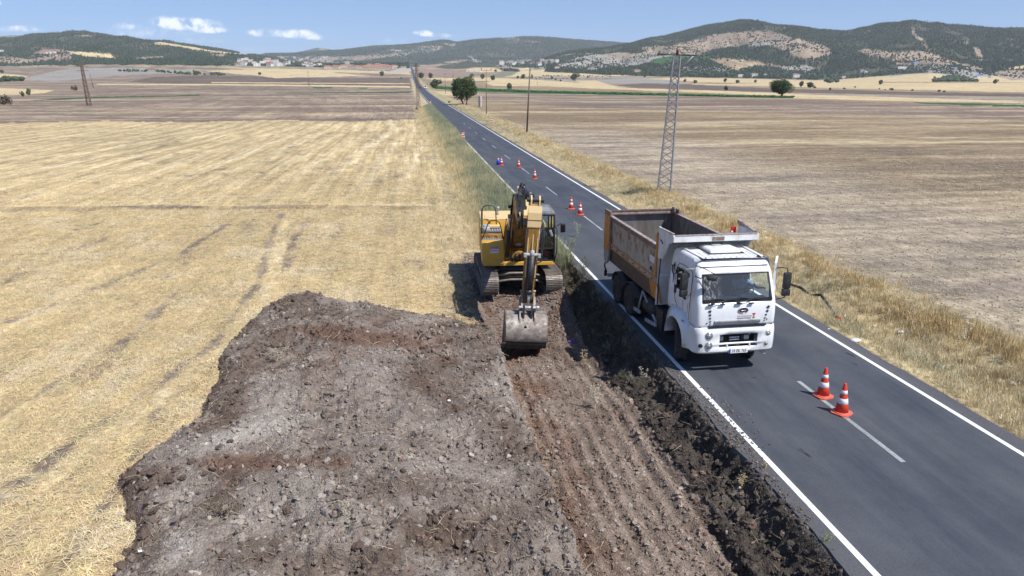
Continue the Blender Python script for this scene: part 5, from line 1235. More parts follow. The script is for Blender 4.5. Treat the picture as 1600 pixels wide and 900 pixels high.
    b = MB(); b.prism([(y0 + .05, 3.62), (y0 + .05, 3.50), (1.7, 3.44), (1.7, 3.48)], 'x', 1.16, 1.22); b.build('corner_brace', RAILT, T)
    b = MB(); b.box((-1.254, 2.45, 3.10), (.006, .22, .05), (R(20), 0, 0)); b.build('cheek_scrape', DARKM, T)
    b = MB(); b.tube([(-1.25, 2.5, 1.2), (-1.26, 2.50, 1.9), (-1.25, 2.45, 2.6)], .018); b.build('hydraulic_hose', DARKM, T)
    b = MB(); b.cyl((0, 2.45, .9), (0, 2.45, 2.9), .11, n=16); b.build('tipping_ram', GREYM, T, True)
    # load of earth in the front corner
    xs = np.linspace(-1.18, 1.18, 50); ys_ = np.linspace(y0 + .06, y1 - .3, 90); xx, yy = np.meshgrid(xs, ys_, indexing='ij')
    hh = 1.74 + 1.12 * np.exp(-((xx + .70) / .75) ** 2 - ((yy - y0 - .55) / 1.15) ** 2) + .06 * fbm(xx * 3, yy * 3, 300, 4) + .05 * fbm(xx * 9, yy * 9, 301, 3) + .2 * np.clip(np.abs(xx) - .85, 0, 1)
    i = np.arange(49)[:, None] * 90 + np.arange(89)[None, :]; Fc = np.stack([i, i + 90, i + 91, i + 1], -1).reshape(-1, 4)
    me = mesh_np('load', np.stack([xx.ravel(), yy.ravel(), hh.ravel()], -1), Fc); nz_ = fbm(xx.ravel() * 4, yy.ravel() * 4, 302, 4)
    set_col(me, mix(np.array([.25, .215, .18]), np.array([.12, .09, .075]), np.clip(.5 + nz_, 0, 1)[:, None]))
    ld = link('earth_load', me, None, [SOIL]); ld.matrix_world = Matrix.Translation((8.27, 16.47, 0)) @ Matrix.Rotation(.016, 4, 'Z'); tag(ld, 'small pile of dry earth and straw in the front corner of the tipper body', 'earth load')
    n = 900; xr_ = rng.normal(-.5, .45, n).clip(-1.1, 1.1); yr_ = (y0 + .1 + np.abs(rng.normal(0, .7, n))).clip(y0 + .1, y1 - .5)
    zr = 1.74 + 1.12 * np.exp(-((xr_ + .70) / .75) ** 2 - ((yr_ - y0 - .55) / 1.15) ** 2) + .2 * np.clip(np.abs(xr_) - .85, 0, 1)
    scatter('load_crumbs', np.stack([xr_, yr_, zr + .02], -1), rng.uniform(.012, .05, n), rnd_rot(n), [proto('clod_shape', p.data, IROCK) for p in ROCKS], np.array([.24, .20, .17]) * rng.uniform(.5, 1.7, (n, 1)), ld)
    # driver
    drv = seated_person('truck driver in a light blue shirt reaching towards the open door', (0, 0, 0), 0, SHIRT, (.0, -.42, .42), (.62, -.34, .40), lean=.10)
    drv.matrix_world = Matrix.Translation((8.27, 16.47, 0)) @ Matrix.Rotation(.016, 4, 'Z') @ Matrix.Translation((.58, 1.34, 1.64))
    return T
TRUCK = build_truck()
# ================================================================== EXCAVATOR (x right in the photo, front of the machine at -y)
YEL = M('dusty_yellow_paint', (.60, .335, .035), (.46, .30, .10), 3.5, .45, .68, rough=.42, c3=(.36, .29, .20), s3=5, lo3=.60, hi3=.74)
YELD = M('worn_shaded_yellow', (.36, .185, .028), (.15, .085, .035), 4, .40, .62, rough=.5, c3=(.34, .25, .17), s3=6, lo3=.58, hi3=.72, stretch=(1, 1, .35))  # worn patches, plus a base darkened to carry shade on stick and boom
YELT = M('pale_yellow_paint', (.64, .46, .20), (.55, .43, .26), 4, .4, .7, rough=.55)  # paler yellow for top plates, lugs and ribs
STEELB = M('bare_bucket_steel', (.27, .245, .225), (.16, .13, .112), 4, .40, .60, rough=.6, metal=.25, c3=(.42, .39, .36), s3=9, lo3=.55, hi3=.68, bmp=.15)
TRACKM = M('track_steel', (.26, .235, .21), (.17, .14, .12), 9, .4, .65, rough=.5, metal=.4, c3=(.12, .085, .065), s3=7, lo3=.58, hi3=.68)
MUD = M('muddy_steel', (.10, .08, .065), (.05, .045, .04), 6, rough=.85)
RUSTP = M('rusty_pin_steel', (.28, .16, .09), (.40, .34, .30), 8, .45, .6, rough=.5, metal=.4)
TEAL = M('turquoise_cloth', (.04, .42, .46), rough=.8)
def build_excavator():
    E = empty('excavator', (3.88, 26.62, -.14), -.068, 'yellow tracked excavator digging the trench beside the road', 'excavator')
    # ---- tracks
    shoe = MB(); shoe.box((0, 0, 0), (.62, .175, .022)); 
    for k in (-.072, -.01, .052): shoe.box((0, k, .022), (.62, .016, .032), (0, 0, 0))
    for k in (-.19, .19): shoe.box((k, 0, -.035), (.05, .17, .06))
    proto_ = shoe.build('track_shoe', TRACKM); sm_me = proto_.data; bpy.data.objects.remove(proto_)
    Lh, rr = 1.62, .385
    per = 4 * Lh + 2 * math.pi * rr; ns = 50
    for s in (-1, 1):
        xo = s * 1.19; b = MB()
        b.box((xo, 0, .42), (.26, 3.1, .34), bev=.04); b.box((xo, 0, .62), (.16, 2.4, .12), bev=.03)
        for k in range(8): b.cyl((xo - .15, -1.25 + k * .36, .16), (xo + .15, -1.25 + k * .36, .16), .09, n=12)
        for y in (-.6, .6): b.cyl((xo - .1, y, .74), (xo + .1, y, .74), .06, n=10)
        tf = b.build('track', MUD, E)
        for y, nm in ((-Lh, 'idler'), (Lh, 'sprocket')):
            b = MB(); b.lathe([(.05, -.12), (.16, -.11), (.20, -.06), (.345, -.05), (.345, .05), (.20, .06), (.16, .11), (.05, .12)], (xo, y, rr + .03), 22, 'x'); b.build(nm, MUD, tf)
        for k in range(ns):
            d = per * k / ns
            if d < 2 * Lh: y, z, a = -Lh + d, 2 * rr, 0
            elif d < 2 * Lh + math.pi * rr: t = (d - 2 * Lh) / rr; y, z, a = Lh + rr * math.sin(t), rr + rr * math.cos(t), -t
            elif d < 4 * Lh + math.pi * rr: y, z, a = Lh - (d - 2 * Lh - math.pi * rr), 0, math.pi
            else: t = (d - 4 * Lh - math.pi * rr) / rr; y, z, a = -Lh - rr * math.sin(t), rr - rr * math.cos(t), math.pi - t
            sag = -.03 * math.cos(math.pi * y / (2 * Lh)) if a == 0 and abs(y) < Lh else 0
            o = bpy.data.objects.new('track_shoe', sm_me); COL.objects.link(o); o.parent = tf; o.location = (xo, y, z + .03 + sag); o.rotation_euler = (a, 0, 0)
    # ---- lower frame
    b = MB(); b.prism([(-1.15, .42), (-.55, .72), (.55, .72), (1.15, .42), (1.15, .34), (-1.15, .34)], 'y', -1.05, -.78); b.prism([(-1.15, .42), (-.55, .72), (.55, .72), (1.15, .42), (1.15, .34), (-1.15, .34)], 'y', .78, 1.05)
    b.box((0, 0, .68), (1.3, 1.7, .26), bev=.05); b.build('car_body', MUD, E)
    for k, (z0, z1, y) in enumerate(((.60, .68, -1.15), (.40, .46, -1.28))):
        b = MB(); b.tube([(-1.0, y + .1, z0 - .12), (-.7, y, z0), (-.3, y - .03, z1), (.3, y - .03, z1), (.7, y, z0), (1.0, y + .1, z0 - .12)], .045, 8); b.build('frame_rib', TRACKM, E)
    b = MB(); b.cyl((0, 0, .80), (0, 0, .98), .62, n=40); b.build('slew_ring', DARKM, E)
    # ---- upper structure
    b = MB(); b.box((0, .65, 1.06), (2.62, 3.85, .14), bev=.02); b.build('deck', YEL, E)
    b = MB(); b.box((0, -.25, 1.02), (1.0, 1.8, .18)); b.build('deck_underside', DARKM, E)
    for x0, x1 in ((-1.36, -.52),):
        b = MB(); b.box(((x0 + x1) / 2, -.98, 1.48), (x1 - x0, .62, .80), bev=.045); b.build('tool_box', YEL, E, 'auto')
        b = MB(); b.box(((x0 + x1) / 2, -1.295, 1.14), (x1 - x0, .03, .12), bev=.01); b.cyl((-.66, -1.34, 1.13), (-.66, -1.30, 1.13), .055, n=16); b.build('box_sill', YEL, E)
    b = MB(); b.box((-.88, -1.30, 1.62), (.30, .01, .24)); st = b.build('sticker', M('sticker_white', (.62, .64, .70), rough=.4), E)
    b = MB(); b.box((-.88, -1.308, 1.70), (.30, .006, .08)); b.build('sticker_band', M('sticker_pink', (.45, .16, .24), rough=.4), st)
    b = MB(); b.tube([(-1.0, -1.308, 1.57), (-.96, -1.308, 1.62), (-.92, -1.308, 1.57), (-.85, -1.308, 1.60), (-.77, -1.308, 1.57)], .012, 5); b.build('sticker_print', INKN, st)
    # steps and tank behind the box: blue-black tread plates with slots
    for y, z, d in ((-.42, 1.90, .50), (.10, 2.10, .40)):
        b = MB(); b.box((-.95, y, z - .05), (.80, d, .06), bev=.01); stp = b.build('step_plate', M('step_blue_grey', (.10, .135, .18), (.20, .20, .19), 7, rough=.55), E)
        for k in range(8):
            b = MB(); b.box((-1.30 + k * .10, y, z - .008), (.045, d * .9, .03), bev=.006); b.build('step_rib', GREYM, stp)
        b = MB(); b.box((-.95, y - d / 2, z - .16), (.80, .03, .22)); b.build('step_riser', M('riser_dark', (.035, .045, .06), rough=.6), stp)
    b = MB(); b.box((-.94, .05, 1.55), (.84, 1.1, .90)); b.build('fuel_tank', YELD, E)
    b = MB(); b.cyl((-1.16, .0, 2.0), (-1.16, .0, 2.28), .16, n=18); b.lathe([(.16, 0), (.12, .04), (.001, .05)], (-1.16, .0, 2.28), 18); b.build('air_pre_cleaner', GREYM, E, True)
    # engine house
    b = MB(); b.box((-.60, 1.75, 1.72), (1.54, 1.9, 1.24), bev=.06); b.build('engine_house', YEL, E, 'auto')
    b = MB(); b.box((-.60, 1.72, 2.36), (1.50, 1.8, .06), bev=.02); b.box((-.85, 1.35, 2.40), (.62, .5, .03), bev=.01); b.build('hood_top', YELT, E)
    b = MB(); b.box((-.95, .62, 2.13), (.82, .36, .10), bev=.02); b.build('hood_ledge', YELT, E)
    b = MB(); b.box((.72, 1.95, 1.60), (1.24, 1.5, 1.0), bev=.06); b.build('side_house', YEL, E, 'auto')
    b = MB(); b.prism([(-1.36, 2.45), (1.36, 2.45), (1.2, 2.85), (.6, 3.02), (-.6, 3.02), (-1.2, 2.85)], 'z', 1.0, 2.05); b.build('counterweight', YELD, E)
    b = MB(); b.cyl((-.62, 1.55, 2.38), (-.62, 1.55, 2.60), .05, n=14); b.tube([(-.62, 1.55, 2.58), (-.62, 1.52, 2.66), (-.60, 1.44, 2.74)], .055, 10); b.build('exhaust_pipe', GREYM, E, True)
    b = MB(); b.box((.0, 1.2, 2.0), (.5, 1.0, .5)); b.build('valve_cover', DARKM, E)
    for k in range(6):
        b = MB(); b.box((-.15 + k * .06, .70, 2.05), (.02, .5, .08)); b.build('valve_pipe', DARKM, E)
    # handrails
    def rail(pts):
        b = MB(); b.tube(pts, .021, 7); b.build('handrail', BLACKP, E)
    rail([(-1.28, .62, 2.18), (-1.27, .60, 2.80), (-1.22, .58, 2.92), (-1.12, .58, 2.96), (-.88, .58, 2.96), (-.78, .58, 2.90), (-.74, .60, 2.70), (-.72, .62, 2.20)])
    rail([(-1.33, -.66, 1.90), (-1.20, -.66, 2.20), (-1.08, -.66, 2.52), (-.98, -.66, 2.60), (-.76, -.66, 2.60), (-.66, -.66, 2.52), (-.58, -.66, 2.20), (-.52, -.66, 1.88)])
    rail([(-1.33, -.30, 1.95), (-1.33, .1, 2.6), (-1.30, .55, 2.78)]); rail([(-.50, -.66, 1.9), (-.44, -.5, 2.3), (-.38, -.4, 2.62)])
    # ---- cab
    cx0, cx1, cy0, cy1, cz0, cz1 = .40, 1.36, -1.22, .62, 1.12, 2.92
    def post(p, q, w=.07):
        b = MB(); p, q = Vector(p), Vector(q); d = q - p; b.box((0, 0, 0), (w, w, d.length), bev=.012)
        o = b.build('cab_post', BLACKP, E); o.location = (p + q) / 2; o.rotation_mode = 'QUATERNION'; o.rotation_quaternion = d.to_track_quat('Z', 'Y'); return o
    fx = -1.22
    for x in (cx0, cx1):
        post((x, fx, 1.15), (x, fx + .02, 2.0)); post((x, fx + .02, 2.0), (x, fx + .14, 2.88)); post((x, -.25, 1.15), (x, -.25, 2.88)); post((x, cy1, 1.15), (x, cy1, 2.88))
    post((cx0, fx, 1.62), (cx1, fx, 1.62), .05); post((cx0, fx, 1.17), (cx1, fx, 1.17), .05); post((cx0, fx + .14, 2.87), (cx1, fx + .14, 2.87), .06)
    b = MB(); b.box(((cx0 + cx1) / 2, -.28, 2.93), (1.02, 1.86, .10), bev=.035); rf = b.build('cab_roof', M('dusty_black_roof', (.10, .10, .11), (.22, .21, .20), 8, .4, .65, rough=.6), E, 'auto')
    b = MB(); b.box(((cx0 + cx1) / 2 + .02, -.48, 2.985), (.72, .9, .03), bev=.01); b.build('roof_hatch', M('roof_hatch_grey', (.16, .17, .19), (.30, .30, .30), 12, .4, .6, rough=.6), rf)
    b = MB(); b.box(((cx0 + cx1) / 2, -1.18, 1.06), (1.0, .12, .16), bev=.03); b.build('cab_sill', YEL, E)
    b = MB(); b.poly([(cx0 + .03, fx - .01, 1.64), (cx1 - .03, fx - .01, 1.64), (cx1 - .03, fx + .12, 2.85), (cx0 + .03, fx + .12, 2.85)]); b.build('cab_front_window', GLASSX, E)
    b = MB(); b.poly([(cx0 + .03, fx - .012, 1.18), (cx1 - .03, fx - .012, 1.18), (cx1 - .03, fx - .012, 1.60), (cx0 + .03, fx - .012, 1.60)]); b.build('cab_lower_window', GLASSX, E)
    for x in (cx0, cx1):
        b = MB(); b.poly([(x, fx + .05, 1.7), (x, -.27, 1.7), (x, -.27, 2.84), (x, fx + .17, 2.84)]); b.build('cab_side_window', GLASSX, E)
        b = MB(); b.poly([(x, -.22, 1.7), (x, cy1, 1.7), (x, cy1, 2.84), (x, -.22, 2.84)]); b.build('cab_side_window', GLASSX, E)
        b = MB(); b.box((x, -.3, 1.42), (.05, 1.8, .52), bev=.01); b.build('cab_door_panel', BLACKP, E)
    b = MB(); b.box(((cx0 + cx1) / 2, cy1, 1.6), (.95, .05, .9)); b.build('cab_rear_panel', BLACKP, E)
    b = MB(); b.box(((cx0 + cx1) / 2, -.3, 1.17), (.92, 1.8, .05)); b.build('cab_floor', BLACKP, E)
    b = MB(); b.box((.88, -.15, 1.55), (.5, .5, .14), bev=.04); b.box((.88, .12, 1.92), (.48, .12, .66), bev=.04); b.build('cab_seat', SEATM, E, 'auto')
    for x in (.62, 1.14):
        b = MB(); b.box((x, -.45, 1.62), (.12, .4, .10), bev=.02); b.tube([(x, -.62, 1.65), (x, -.64, 1.82)], .018); b.build('control_console', DARKM, E)
    b = MB(); b.box((.80, -1.08, 1.22), (.62, .20, .06), (0, R(4), R(3)), .02); b.box((.62, -1.10, 1.27), (.24, .14, .05), (0, R(-8), 0), .02); b.build('turquoise_cloth', TEAL, E, 'auto')
    b = MB(); b.box((1.08, -1.05, 1.38), (.26, .14, .16), (0, R(10), 0), .03); b.build('red_bag', REDP, E, 'auto')
    b = MB(); b.tube([(1.37, -1.24, 1.1), (1.44, -1.34, 1.5), (1.44, -1.34, 2.35), (1.36, -1.2, 2.55)], .02); b.build('mirror_bar', BLACKP, E)
    b = MB(); b.box((1.66, -1.34, 2.42), (.20, .06, .34), (0, 0, R(12)), .03); mo = b.build('side_mirror', BLACKP, E, 'auto'); b = MB(); b.box((1.655, -1.378, 2.42), (.16, .006, .28), (0, 0, R(12))); b.build('mirror_face', MIRROR, mo)
    b = MB(); b.tube([(1.44, -1.34, 2.5), (1.56, -1.36, 2.60), (1.66, -1.35, 2.56)], .016); b.build('mirror_bar', BLACKP, E)
    b = MB(); b.box((1.22, -1.30, 2.22), (.10, .04, .26), (0, R(-18), R(-15)), .02); b.build('inner_mirror', GREYM, E, 'auto')
    b = MB(); b.tube([(.5, -1.24, 1.8), (.75, -1.26, 2.2)], .012); b.build('cab_wiper', BLACKP, E)
    # ---- boom: side profile swept across its width
    def profile(name, pts, x0, x1, mat, par=E):
        b = MB(); b.prism(pts, 'x', x0, x1); return b.build(name, mat, par, bevel=.015)
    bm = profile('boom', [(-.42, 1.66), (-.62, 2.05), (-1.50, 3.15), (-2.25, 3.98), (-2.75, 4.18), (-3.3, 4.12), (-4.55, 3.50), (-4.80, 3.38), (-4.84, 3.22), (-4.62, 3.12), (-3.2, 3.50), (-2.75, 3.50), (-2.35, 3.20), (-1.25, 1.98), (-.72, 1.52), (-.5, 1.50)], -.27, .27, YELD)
    b = MB(); b.prism([(-1.55, 3.235), (-2.27, 4.03), (-2.75, 4.19), (-3.3, 4.13), (-4.5, 3.55), (-4.5, 3.535), (-3.3, 4.115), (-2.75, 4.175), (-2.25, 4.00), (-1.52, 3.21)], 'x', -.25, .25); b.build('boom_top_plate', YELT, bm)
    for s in (-1, 1):
        b = MB(); b.tube([(s * .20, -1.5, 3.25), (s * .20, -2.3, 4.08), (s * .20, -3.0, 4.24), (s * .20, -4.4, 3.68)], .022); b.build('boom_pipe', DARKM, bm)
    b = MB(); b.cyl((-.36, -.55, 1.72), (.36, -.55, 1.72), .11, n=18); b.build('boom_foot_pin', RUSTP, E)
    for s in (-1, 1):
        b = MB(); b.prism([(-.9, 1.1), (-.25, 1.1), (-.35, 1.75), (-.55, 1.90), (-.70, 1.75)], 'x', s * .32, s * .37); b.build('boom_bracket', YEL, E)
        b = MB(); b.cyl((s * .40, -1.05, 1.30), (s * .40, -1.95, 2.55), .085, n=16); cyl = b.build('boom_cylinder', BLACKP, E, True)
        b = MB(); b.cyl((s * .40, -1.95, 2.55), (s * .40, -2.42, 3.22), .045, n=12); b.build('cylinder_rod', CHROME, cyl, True)
        b = MB(); b.cyl((s * .30, -1.02, 1.27), (s * .48, -1.02, 1.27), .09, n=14); b.build('cylinder_pin', RUSTP, cyl)
        b = MB(); b.cyl((s * .27, -2.45, 3.27), (s * .46, -2.45, 3.27), .09, n=14); b.build('cylinder_pin', RUSTP, cyl)
    for x, k in ((-.34, 0), (-.30, 1), (.31, 0), (.35, 1), (-.20, 2)):
        b = MB(); b.tube([(x, -.75, 1.6), (x * 1.1, -1.35, 1.75 + .1 * k), (x * 1.05, -1.75, 2.6), (x * .95, -2.1, 3.5 + .05 * k), (x * .8, -2.5, 4.16), (x * .8, -3.1, 4.28), (x * .8, -4.2, 3.92), (x * .9, -4.9, 3.6), (x * .9, -5.08, 3.2)], .022, 7); b.build('hydraulic_hose', BLACKP, E)
    b = MB(); b.tube([(.33, -4.5, 3.72), (.46, -4.9, 3.55), (.48, -5.05, 3.0), (.42, -5.05, 2.3), (.30, -5.1, 2.15)], .024, 8); b.build('hydraulic_hose', BLACKP, E); b = MB(); b.tube([(.28, -4.5, 3.72), (.52, -4.85, 3.3), (.53, -5.0, 2.8), (.44, -5.05, 2.1), (.30, -5.1, 2.05)], .02, 8); b.build('hydraulic_hose', BLACKP, E)
    b = MB(); b.box((0, -.95, 1.32), (.52, .35, .36), bev=.04); b.build('centre_block', YELD, E); b = MB(); b.box((.02, -1.13, 1.78), (.20, .02, .11)); b.build('blue_grey_plate', GREYM, E)
    for x in (-.2, -.08, .06, .2):
        b = MB(); b.tube([(x, -1.0, 1.45), (x * 1.2, -1.25, 1.35), (x, -1.15, 1.12)], .028, 7); b.build('hydraulic_hose', BLACKP, E)
    # small work lamp left of the boom
    b = MB(); b.box((-.36, -2.2, 3.62), (.16, .12, .12), bev=.02); b.build('work_lamp', BLACKP, E, 'auto')
    # stick cylinder over the boom
    b = MB(); b.cyl((.0, -2.35, 4.36), (.12, -4.10, 4.20), .115, n=20); b.cyl((.11, -4.02, 4.21), (.13, -4.28, 4.185), .15, n=20); c = b.build('stick_cylinder', BLACKP, E, True)
    b = MB(); b.cyl((.13, -4.2, 4.19), (.19, -5.06, 4.10), .05, n=12); b.build('cylinder_rod', CHROME, c, True)
    b = MB(); b.tube([(-.05, -2.5, 4.42), (-.02, -2.75, 4.60), (.0, -3.0, 4.60), (.0, -3.1, 4.48)], .025, 7); b.tube([(.06, -2.5, 4.42), (.09, -2.72, 4.56), (.1, -2.95, 4.52)], .02, 7); b.build('hydraulic_hose', BLACKP, c)
    for s in (-1, 1):
        b = MB(); b.prism([(-2.1, 4.0), (-2.7, 4.17), (-2.45, 4.44), (-2.25, 4.42)], 'x', s * .10 - .02, s * .10 + .02); b.build('cylinder_lug', YELT, bm)
    # ---- stick, hanging almost straight down
    S = empty('stick_root', (.17, 0, 0)); bpy.data.objects.remove(S)
    sx = .17
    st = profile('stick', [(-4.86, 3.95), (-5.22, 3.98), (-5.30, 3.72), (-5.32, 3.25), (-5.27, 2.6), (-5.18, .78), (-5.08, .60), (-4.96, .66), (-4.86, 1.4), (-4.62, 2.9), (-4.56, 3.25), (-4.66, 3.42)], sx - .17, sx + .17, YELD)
    b = MB(); b.prism([(-5.335, 3.25), (-5.345, 3.28), (-5.325, 3.72), (-5.255, 3.93), (-5.235, 3.93), (-5.30, 3.71), (-5.315, 3.27)], 'x', sx - .215, sx + .215); b.build('stick_face_plate', YELT, st)
    for s in (-1, 1):
        b = MB(); b.prism([(-4.95, 3.90), (-5.26, 3.90), (-5.25, 4.12), (-5.14, 4.24), (-5.02, 4.18)], 'x', sx + s * .13 - .022, sx + s * .13 + .022); b.build('stick_lug', YELT, st)
        b = MB(); b.box((sx + s * .15, -5.29, 2.42), (.03, .05, 1.65), (R(-2.2), 0, 0), .008); b.build('stick_edge_rib', YELT, st)
        b = MB(); b.tube([(sx + s * .195, -5.2, 3.2), (sx + s * .20, -5.15, 2.4), (sx + s * .20, -5.10, 1.2)], .018, 6); b.build('stick_pipe', RUSTP, st)
    b = MB(); b.box((sx, -5.235, 1.95), (.25, .02, 2.3), (R(-2.6), 0, 0)); b.build('stick_shade_strip', M('painted_shade_brown', (.105, .06, .028), (.06, .04, .028), 6, rough=.6), st)  # flat dark strip; its colour stands in for shade between the ribs
    b = MB(); b.box((sx, -5.30, 2.75), (.03, .03, .90), (R(-2.2), 0, 0)); b.build('stick_centre_rib', YELT, st)
    b = MB(); b.box((sx, -5.345, 3.50), (.43, .01, .012)); b.build('plate_seam', YELD, st)
    b = MB(); b.cyl((sx - .27, -5.14, 4.10), (sx + .27, -5.14, 4.10), .075, n=18); b.build('stick_top_pin', DARKM, st)
    b = MB(); b.cyl((sx - .30, -4.74, 3.28), (sx + .30, -4.74, 3.28), .10, n=18); b.build('stick_pin', RUSTP, st)
    b = MB(); b.cyl((sx, -5.40, 2.38), (sx + .0, -5.42, 1.12), .085, n=18); b.cyl((sx, -5.42, 1.18), (sx, -5.42, 1.04), .10, n=18); c = b.build('bucket_cylinder', M('cylinder_blue_black', (.018, .022, .032), (.05, .055, .06), 8, rough=.45), E, True)
    b = MB(); b.cyl((sx, -5.42, 1.05), (sx, -5.40, .62), .045, n=12); b.build('cylinder_rod', CHROME, c, True)
    b = MB(); b.cyl((sx - .26, -5.38, 2.40), (sx + .26, -5.38, 2.40), .055, n=14); b.box((sx - .22, -5.40, 2.38), (.10, .12, .14), bev=.02); b.box((sx + .22, -5.40, 2.38), (.10, .12, .14), bev=.02); b.lathe([(.001, .14), (.06, .12), (.08, .02), (.08, -.08)], (sx, -5.40, 2.42), 12); b.build('cylinder_clamp', GREYM, E)
    for s in (-1, 1):
        b = MB(); b.prism([(-5.14, .98), (-5.02, .98), (-5.30, .52), (-5.42, .46), (-5.46, .56)], 'x', sx + s * .20 - .025, sx + s * .20 + .025); b.build('link', STEELB, E)
        b = MB(); b.prism([(-5.46, .62), (-5.36, .62), (-5.34, .12), (-5.42, .05), (-5.48, .12)], 'x', sx + s * .13 - .03, sx + s * .13 + .03); b.build('tilt_link', DARKM, E)
    b = MB(); b.cyl((sx - .29, -5.40, .56), (sx + .33, -5.40, .56), .055, n=14); b.cyl((sx - .10, -5.40, .56), (sx - .04, -5.40, .56), .08, n=14); b.cyl((sx + .26, -5.40, .56), (sx + .36, -5.40, .56), .075, n=14); b.build('link_pin', CHROME, E)
    b = MB(); b.cyl((sx - .27, -5.06, .72), (sx + .27, -5.06, .72), .07, n=14); b.build('bucket_pin', RUSTP, E)
    b = MB(); b.cyl((sx - .25, -5.06, 1.02), (sx + .25, -5.06, 1.02), .05, n=14); b.build('link_pin', RUSTP, E)
    # ---- bucket: shell curved in y-z, its back towards the road ahead of the machine
    bx0, bx1 = -.64 + .13, .64 + .17; P = [(-5.02, .34), (-5.36, .30), (-5.60, .10), (-5.72, -.20), (-5.70, -.50), (-5.58, -.70), (-5.40, -.82), (-4.85, -.98), (-4.60, -1.02)]
    b = MB(); th = .035; inner = []
    for i, (y, z) in enumerate(P):
        y0_, z0_ = P[max(i - 1, 0)]; y1_, z1_ = P[min(i + 1, len(P) - 1)]; t = Vector((y1_ - y0_, z1_ - z0_)).normalized(); inner.append((y - t.y * -1 * th * -1 if False else y + (-t.y) * -th, z + t.x * th))
    b.prism(P + inner[::-1], 'x', bx0, bx1); bk = b.build('bucket', STEELB, E, 'auto')
    for x in (bx0 - .015, bx1 - .015):
        b = MB(); b.prism(P + [(-4.55, -.70), (-4.62, -.2), (-4.72, .22)], 'x', x, x + .03); b.build('bucket_side', STEELB, bk)
    b = MB(); b.prism([(-5.735, -.42), (-5.75, -.48), (-5.67, -.66), (-5.655, -.60)], 'x', bx0 - .01, bx1 + .01); b.prism([(-5.69, -.575), (-5.71, -.585), (-5.61, -.74), (-5.59, -.72)], 'x', bx0 - .012, bx1 + .012); b.build('wear_strip', DARKM, bk)
    b = MB(); b.prism([(-4.9, -.93), (-4.45, -1.04), (-4.45, -1.10), (-4.95, -1.02)], 'x', bx0 - .02, bx1 + .02); b.build('cutting_edge', STEELB, bk)
    for k in range(5):
        x = bx0 + .08 + k * (bx1 - bx0 - .16) / 4; b = MB(); b.prism([(-4.50, -1.0), (-4.22, -1.10), (-4.22, -1.12), (-4.50, -1.12)], 'x', x - .05, x + .05); b.build('tooth', STEELB, bk)
    for s in (-1, 1):
        b = MB(); b.prism([(-5.62, .06), (-5.30, .28), (-5.0, .33), (-4.95, .72), (-5.10, .84), (-5.30, .66), (-5.42, .40), (-5.56, .24)], 'x', sx + s * .24 - .02, sx + s * .24 + .02); b.build('bucket_ear', STEELB, bk)
    b = MB(); b.cyl((sx - .06, -5.69, -.02), (sx - .06, -5.62, -.0), .045, n=14); b.build('bucket_hole', BLACKP, bk)
    b = MB(); b.box((sx + .05, -5.585, .10), (.52, .03, .12), (R(-40), 0, 0), .01); b.build('bucket_gusset', STEELB, bk)
    # the boom stands a little lower, the stick leans, the bucket sits higher
    cm = children_map()
    def allv(o, fn):
        n = len(o.data.vertices); c = np.empty(n * 3, np.float32); o.data.vertices.foreach_get('co', c); c = c.reshape(-1, 3); fn(c); o.data.vertices.foreach_set('co', c.ravel()); o.data.update()
        for ch in cm.get(o.name, []): allv(ch, fn)
    def low(c): c[:, 2] -= np.interp(c[:, 2], [2.0, 4.1], [0, .30]) * np.interp(c[:, 1], [-4.7, -3.2], [.12, 1])
    def lean(c):
        a = .068; x = c[:, 0] - .17; z = c[:, 2] - 3.3; c[:, 0] = .17 + x * math.cos(a) + z * math.sin(a); c[:, 2] = 3.3 - x * math.sin(a) + z * math.cos(a)
        c[:, 2] += np.interp(c[:, 2], [.9, 2.2], [.10, 0])
    for o in cm[E.name]:
        nm = o.name.split('.')[0]
        if nm in ('boom', 'stick_cylinder', 'work_lamp', 'boom_cylinder'): allv(o, low)
        if nm == 'hydraulic_hose' and o.data.vertices and max(v.co.y for v in o.data.vertices) > -2 and min(v.co.y for v in o.data.vertices) < -3: allv(o, low)
        if nm in ('stick', 'bucket_cylinder', 'cylinder_clamp', 'link', 'tilt_link', 'link_pin', 'bucket_pin', 'bucket'): allv(o, lean)
        if nm == 'track': o.rotation_euler = (0, 0, .055)
    # operator
    op = seated_person('excavator operator in a pale shirt at the controls', (0, 0, 0), 0, SHIRT2, (-.26, -.42, .22), (.26, -.42, .22))
    op.matrix_world = E.matrix_basis @ Matrix.Translation((.88, -.18, 1.60))
    return E
EXC = build_excavator()
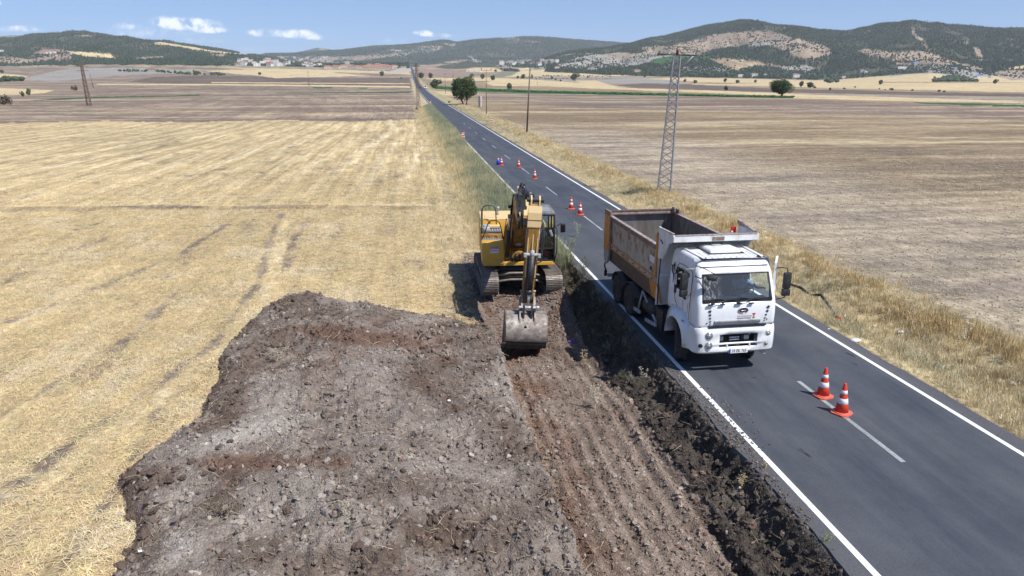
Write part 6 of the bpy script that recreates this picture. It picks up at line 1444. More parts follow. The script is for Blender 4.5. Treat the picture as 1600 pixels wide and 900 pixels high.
# ================================================================== STUBBLE, VERGES, STRAWS
IGR = inst_mat('dry_blade', .8, .25, 6)
def tuft_mesh(seed, nb, h, spread, lean, w, seg=1, heads=0):
    r = random.Random(seed); V = []; Fc = []
    for k in range(nb):
        a = r.uniform(0, 6.283); d = spread * math.sqrt(r.random()); bx, by = d * math.cos(a), d * math.sin(a)
        la = r.uniform(0, 6.283); ln = abs(r.gauss(0, lean)); hh = h * r.uniform(.45, 1.0); ww = w * r.uniform(.6, 1.3); wa = r.uniform(0, 3.1416); wx, wy = math.cos(wa) * ww, math.sin(wa) * ww
        tx, ty = bx + math.sin(ln) * math.cos(la) * hh, by + math.sin(ln) * math.sin(la) * hh; tz = hh * math.cos(ln)
        mx, my, mz = bx + (tx - bx) * .4, by + (ty - by) * .4, tz * .55
        i = len(V)
        if seg == 1: V += [(bx - wx, by - wy, -.02), (bx + wx, by + wy, -.02), (tx + wx * .6, ty + wy * .6, tz), (tx - wx * .6, ty - wy * .6, tz)]; Fc += [(i, i + 1, i + 2, i + 3)]
        else: V += [(bx - wx, by - wy, -.03), (bx + wx, by + wy, -.03), (mx + wx * .8, my + wy * .8, mz), (mx - wx * .8, my - wy * .8, mz), (tx + wx * .15, ty + wy * .15, tz), (tx - wx * .15, ty - wy * .15, tz)]; Fc += [(i, i + 1, i + 2, i + 3), (i + 3, i + 2, i + 4, i + 5)]
    return mesh_np('tuft_shape', V, Fc, False)
def protos_of(f, n): return [proto('tuft_shape', f(s), IGR) for s in range(n)]
def lie_mesh(seed, n=7):
    """a few straws lying on the ground"""
    r = random.Random(seed); V = []; Fc = []
    for k in range(n):
        x, y = r.uniform(-.16, .16), r.uniform(-.16, .16); a = r.gauss(1.3, .8); l = r.uniform(.05, .14); w = .0035; z0, z1 = r.uniform(.01, .05), r.uniform(.01, .06)
        dx, dy = math.cos(a) * l, math.sin(a) * l; px_, py_ = -math.sin(a) * w, math.cos(a) * w; i = len(V)
        V += [(x - dx - px_, y - dy - py_, z0), (x - dx + px_, y - dy + py_, z0), (x + dx + px_, y + dy + py_, z1), (x + dx - px_, y + dy - py_, z1)]; Fc += [(i, i + 1, i + 2, i + 3)]
    return mesh_np('straw_shape', V, Fc, False)
def straw_col(n, base=(.62, .485, .255), v=.22): return np.array(base) * (1 + v * rng.standard_normal(n).clip(-2, 2))[:, None] * (1 + .06 * rng.standard_normal((n, 3)))

def build_stubble():
    P = []; bands = [(7.5, 24, 125), (24, 46, 85), (46, 72, 20)]
    for ya, yb, dens in bands:
        w0 = -.78 * yb - 3; n = int((yb - ya) * (3 - w0) * dens); x = rng.uniform(w0, 3.2, n); y = rng.uniform(ya, yb, n)
        k = (x > -.62 * y - 3.5); x, y = x[k], y[k]
        sd = np.full(len(x), -9.); m = patch_mask(x, y, 0); sd[m] = poly_sd(x[m], y[m], HEAP)
        trk = wheel_marks(x, y); rim = np.exp(-((y - (45.0 - x * .13)) / .45) ** 2)
        mot = fbm(x / 5, y / 7, 85, 5); soil = np.clip(fbm(x / 1.3, y / 3.4, 86, 5) * 1.8 - .42 + .22 * sst(mot, 0, .6), 0, 1)
        rows = .72 + .28 * np.sin((x * .97 + y * .22 + fbm(x / 9, y / 9, 201, 2) * .8) * 2 * np.pi / .62)
        keep = (sd < .02) & (rng.random(len(x)) < (1 - .9 * trk) * (1 - .8 * rim) * (1 - .65 * soil) * rows) & (rng.random(len(x)) > sst(x, 1.4, 4.0)) & (rng.random(len(x)) > sst(y, 50, 72) * .8) & ~((x > 1.4) & (y < 22)) & (sst(x, .9, 2.4) * sst(y, 34, 30) < rng.random(len(x)))
        x, y = x[keep], y[keep]; s = (1. if yb <= 46 else (1.35 if yb <= 80 else 2.0)); P.append(np.stack([x, y, np.full(len(x), s)], -1))
    P = np.concatenate(P); x, y, s = P.T; z = terrain_z(x, y); n = len(x)
    mot = fbm(x / 5, y / 7, 85, 5); patch = fbm(x / 1.2, y / 2., 202, 4)
    C = straw_col(n) * (1 + .14 * mot + .16 * patch)[:, None]; C = mix(C, np.array([.70, .63, .48]), (sst(patch, .0, .6) * .45 + .22)[:, None]); C = mix(C, np.array([.54, .41, .20]), (sst(mot, .0, .7) * .4)[:, None])
    pk = np.where(rng.random(n) < .52, rng.integers(6, 10, n), rng.integers(0, 6, n))
    hs = s * rng.uniform(.6, 1.15, n) * (1 + .35 * sst(patch, 0, .6))
    pr = [proto('tuft_%d' % k, tuft_mesh(k, 10, .115, .085, .34, .0042), IGR) for k in range(6)] + [proto('tuft_%d' % k, lie_mesh(k, 9), IGR) for k in range(6, 10)]
    scatter('stubble', np.stack([x, y, z], -1), np.stack([s * 1.15, s * 1.15, hs], -1), np.stack([np.zeros(n), np.zeros(n), rng.uniform(0, 6.283, n)], -1), pr, C, None, pk)
build_stubble()

def build_verges():
    def put(name, x, y, s, C, pr, tilt=.12):
        z = surf_z(x, y); n = len(x)
        scatter(name, np.stack([x, y, z], -1), np.stack([s, s, s * rng.uniform(.75, 1.25, n)], -1), np.stack([rng.uniform(-tilt, tilt, n), rng.uniform(-tilt, tilt, n), rng.uniform(0, 6.283, n)], -1), pr, C)
    tall = lambda: [proto('grass_%d' % k, tuft_mesh(40 + k, 24, .52, .15, .27, .0055, 2), IGR) for k in range(6)]
    short = lambda: [proto('grass_%d' % k, tuft_mesh(60 + k, 24, .24, .15, .50, .0048, 2), IGR) for k in range(6)]
    GOLD, GREEN, GREY = np.array([.62, .51, .30]), np.array([.19, .23, .115]), np.array([.42, .41, .31])
    def yd(n, a, b, p): return a + (b - a) * rng.random(n) ** p
    # left verge beyond the machine: tall, greenish grey by the asphalt, straw-coloured towards the field
    n = 38000; y = yd(n, 29, 230, 1.9); x = rng.uniform(.8, 6.62, n); k = rng.random(n) < .06 + .94 * sst(x + fbm(x / 2, y / 5, 188, 4) * 1.2, 2.2, 5.0); k &= ~((y < 33.5) & (x < 6.1)); x, y = x[k], y[k]; n = len(x)
    g = np.clip(sst(x, 3.2, 5.2) * 1.1 * (.55 + .45 * sst(y, 60, 40) + .3 * sst(y, 100, 140)) + fbm(x / 1.5, y / 4, 211, 3) * .5 + .08, 0, 1)
    C = mix(GOLD, mix(GREY, GREEN, .25 + rng.random((n, 1)) * .75), g[:, None]) * rng.uniform(.75, 1.2, (n, 1)); s = rng.uniform(.55, 1.15, n) * np.where(y > 90, 1.45, 1.0) * mix(.65, 1.3, sst(x, 2.5, 4.6))
    put('verge_grass', x, y, s, C, tall())
    # right verge
    n = 52000; y = yd(n, 8, 250, 2.1); x = rng.uniform(13.02, 19.5, n); k = rng.random(n) < np.where(x < 17.2 + 1.5 * fbm(y / 3, y * 0, 212, 3), 1, .2) * (.35 + .65 * sst(fbm(x / .9, y / 1.8, 216, 3), -.35, .15)); x, y = x[k], y[k]; n = len(x)
    pt = fbm(x / .8, y / 1.6, 213, 4); g = np.clip(fbm(x / 1.1, y / 2.2, 214, 4) * 1.5 - .12 + .75 * sst(y, 75, 130) * sst(x, 17, 15), 0, 1)
    C = mix(mix(GOLD, np.array([.70, .62, .44]), rng.random((n, 1))), mix(GREY, GREEN, rng.random((n, 1)) * .8), g[:, None] * .85) * rng.uniform(.72, 1.2, (n, 1)); C = mix(C, np.array([.52, .37, .17]), (np.exp(-((x - 16.5) / .8) ** 2) * sst(pt, -.2, .5))[:, None] * .7)
    s = rng.uniform(.55, 1.15, n) * (1 + .55 * sst(pt, 0, .6)) * np.where(y > 90, 1.7, 1.0) * np.where(x > 17.8, .5, 1); s *= np.where(x < 13.3, .6, 1)
    put('verge_grass', x, y, s, C, short())
    n = 2200; y = yd(n, 10, 150, 1.9); x = rng.normal(16.6, .65, n) + fbm(y / 5, y * 0, 43, 2) * .5; pt = fbm(x / .8, y / 1.6, 213, 4); k = pt > -.15; x, y = x[k], y[k]; n = len(x)
    put('verge_grass', x, y, rng.uniform(.5, 1.0, n), mix(GOLD, np.array([.55, .40, .19]), rng.random((n, 1))) * rng.uniform(.7, 1.2, (n, 1)), tall())
    # straw litter on the tilled field at the right
    n = 52000; y = yd(n, 9, 75, 1.4); x = 17.2 + (y * .95 + 6) * rng.random(n); k = rng.random(n) < .35 + .65 * np.clip(fbm(x / 2.2, y / .9, 215, 4) * 1.4 + .45, 0, 1); x, y = x[k], y[k]; n = len(x)
    C = straw_col(n, (.44, .38, .27)); scatter('field_straw', np.stack([x, y, terrain_z(x, y)], -1), np.where(y > 40, 1.8, 1.1) * rng.uniform(.7, 1.2, n), np.stack([np.zeros(n), np.zeros(n), rng.uniform(0, 6.283, n)], -1), [proto('straw_%d' % k, lie_mesh(80 + k, 6), IGR) for k in range(4)] + [proto('straw_%d' % k, tuft_mesh(90 + k, 5, .10, .06, .5, .004), IGR) for k in range(4, 6)], C)
    n = 16000; y = yd(n, 9, 60, 1.5); x = 17.6 + (y * .95 + 6) * rng.random(n); s = .010 + .032 * rng.random(n) ** 3
    scatter('field_clods', np.stack([x, y, terrain_z(x, y) + s * .2], -1), s, rnd_rot(n), [proto('clod_shape', p.data, IROCK) for p in ROCKS], np.array([.22, .185, .155]) * rng.uniform(.6, 1.5, (n, 1)))
    # straws and roots on the dug earth
    n = 5200; x = rng.uniform(-6.3, 6.5, n); y = rng.uniform(6, 27, n); z, sd, bank, fl = dig_z(x, y); k = (sd > .05) | ((fl > .5) & (rng.random(n) < .7)) | (bank > .5); x, y, z = x[k], y[k], z[k]; n = len(x)
    def root(seed):
        r = random.Random(seed); b = MB(); p = Vector((0, 0, .01)); d = Vector((r.uniform(-1, 1), r.uniform(-1, 1), r.uniform(.05, .6))).normalized(); pts = [p.copy()]
        for _ in range(5): d = (d + Vector((r.uniform(-.5, .5), r.uniform(-.5, .5), r.uniform(-.4, .25)))).normalized(); p = p + d * .05; p.z = max(p.z, .004); pts.append(p.copy())
        b.tube(pts, .0042, 4, .002); me = bpy.data.meshes.new('root_shape'); b.bm.to_mesh(me); b.bm.free(); return me
    scatter('dry_roots', np.stack([x, y, z + .005], -1), rng.uniform(.3, 1.25, n) ** 1.5, np.stack([rng.uniform(-.3, .3, n), rng.uniform(-.3, .3, n), rng.uniform(0, 6.283, n)], -1), [proto('root_%d' % k, root(k), IGR) for k in range(8)], np.array([.46, .38, .26]) * rng.uniform(.45, 1.25, (n, 1)))
    # grass torn and standing on the shaded bank beside the carriageway
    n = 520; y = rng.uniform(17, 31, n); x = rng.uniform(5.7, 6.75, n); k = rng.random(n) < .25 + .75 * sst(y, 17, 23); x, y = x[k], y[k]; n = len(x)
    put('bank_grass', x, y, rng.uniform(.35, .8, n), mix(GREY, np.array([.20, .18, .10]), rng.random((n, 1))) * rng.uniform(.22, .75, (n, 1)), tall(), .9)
build_verges()
# ================================================================== PLACING THINGS ON THE LAND
_DD = np.geomspace(9, 9500, 2600)
def on_land(px, py):
    """the first point of the land seen at a frame position"""
    d = FW * F + RT * (px - 800) + UP * (450 - py); h = math.hypot(d[0], d[1]); t = _DD / h
    x, y, z = d[0] * t, d[1] * t, CH + d[2] * t; g = terrain_z(x, y); i = int(np.argmax(z <= g))
    if z[i] > g[i]: i = len(_DD) - 1
    k = 0 if i == 0 else (z[i - 1] - g[i - 1]) / max(1e-6, (z[i - 1] - g[i - 1]) - (z[i] - g[i])); x_ = x[i - 1] + (x[i] - x[i - 1]) * k; y_ = y[i - 1] + (y[i] - y[i - 1]) * k
    return float(x_), float(y_), float(terrain_z(np.array([x_]), np.array([y_]))[0])
def px_per_m(p): return F / float((np.array(p) - np.array([0, 0, CH])) @ FW)

# ------------------------------------------------------------------ traffic cones
CONER = M('cone_red', (.62, .045, .02), (.48, .06, .035), 14, .5, .7, rough=.45); CONEW = M('cone_white_band', (.78, .78, .78), (.6, .6, .6), 20, .5, .7, rough=.4); CONEP = M('cone_foot_faded_red', (.66, .13, .09), (.5, .12, .08), 10, .45, .65, rough=.55)
def build_cone():
    t = empty('traffic_cone')
    H_, r0, r1 = .76, .155, .028
    def rad(z): return r0 + (r1 - r0) * (z - .05) / (H_ - .05)
    b = MB(); c = .085; s = .215; b.prism([(-s + c, -s), (s - c, -s), (s, -s + c), (s, s - c), (s - c, s), (-s + c, s), (-s, s - c), (-s, -s + c)], 'z', .0, .032)
    b.lathe([(.19, .032), (.175, .05), (.158, .055), (.05, .056)], (0, 0, 0), 28); b.build('foot', CONEP, t)
    b = MB(); prof = [(rad(.05), .05)] + [(rad(z), z) for z in (.25, .255, .5, .505, .73)] + [(r1 * .9, H_ - .008), (r1 * .5, H_)]
    b.lathe(prof, (0, 0, 0), 28); b.build('cone_body', CONER, t, True)
    for z0, z1 in ((.265, .39), (.50, .585)):
        b = MB(); b.lathe([(rad(z0) + .001, z0), (rad(z0) + .004, z0 + .003), (rad(z1) + .004, z1 - .003), (rad(z1) + .001, z1)], (0, 0, 0), 28); b.build('white_band', CONEW, t, True)
    return t
_c = build_cone()
CONES = [((9.86, 14.78), 12, 'red and white traffic cone on the near centre dash, the farther of the front pair'), ((9.78, 13.86), 30, 'red and white traffic cone nearest the camera, standing on the centre dash'), ((9.52, 41.8), 5, 'red and white traffic cone behind the truck, left one of the close pair'), ((9.62, 39.85), 44, 'red and white traffic cone just behind the tipper body, at the start of a dash'),
         ((9.7, 55.95), 20, 'lone red and white traffic cone between two centre dashes beyond the excavator'), ((9.56, 63.7), 70, 'red and white traffic cone on the centre line, middle one of the far three'), ((8.23, 65.7), 33, 'farthest red and white traffic cone, beside the blue water can')]
for i, ((x, y), a, lb) in enumerate(CONES):
    o = _c if i == 0 else copy_tree(_c); o.location = (x, y, .006); o.rotation_euler = (0, 0, R(a)); tag(o, lb, 'traffic cone', 'traffic cones on the carriageway')
t = empty('water_can', (8.0, 66.2, .005), .3, 'blue water can with a pale lid standing by a traffic cone', 'water can')
b = MB(); b.lathe([(.001, 0), (.17, 0), (.185, .03), (.185, .30), (.15, .38), (.07, .42)], (0, 0, 0), 20); b.build('can_body', BLUEP, t, True)
b = MB(); b.lathe([(.07, .42), (.085, .44), (.085, .54), (.06, .57), (.001, .575)], (0, 0, 0), 16); b.build('lid', M('lid_cream', (.6, .5, .38), rough=.5), t, True)
b = MB(); b.tube([(.12, 0, .38), (.16, 0, .47), (.08, 0, .50)], .015, 6); b.build('can_handle', BLUEP, t)

# ------------------------------------------------------------------ lattice masts, poles, boards
GALV = M('galvanised_steel', (.33, .34, .36), (.20, .20, .21), 5, rough=.45, metal=.5, c3=(.22, .17, .13), s3=3, lo3=.62, hi3=.7); RUSTL = M('rusty_lattice_steel', (.13, .085, .065), (.20, .155, .125), 5, rough=.7)
PORC = M('brown_insulator', (.12, .05, .03), rough=.25); WOOD = M('tarred_wood', (.10, .075, .055), (.16, .13, .10), 3, rough=.9, stretch=(1, 1, .1)); CONC = M('pale_concrete', (.45, .43, .40), (.32, .30, .28), 5, rough=.85)
def angle_bar(b, p, q, w):
    p, q = Vector(p), Vector(q); d = q - p; m = (p + q) / 2; qt = d.to_track_quat('Z', 'Y'); b.box((0, 0, 0), (w, w * .35, d.length)); 
def mast(name, loc, rz, h, w0, w1, bar, mat, label, tilt=(0, 0), nb=10, arms=(), brace=.5):
    t = empty(name, loc, rz, label, 'lattice mast'); t.rotation_euler = (tilt[0], tilt[1], rz)
    def beam(b, p, q, w):
        p, q = Vector(p), Vector(q); d = q - p
        vs = bmesh.ops.create_cube(b.bm, size=1)['verts']
        for v in vs: v.co.x *= w; v.co.y *= w; v.co.z *= d.length
        bmesh.ops.transform(b.bm, matrix=Matrix.Translation((p + q) / 2) @ d.to_track_quat('Z', 'Y').to_matrix().to_4x4(), verts=vs)
    def cw(z): return (w0 + (w1 - w0) * z / h) / 2
    for sx_, sy_ in ((-1, -1), (1, -1), (1, 1), (-1, 1)):
        b = MB(); beam(b, (sx_ * cw(0), sy_ * cw(0), -.2), (sx_ * cw(h), sy_ * cw(h), h), bar); b.build('leg', mat, t)
    zs_ = [0]; 
    for k in range(nb): zs_.append(zs_[-1] + (1.25 - .5 * k / nb))
    zs_ = [z * h / zs_[-1] for z in zs_]
    cs = ((-1, -1), (1, -1), (1, 1), (-1, 1))
    for k in range(nb):
        za, zb_ = zs_[k], zs_[k + 1]
        for f in range(4):
            a, c = cs[f], cs[(f + 1) % 4]
            if (k + f) % 2: a, c = c, a
            b = MB(); zm = (za + zb_) / 2
            beam(b, (a[0] * cw(za), a[1] * cw(za), za), (c[0] * cw(zm), c[1] * cw(zm), zm), bar * brace); o = b.build('brace', mat, t)
            b = MB(); beam(b, (c[0] * cw(zm), c[1] * cw(zm), zm), (a[0] * cw(zb_), a[1] * cw(zb_), zb_), bar * brace); b.build('brace', mat, t)
    for (z, hl, th, hang, mt) in arms:
        b = MB(); beam(b, (-hl, -cw(z) - .02, z), (hl, -cw(z) - .02, z), th); beam(b, (-hl, cw(z) + .02, z), (hl, cw(z) + .02, z), th); beam(b, (-hl, -.1, z), (-hl, .1, z), th); beam(b, (hl, -.1, z), (hl, .1, z), th); arm = b.build('cross_arm', mt, t)
        for x in (-hl * .96, 0 if hang == 3 else None, hl * .96):
            if x is None: continue
            b = MB(); z0 = z + (.05 if hang != 1 else -.45); b.lathe([(.015, 0), (.045, .02), (.02, .07), (.045, .09), (.02, .14), (.035, .17), (.001, .2)], (x, 0, z0), 10); b.build('insulator', PORC, arm, True)
    return t
bx_, by_ = ground_pt(1037, 303.5, -.1)
lat = mast('lattice_pylon', (bx_, by_, -.12), R(-22), 9.35, .88, .42, .08, GALV, 'tall grey steel lattice mast rising from the tilled field behind the truck', (0, R(2.0)), 11, [(9.30, 1.25, .05, 3, DARKM)], .62)
def extra(parent, name, mat, pts, r):
    b = MB(); b.tube(pts, r, 5); return b.build(name, mat, parent)
extra(lat, 'arm_strut', GALV, [(.22, 0, 8.35), (1.05, 0, 9.25)], .035); extra(lat, 'arm_strut', GALV, [(-.22, 0, 8.5), (-.75, 0, 8.85)], .025); extra(lat, 'cross_bar', RUSTP, [(-.55, 0, 8.35), (.55, 0, 8.35)], .03); extra(lat, 'cross_bar', GALV, [(.1, 0, 7.9), (.75, 0, 7.86)], .02)
b = MB(); b.cyl((0, 0, 9.3), (0, 0, 9.75), .09, n=10); b.build('top_insulator', PORC, lat, True)
x, y, z = on_land(139.5, 165); l2 = mast('lattice_pylon', (x, y, z), R(12), 13.6, 1.35, .55, .14, RUSTL, 'rusty lattice mast standing alone in the brown field at the left', (0, R(-1.6)), 16, [(12.6, 1.9, .12, 2, RUSTL), (11.2, 1.6, .10, 2, RUSTL)], .95)
for s in (-1, 1): extra(l2, 'top_horn', RUSTL, [(s * .2, 0, 13.2), (s * 1.1, 0, 14.4)], .07)
x, y, z = on_land(654, 170.5); mast('lattice_pylon', (x, y, z), R(30), 13.0, .95, .38, .075, RUSTL, 'thin rusty lattice mast on the left verge of the road, its top above the horizon', (0, R(-1.2)), 12, [(11.9, 1.0, .09, 2, RUSTL), (10.9, .8, .08, 2, RUSTL)], .8)
def pole(loc, h, r, mat, label, tilt=(0, 0), arm=None, name='utility_pole'):
    t = empty(name, loc, 0, label, 'utility pole'); t.rotation_euler = (*tilt, 0)
    b = MB(); b.cyl((0, 0, -.3), (0, 0, h), r, r * .65, 12); b.build('shaft', mat, t, True)
    if arm:
        b = MB(); b.box((0, 0, h - .25), (arm * 2, .1, .1)); a_ = b.build('cross_arm', RUSTP, t)
        for s in (-1, 1): b = MB(); b.lathe([(.03, 0), (.12, .03), (.05, .2), (.12, .23), (.001, .5)], (s * arm * .9, 0, h - .2), 8); b.build('insulator', PORC, a_, True)
    else:
        b = MB(); b.lathe([(.03, 0), (.09, .03), (.05, .15), (.08, .18), (.001, .3)], (.0, 0, h), 8); b.build('insulator', PORC, t, True)
    return t
pole((17.06, 105.7, -.1), 9.2, .135, WOOD, 'bare dark wooden pole between the road and the tilled field, leaning right', (0, R(2.6)))
for (X, Y, ht, r, mat, arm, lb, tl) in ((760, 178, 64, .10, RUSTL, 1.3, 'thin rusty pole with a two-insulator arm right of the big roadside tree', .4), (696, 147, 29, .12, WOOD, .6, 'thin pole left of the big roadside tree, over the green crop', 0), (483, 135, 23, .25, RUSTL, None, 'lone thin pole far out in the left fields', -.6), (146, 137, 20, .3, RUSTL, None, 'second thin mast right behind the rusty lattice mast', -6),
                                     (671.5, 133, 10, .2, GALV, None, 'short grey pole near the white van', 0), (668, 133, 9, .2, GALV, None, 'short grey pole left of its twin near the white van', 0), (708, 121, 10, .3, WOOD, None, 'far thin pole on the brown rise right of the road', 0), (839.5, 134, 14, .18, GALV, None, 'faint thin pole on the pale field behind the bare wooden pole', 0), (337 + 14, 79, 7, .8, GALV, None, 'thin mast on the crest of the left hill', 0), (655.5, 136, 30, .12, RUSTL, .7, 'thin rusty pole just behind the verge mast', -.4)):
    x, y, z = on_land(X, Y); pole((x, y, z), ht / px_per_m((x, y, z)) / cp, r, mat, lb, (0, R(tl)), arm)
x, y, z = on_land(750.3, 167); t = empty('marker_pillar', (x, y, z), R(48), 'squat pale concrete pillar standing right of the big roadside tree', 'pillar')
k = px_per_m((x, y, z)); hh = 16.5 / k; b = MB(); b.box((0, 0, hh / 2), (4.0 / k, 4.0 / k, hh), bev=.05); b.build('pillar_shaft', CONC, t); b = MB(); b.box((0, 0, hh * .5), (4.4 / k, 4.4 / k, hh * .04)); b.build('pillar_band', GREYM, t)

REDS = M('sign_red', (.60, .02, .04), rough=.35); WHTS = M('sign_white', (.80, .80, .80), rough=.35)
def chevron(X, Y, h, lb, flip=False):
    x, y, z = on_land(X, Y); t = empty('marker_sign', (x, y, z), 0, lb, 'road sign'); t.rotation_euler = (0, 0, math.atan2(-x, y) * .6)
    b = MB(); b.box((0, .03, h * .3), (.06, .06, h * .6)); b.build('post', GALV, t)
    H2 = h * .66; b = MB(); b.box((0, 0, h - H2 / 2), (.34, .02, H2), bev=.004); bd = b.build('board', WHTS, t)
    for k in range(3):
        z0 = h - H2 + k * H2 * .36 - .02; s = -1 if flip else 1; s = s if k % 2 else -s; b = MB(); b.prism([(-.165 * s, z0 + .03), (.165 * s, z0 + H2 * .14), (.165 * s, min(h - .01, z0 + H2 * .34)), (-.165 * s, z0 + H2 * .22)], 'y', -.016, -.008); b.build('red_stripe', REDS, bd)
chevron(724, 222, 1.25, 'red and white marker board on the left verge, the nearest one'); chevron(768, 197, 1.5, 'red and white marker board among green weeds on the right verge', True); chevron(673, 165, 1.5, 'distant red and white marker board on the left verge'); chevron(700, 157.5, 1.1, 'small faded red and white marker board left of the big tree', True)

# ------------------------------------------------------------------ vehicles far along the road
def van(X, Y, w, h, l, lb, cat, mat, dark=False, name='van'):
    x, y, z = on_land(X, Y); z = float(road_z([y])[0]) + .03 + float(lift(y)); t = empty(name, (x, y, z), 0, lb, cat); tot = h
    b = MB(); b.prism([(0, .25 * h), (.0, .50 * h), (.14 * l, .58 * h), (.30 * l, h), (l * .97, h * .98), (l, .3 * h), (l * .98, .2 * h), (.02, .2 * h)], 'x', -w / 2, w / 2); b.build('body', mat, t, bevel=.06)
    b = MB(); b.poly([(-w * .43, .145 * l - .03, .60 * h), (w * .43, .145 * l - .03, .60 * h), (w * .38, .285 * l - .03, .95 * h), (-w * .38, .285 * l - .03, .95 * h)]); b.build('windscreen', M('far_dark_glass', (.02, .025, .03), rough=.1), t)
    for s in (-1, 1):
        b = MB(); b.box((s * w / 2, l * .55, h * .76), (.02, l * .55, h * .26)); b.build('side_window', BLACKP, t)
        b = MB(); b.cyl((s * w * .36, -.02, h * .40), (s * w * .36, .03, h * .40), .11, n=12); b.build('headlight', LENS, t)
        for yy in (l * .18, l * .80): b = MB(); b.cyl((s * (w / 2 - .2), yy, .33), (s * (w / 2 + .01), yy, .33), .33, n=18); b.build('wheel', RUBBER, t)
    b = MB(); b.box((0, -.02, .30 * h), (w * .9, .08, .16 * h)); b.build('grille', BLACKP, t)
def on_road(Xm, Y):
    return None
van(665, 140, 2.0, 2.7, 5.2, 'white van driving towards the camera on the far stretch of road', 'van', WHITE)
van(656.8, 138.8, 1.8, 1.5, 4.3, 'small dark car with a pale roof in the far left lane, ahead of the van', 'car', DARKM, name='car')
x, y, z = on_land(646.3, 109.6)
van(646.0, 109.5, 2.4, 3.2, 7, 'tiny white vehicle at the crest where the road vanishes', 'vehicle', WHITE, name='truck')

# ------------------------------------------------------------------ bits and pieces beside the road
t = MB(); P = []
for X, Y in ((1238, 434), (1252, 440), (1268, 445), (1284, 449), (1294, 459), (1300, 470), (1306, 480), (1311, 486)):
    x, y = ground_pt(X, Y, .1); P.append((x, y, float(surf_z(x, y)[0]) + .16 + .08 * math.sin(X)))
t.tube(P, .055, 9); o = t.build('black_hose', BLACKP); tag(o, 'thick black hose lying in the dry grass behind the truck door', 'hose')
b = MB(); b.cyl(P[-1], Vector(P[-1]) + (Vector(P[-1]) - Vector(P[-2])).normalized() * .12, .06, n=10); b.build('red_end_cap', REDP, o)
SMW = M('white_stone', (.62, .60, .58), (.45, .43, .40), 8)
for i, (X, Y, s, lb) in enumerate([(1337, 534, .12, 'large white stone lying in the verge grass right of the front of the truck'), (1295, 516, .06, 'small white stone at the asphalt edge right of the truck'), (1366, 510, .06, 'white stone in the dark part of the right verge'), (1408, 520, .09, 'flat white stone further out in the right verge'), (1436, 549, .09, 'white stone in the right verge above the two cones'), (1472, 574, .07, 'pale stone in the right verge near the tall white stalk'), (1515, 612, .07, 'white stone in the right verge near the photo edge'), (1497, 620, .05, 'small white stone close to the asphalt near the right photo edge'), (1582, 600, .07, 'white stone at the right edge of the photo')]):
    x, y, z = on_land(X, Y); me = rock_mesh(400 + i, 2, .55, .12); me.materials.append(SMW); o = bpy.data.objects.new('white_stone', me); COL.objects.link(o); o.location = (x, y, z + s * .4); o.scale = (s * 1.4, s, s); tag(o, lb, 'stone', 'white stones in the right verge')
x, y = ground_pt(892, 526, -.7); z = float(surf_z(x, y)[0]); b = MB(); b.box((0, 0, .03), (.22, .09, .05), (0, .2, .3), .02); b.box((.12, .06, .03), (.14, .06, .04), (0, -.3, .9), .015); o = b.build('plastic_scrap', M('violet_plastic', (.10, .07, .40), rough=.35)); o.location = (x, y, z + .02); tag(o, 'crumpled violet plastic scrap in the trench right of the bucket', 'plastic scrap')
for X, Y, s, lb in ((702, 640, .05, 'small white plastic scrap on the heap surface'), (217, 850, .04, 'tiny white scrap on the left part of the heap')):
    x, y = ground_pt(X, Y, .3); z = float(surf_z(x, y)[0]); b = MB(); b.box((0, 0, .02), (s * 1.5, s, .02), (.3, .2, .5), .008); o = b.build('paper_scrap', WHTS); o.location = (x, y, z + .02); tag(o, lb, 'scrap')

# weeds with stems and side twigs that stand out one by one
def weed(X, Y, zg, h, lb, col, seed, nb=5, lean=.25, name='dry_weed'):
    x, y = ground_pt(X, Y, zg); z = float(surf_z(x, y)[0]); x, y = ground_pt(X, Y, z); z = float(surf_z(x, y)[0]); r = random.Random(seed); t = empty(name, (x, y, z), 0, lb, 'weed')
    mt = M('weed_%d' % seed, col, tuple(c * .6 for c in col), 20, rough=.9)
    for k in range(nb):
        b = MB(); a = r.uniform(0, 6.28); l = r.uniform(0, lean); p = Vector((0, 0, -.02)); d = Vector((math.cos(a) * l, math.sin(a) * l, 1)).normalized(); pts = [p.copy()]
        for _ in range(6): d = (d + Vector((r.uniform(-.1, .1), r.uniform(-.1, .1), 0))).normalized(); p = p + d * h * r.uniform(.7, 1.1) / 6; pts.append(p.copy())
        b.tube(pts, .007, 5, .003)
        for q in pts[2:]:
            for _ in range(3):
                a2 = r.uniform(0, 6.28); e = q + Vector((math.cos(a2) * .1, math.sin(a2) * .1, r.uniform(.02, .12))) * h; b.tube([q, (q + e) / 2 + Vector((0, 0, .02)), e], .004, 4, .002)
                for _ in range(3): f = e + Vector((r.uniform(-.05, .05), r.uniform(-.05, .05), r.uniform(-.03, .05))) * h; b.poly([e, e.lerp(f, .5) + Vector((.012, 0, .006)), f, e.lerp(f, .5) - Vector((.012, 0, .006))])
        b.build('stem', mt, t)
GW, DW, BW = (.24, .27, .15), (.42, .34, .20), (.50, .45, .34)
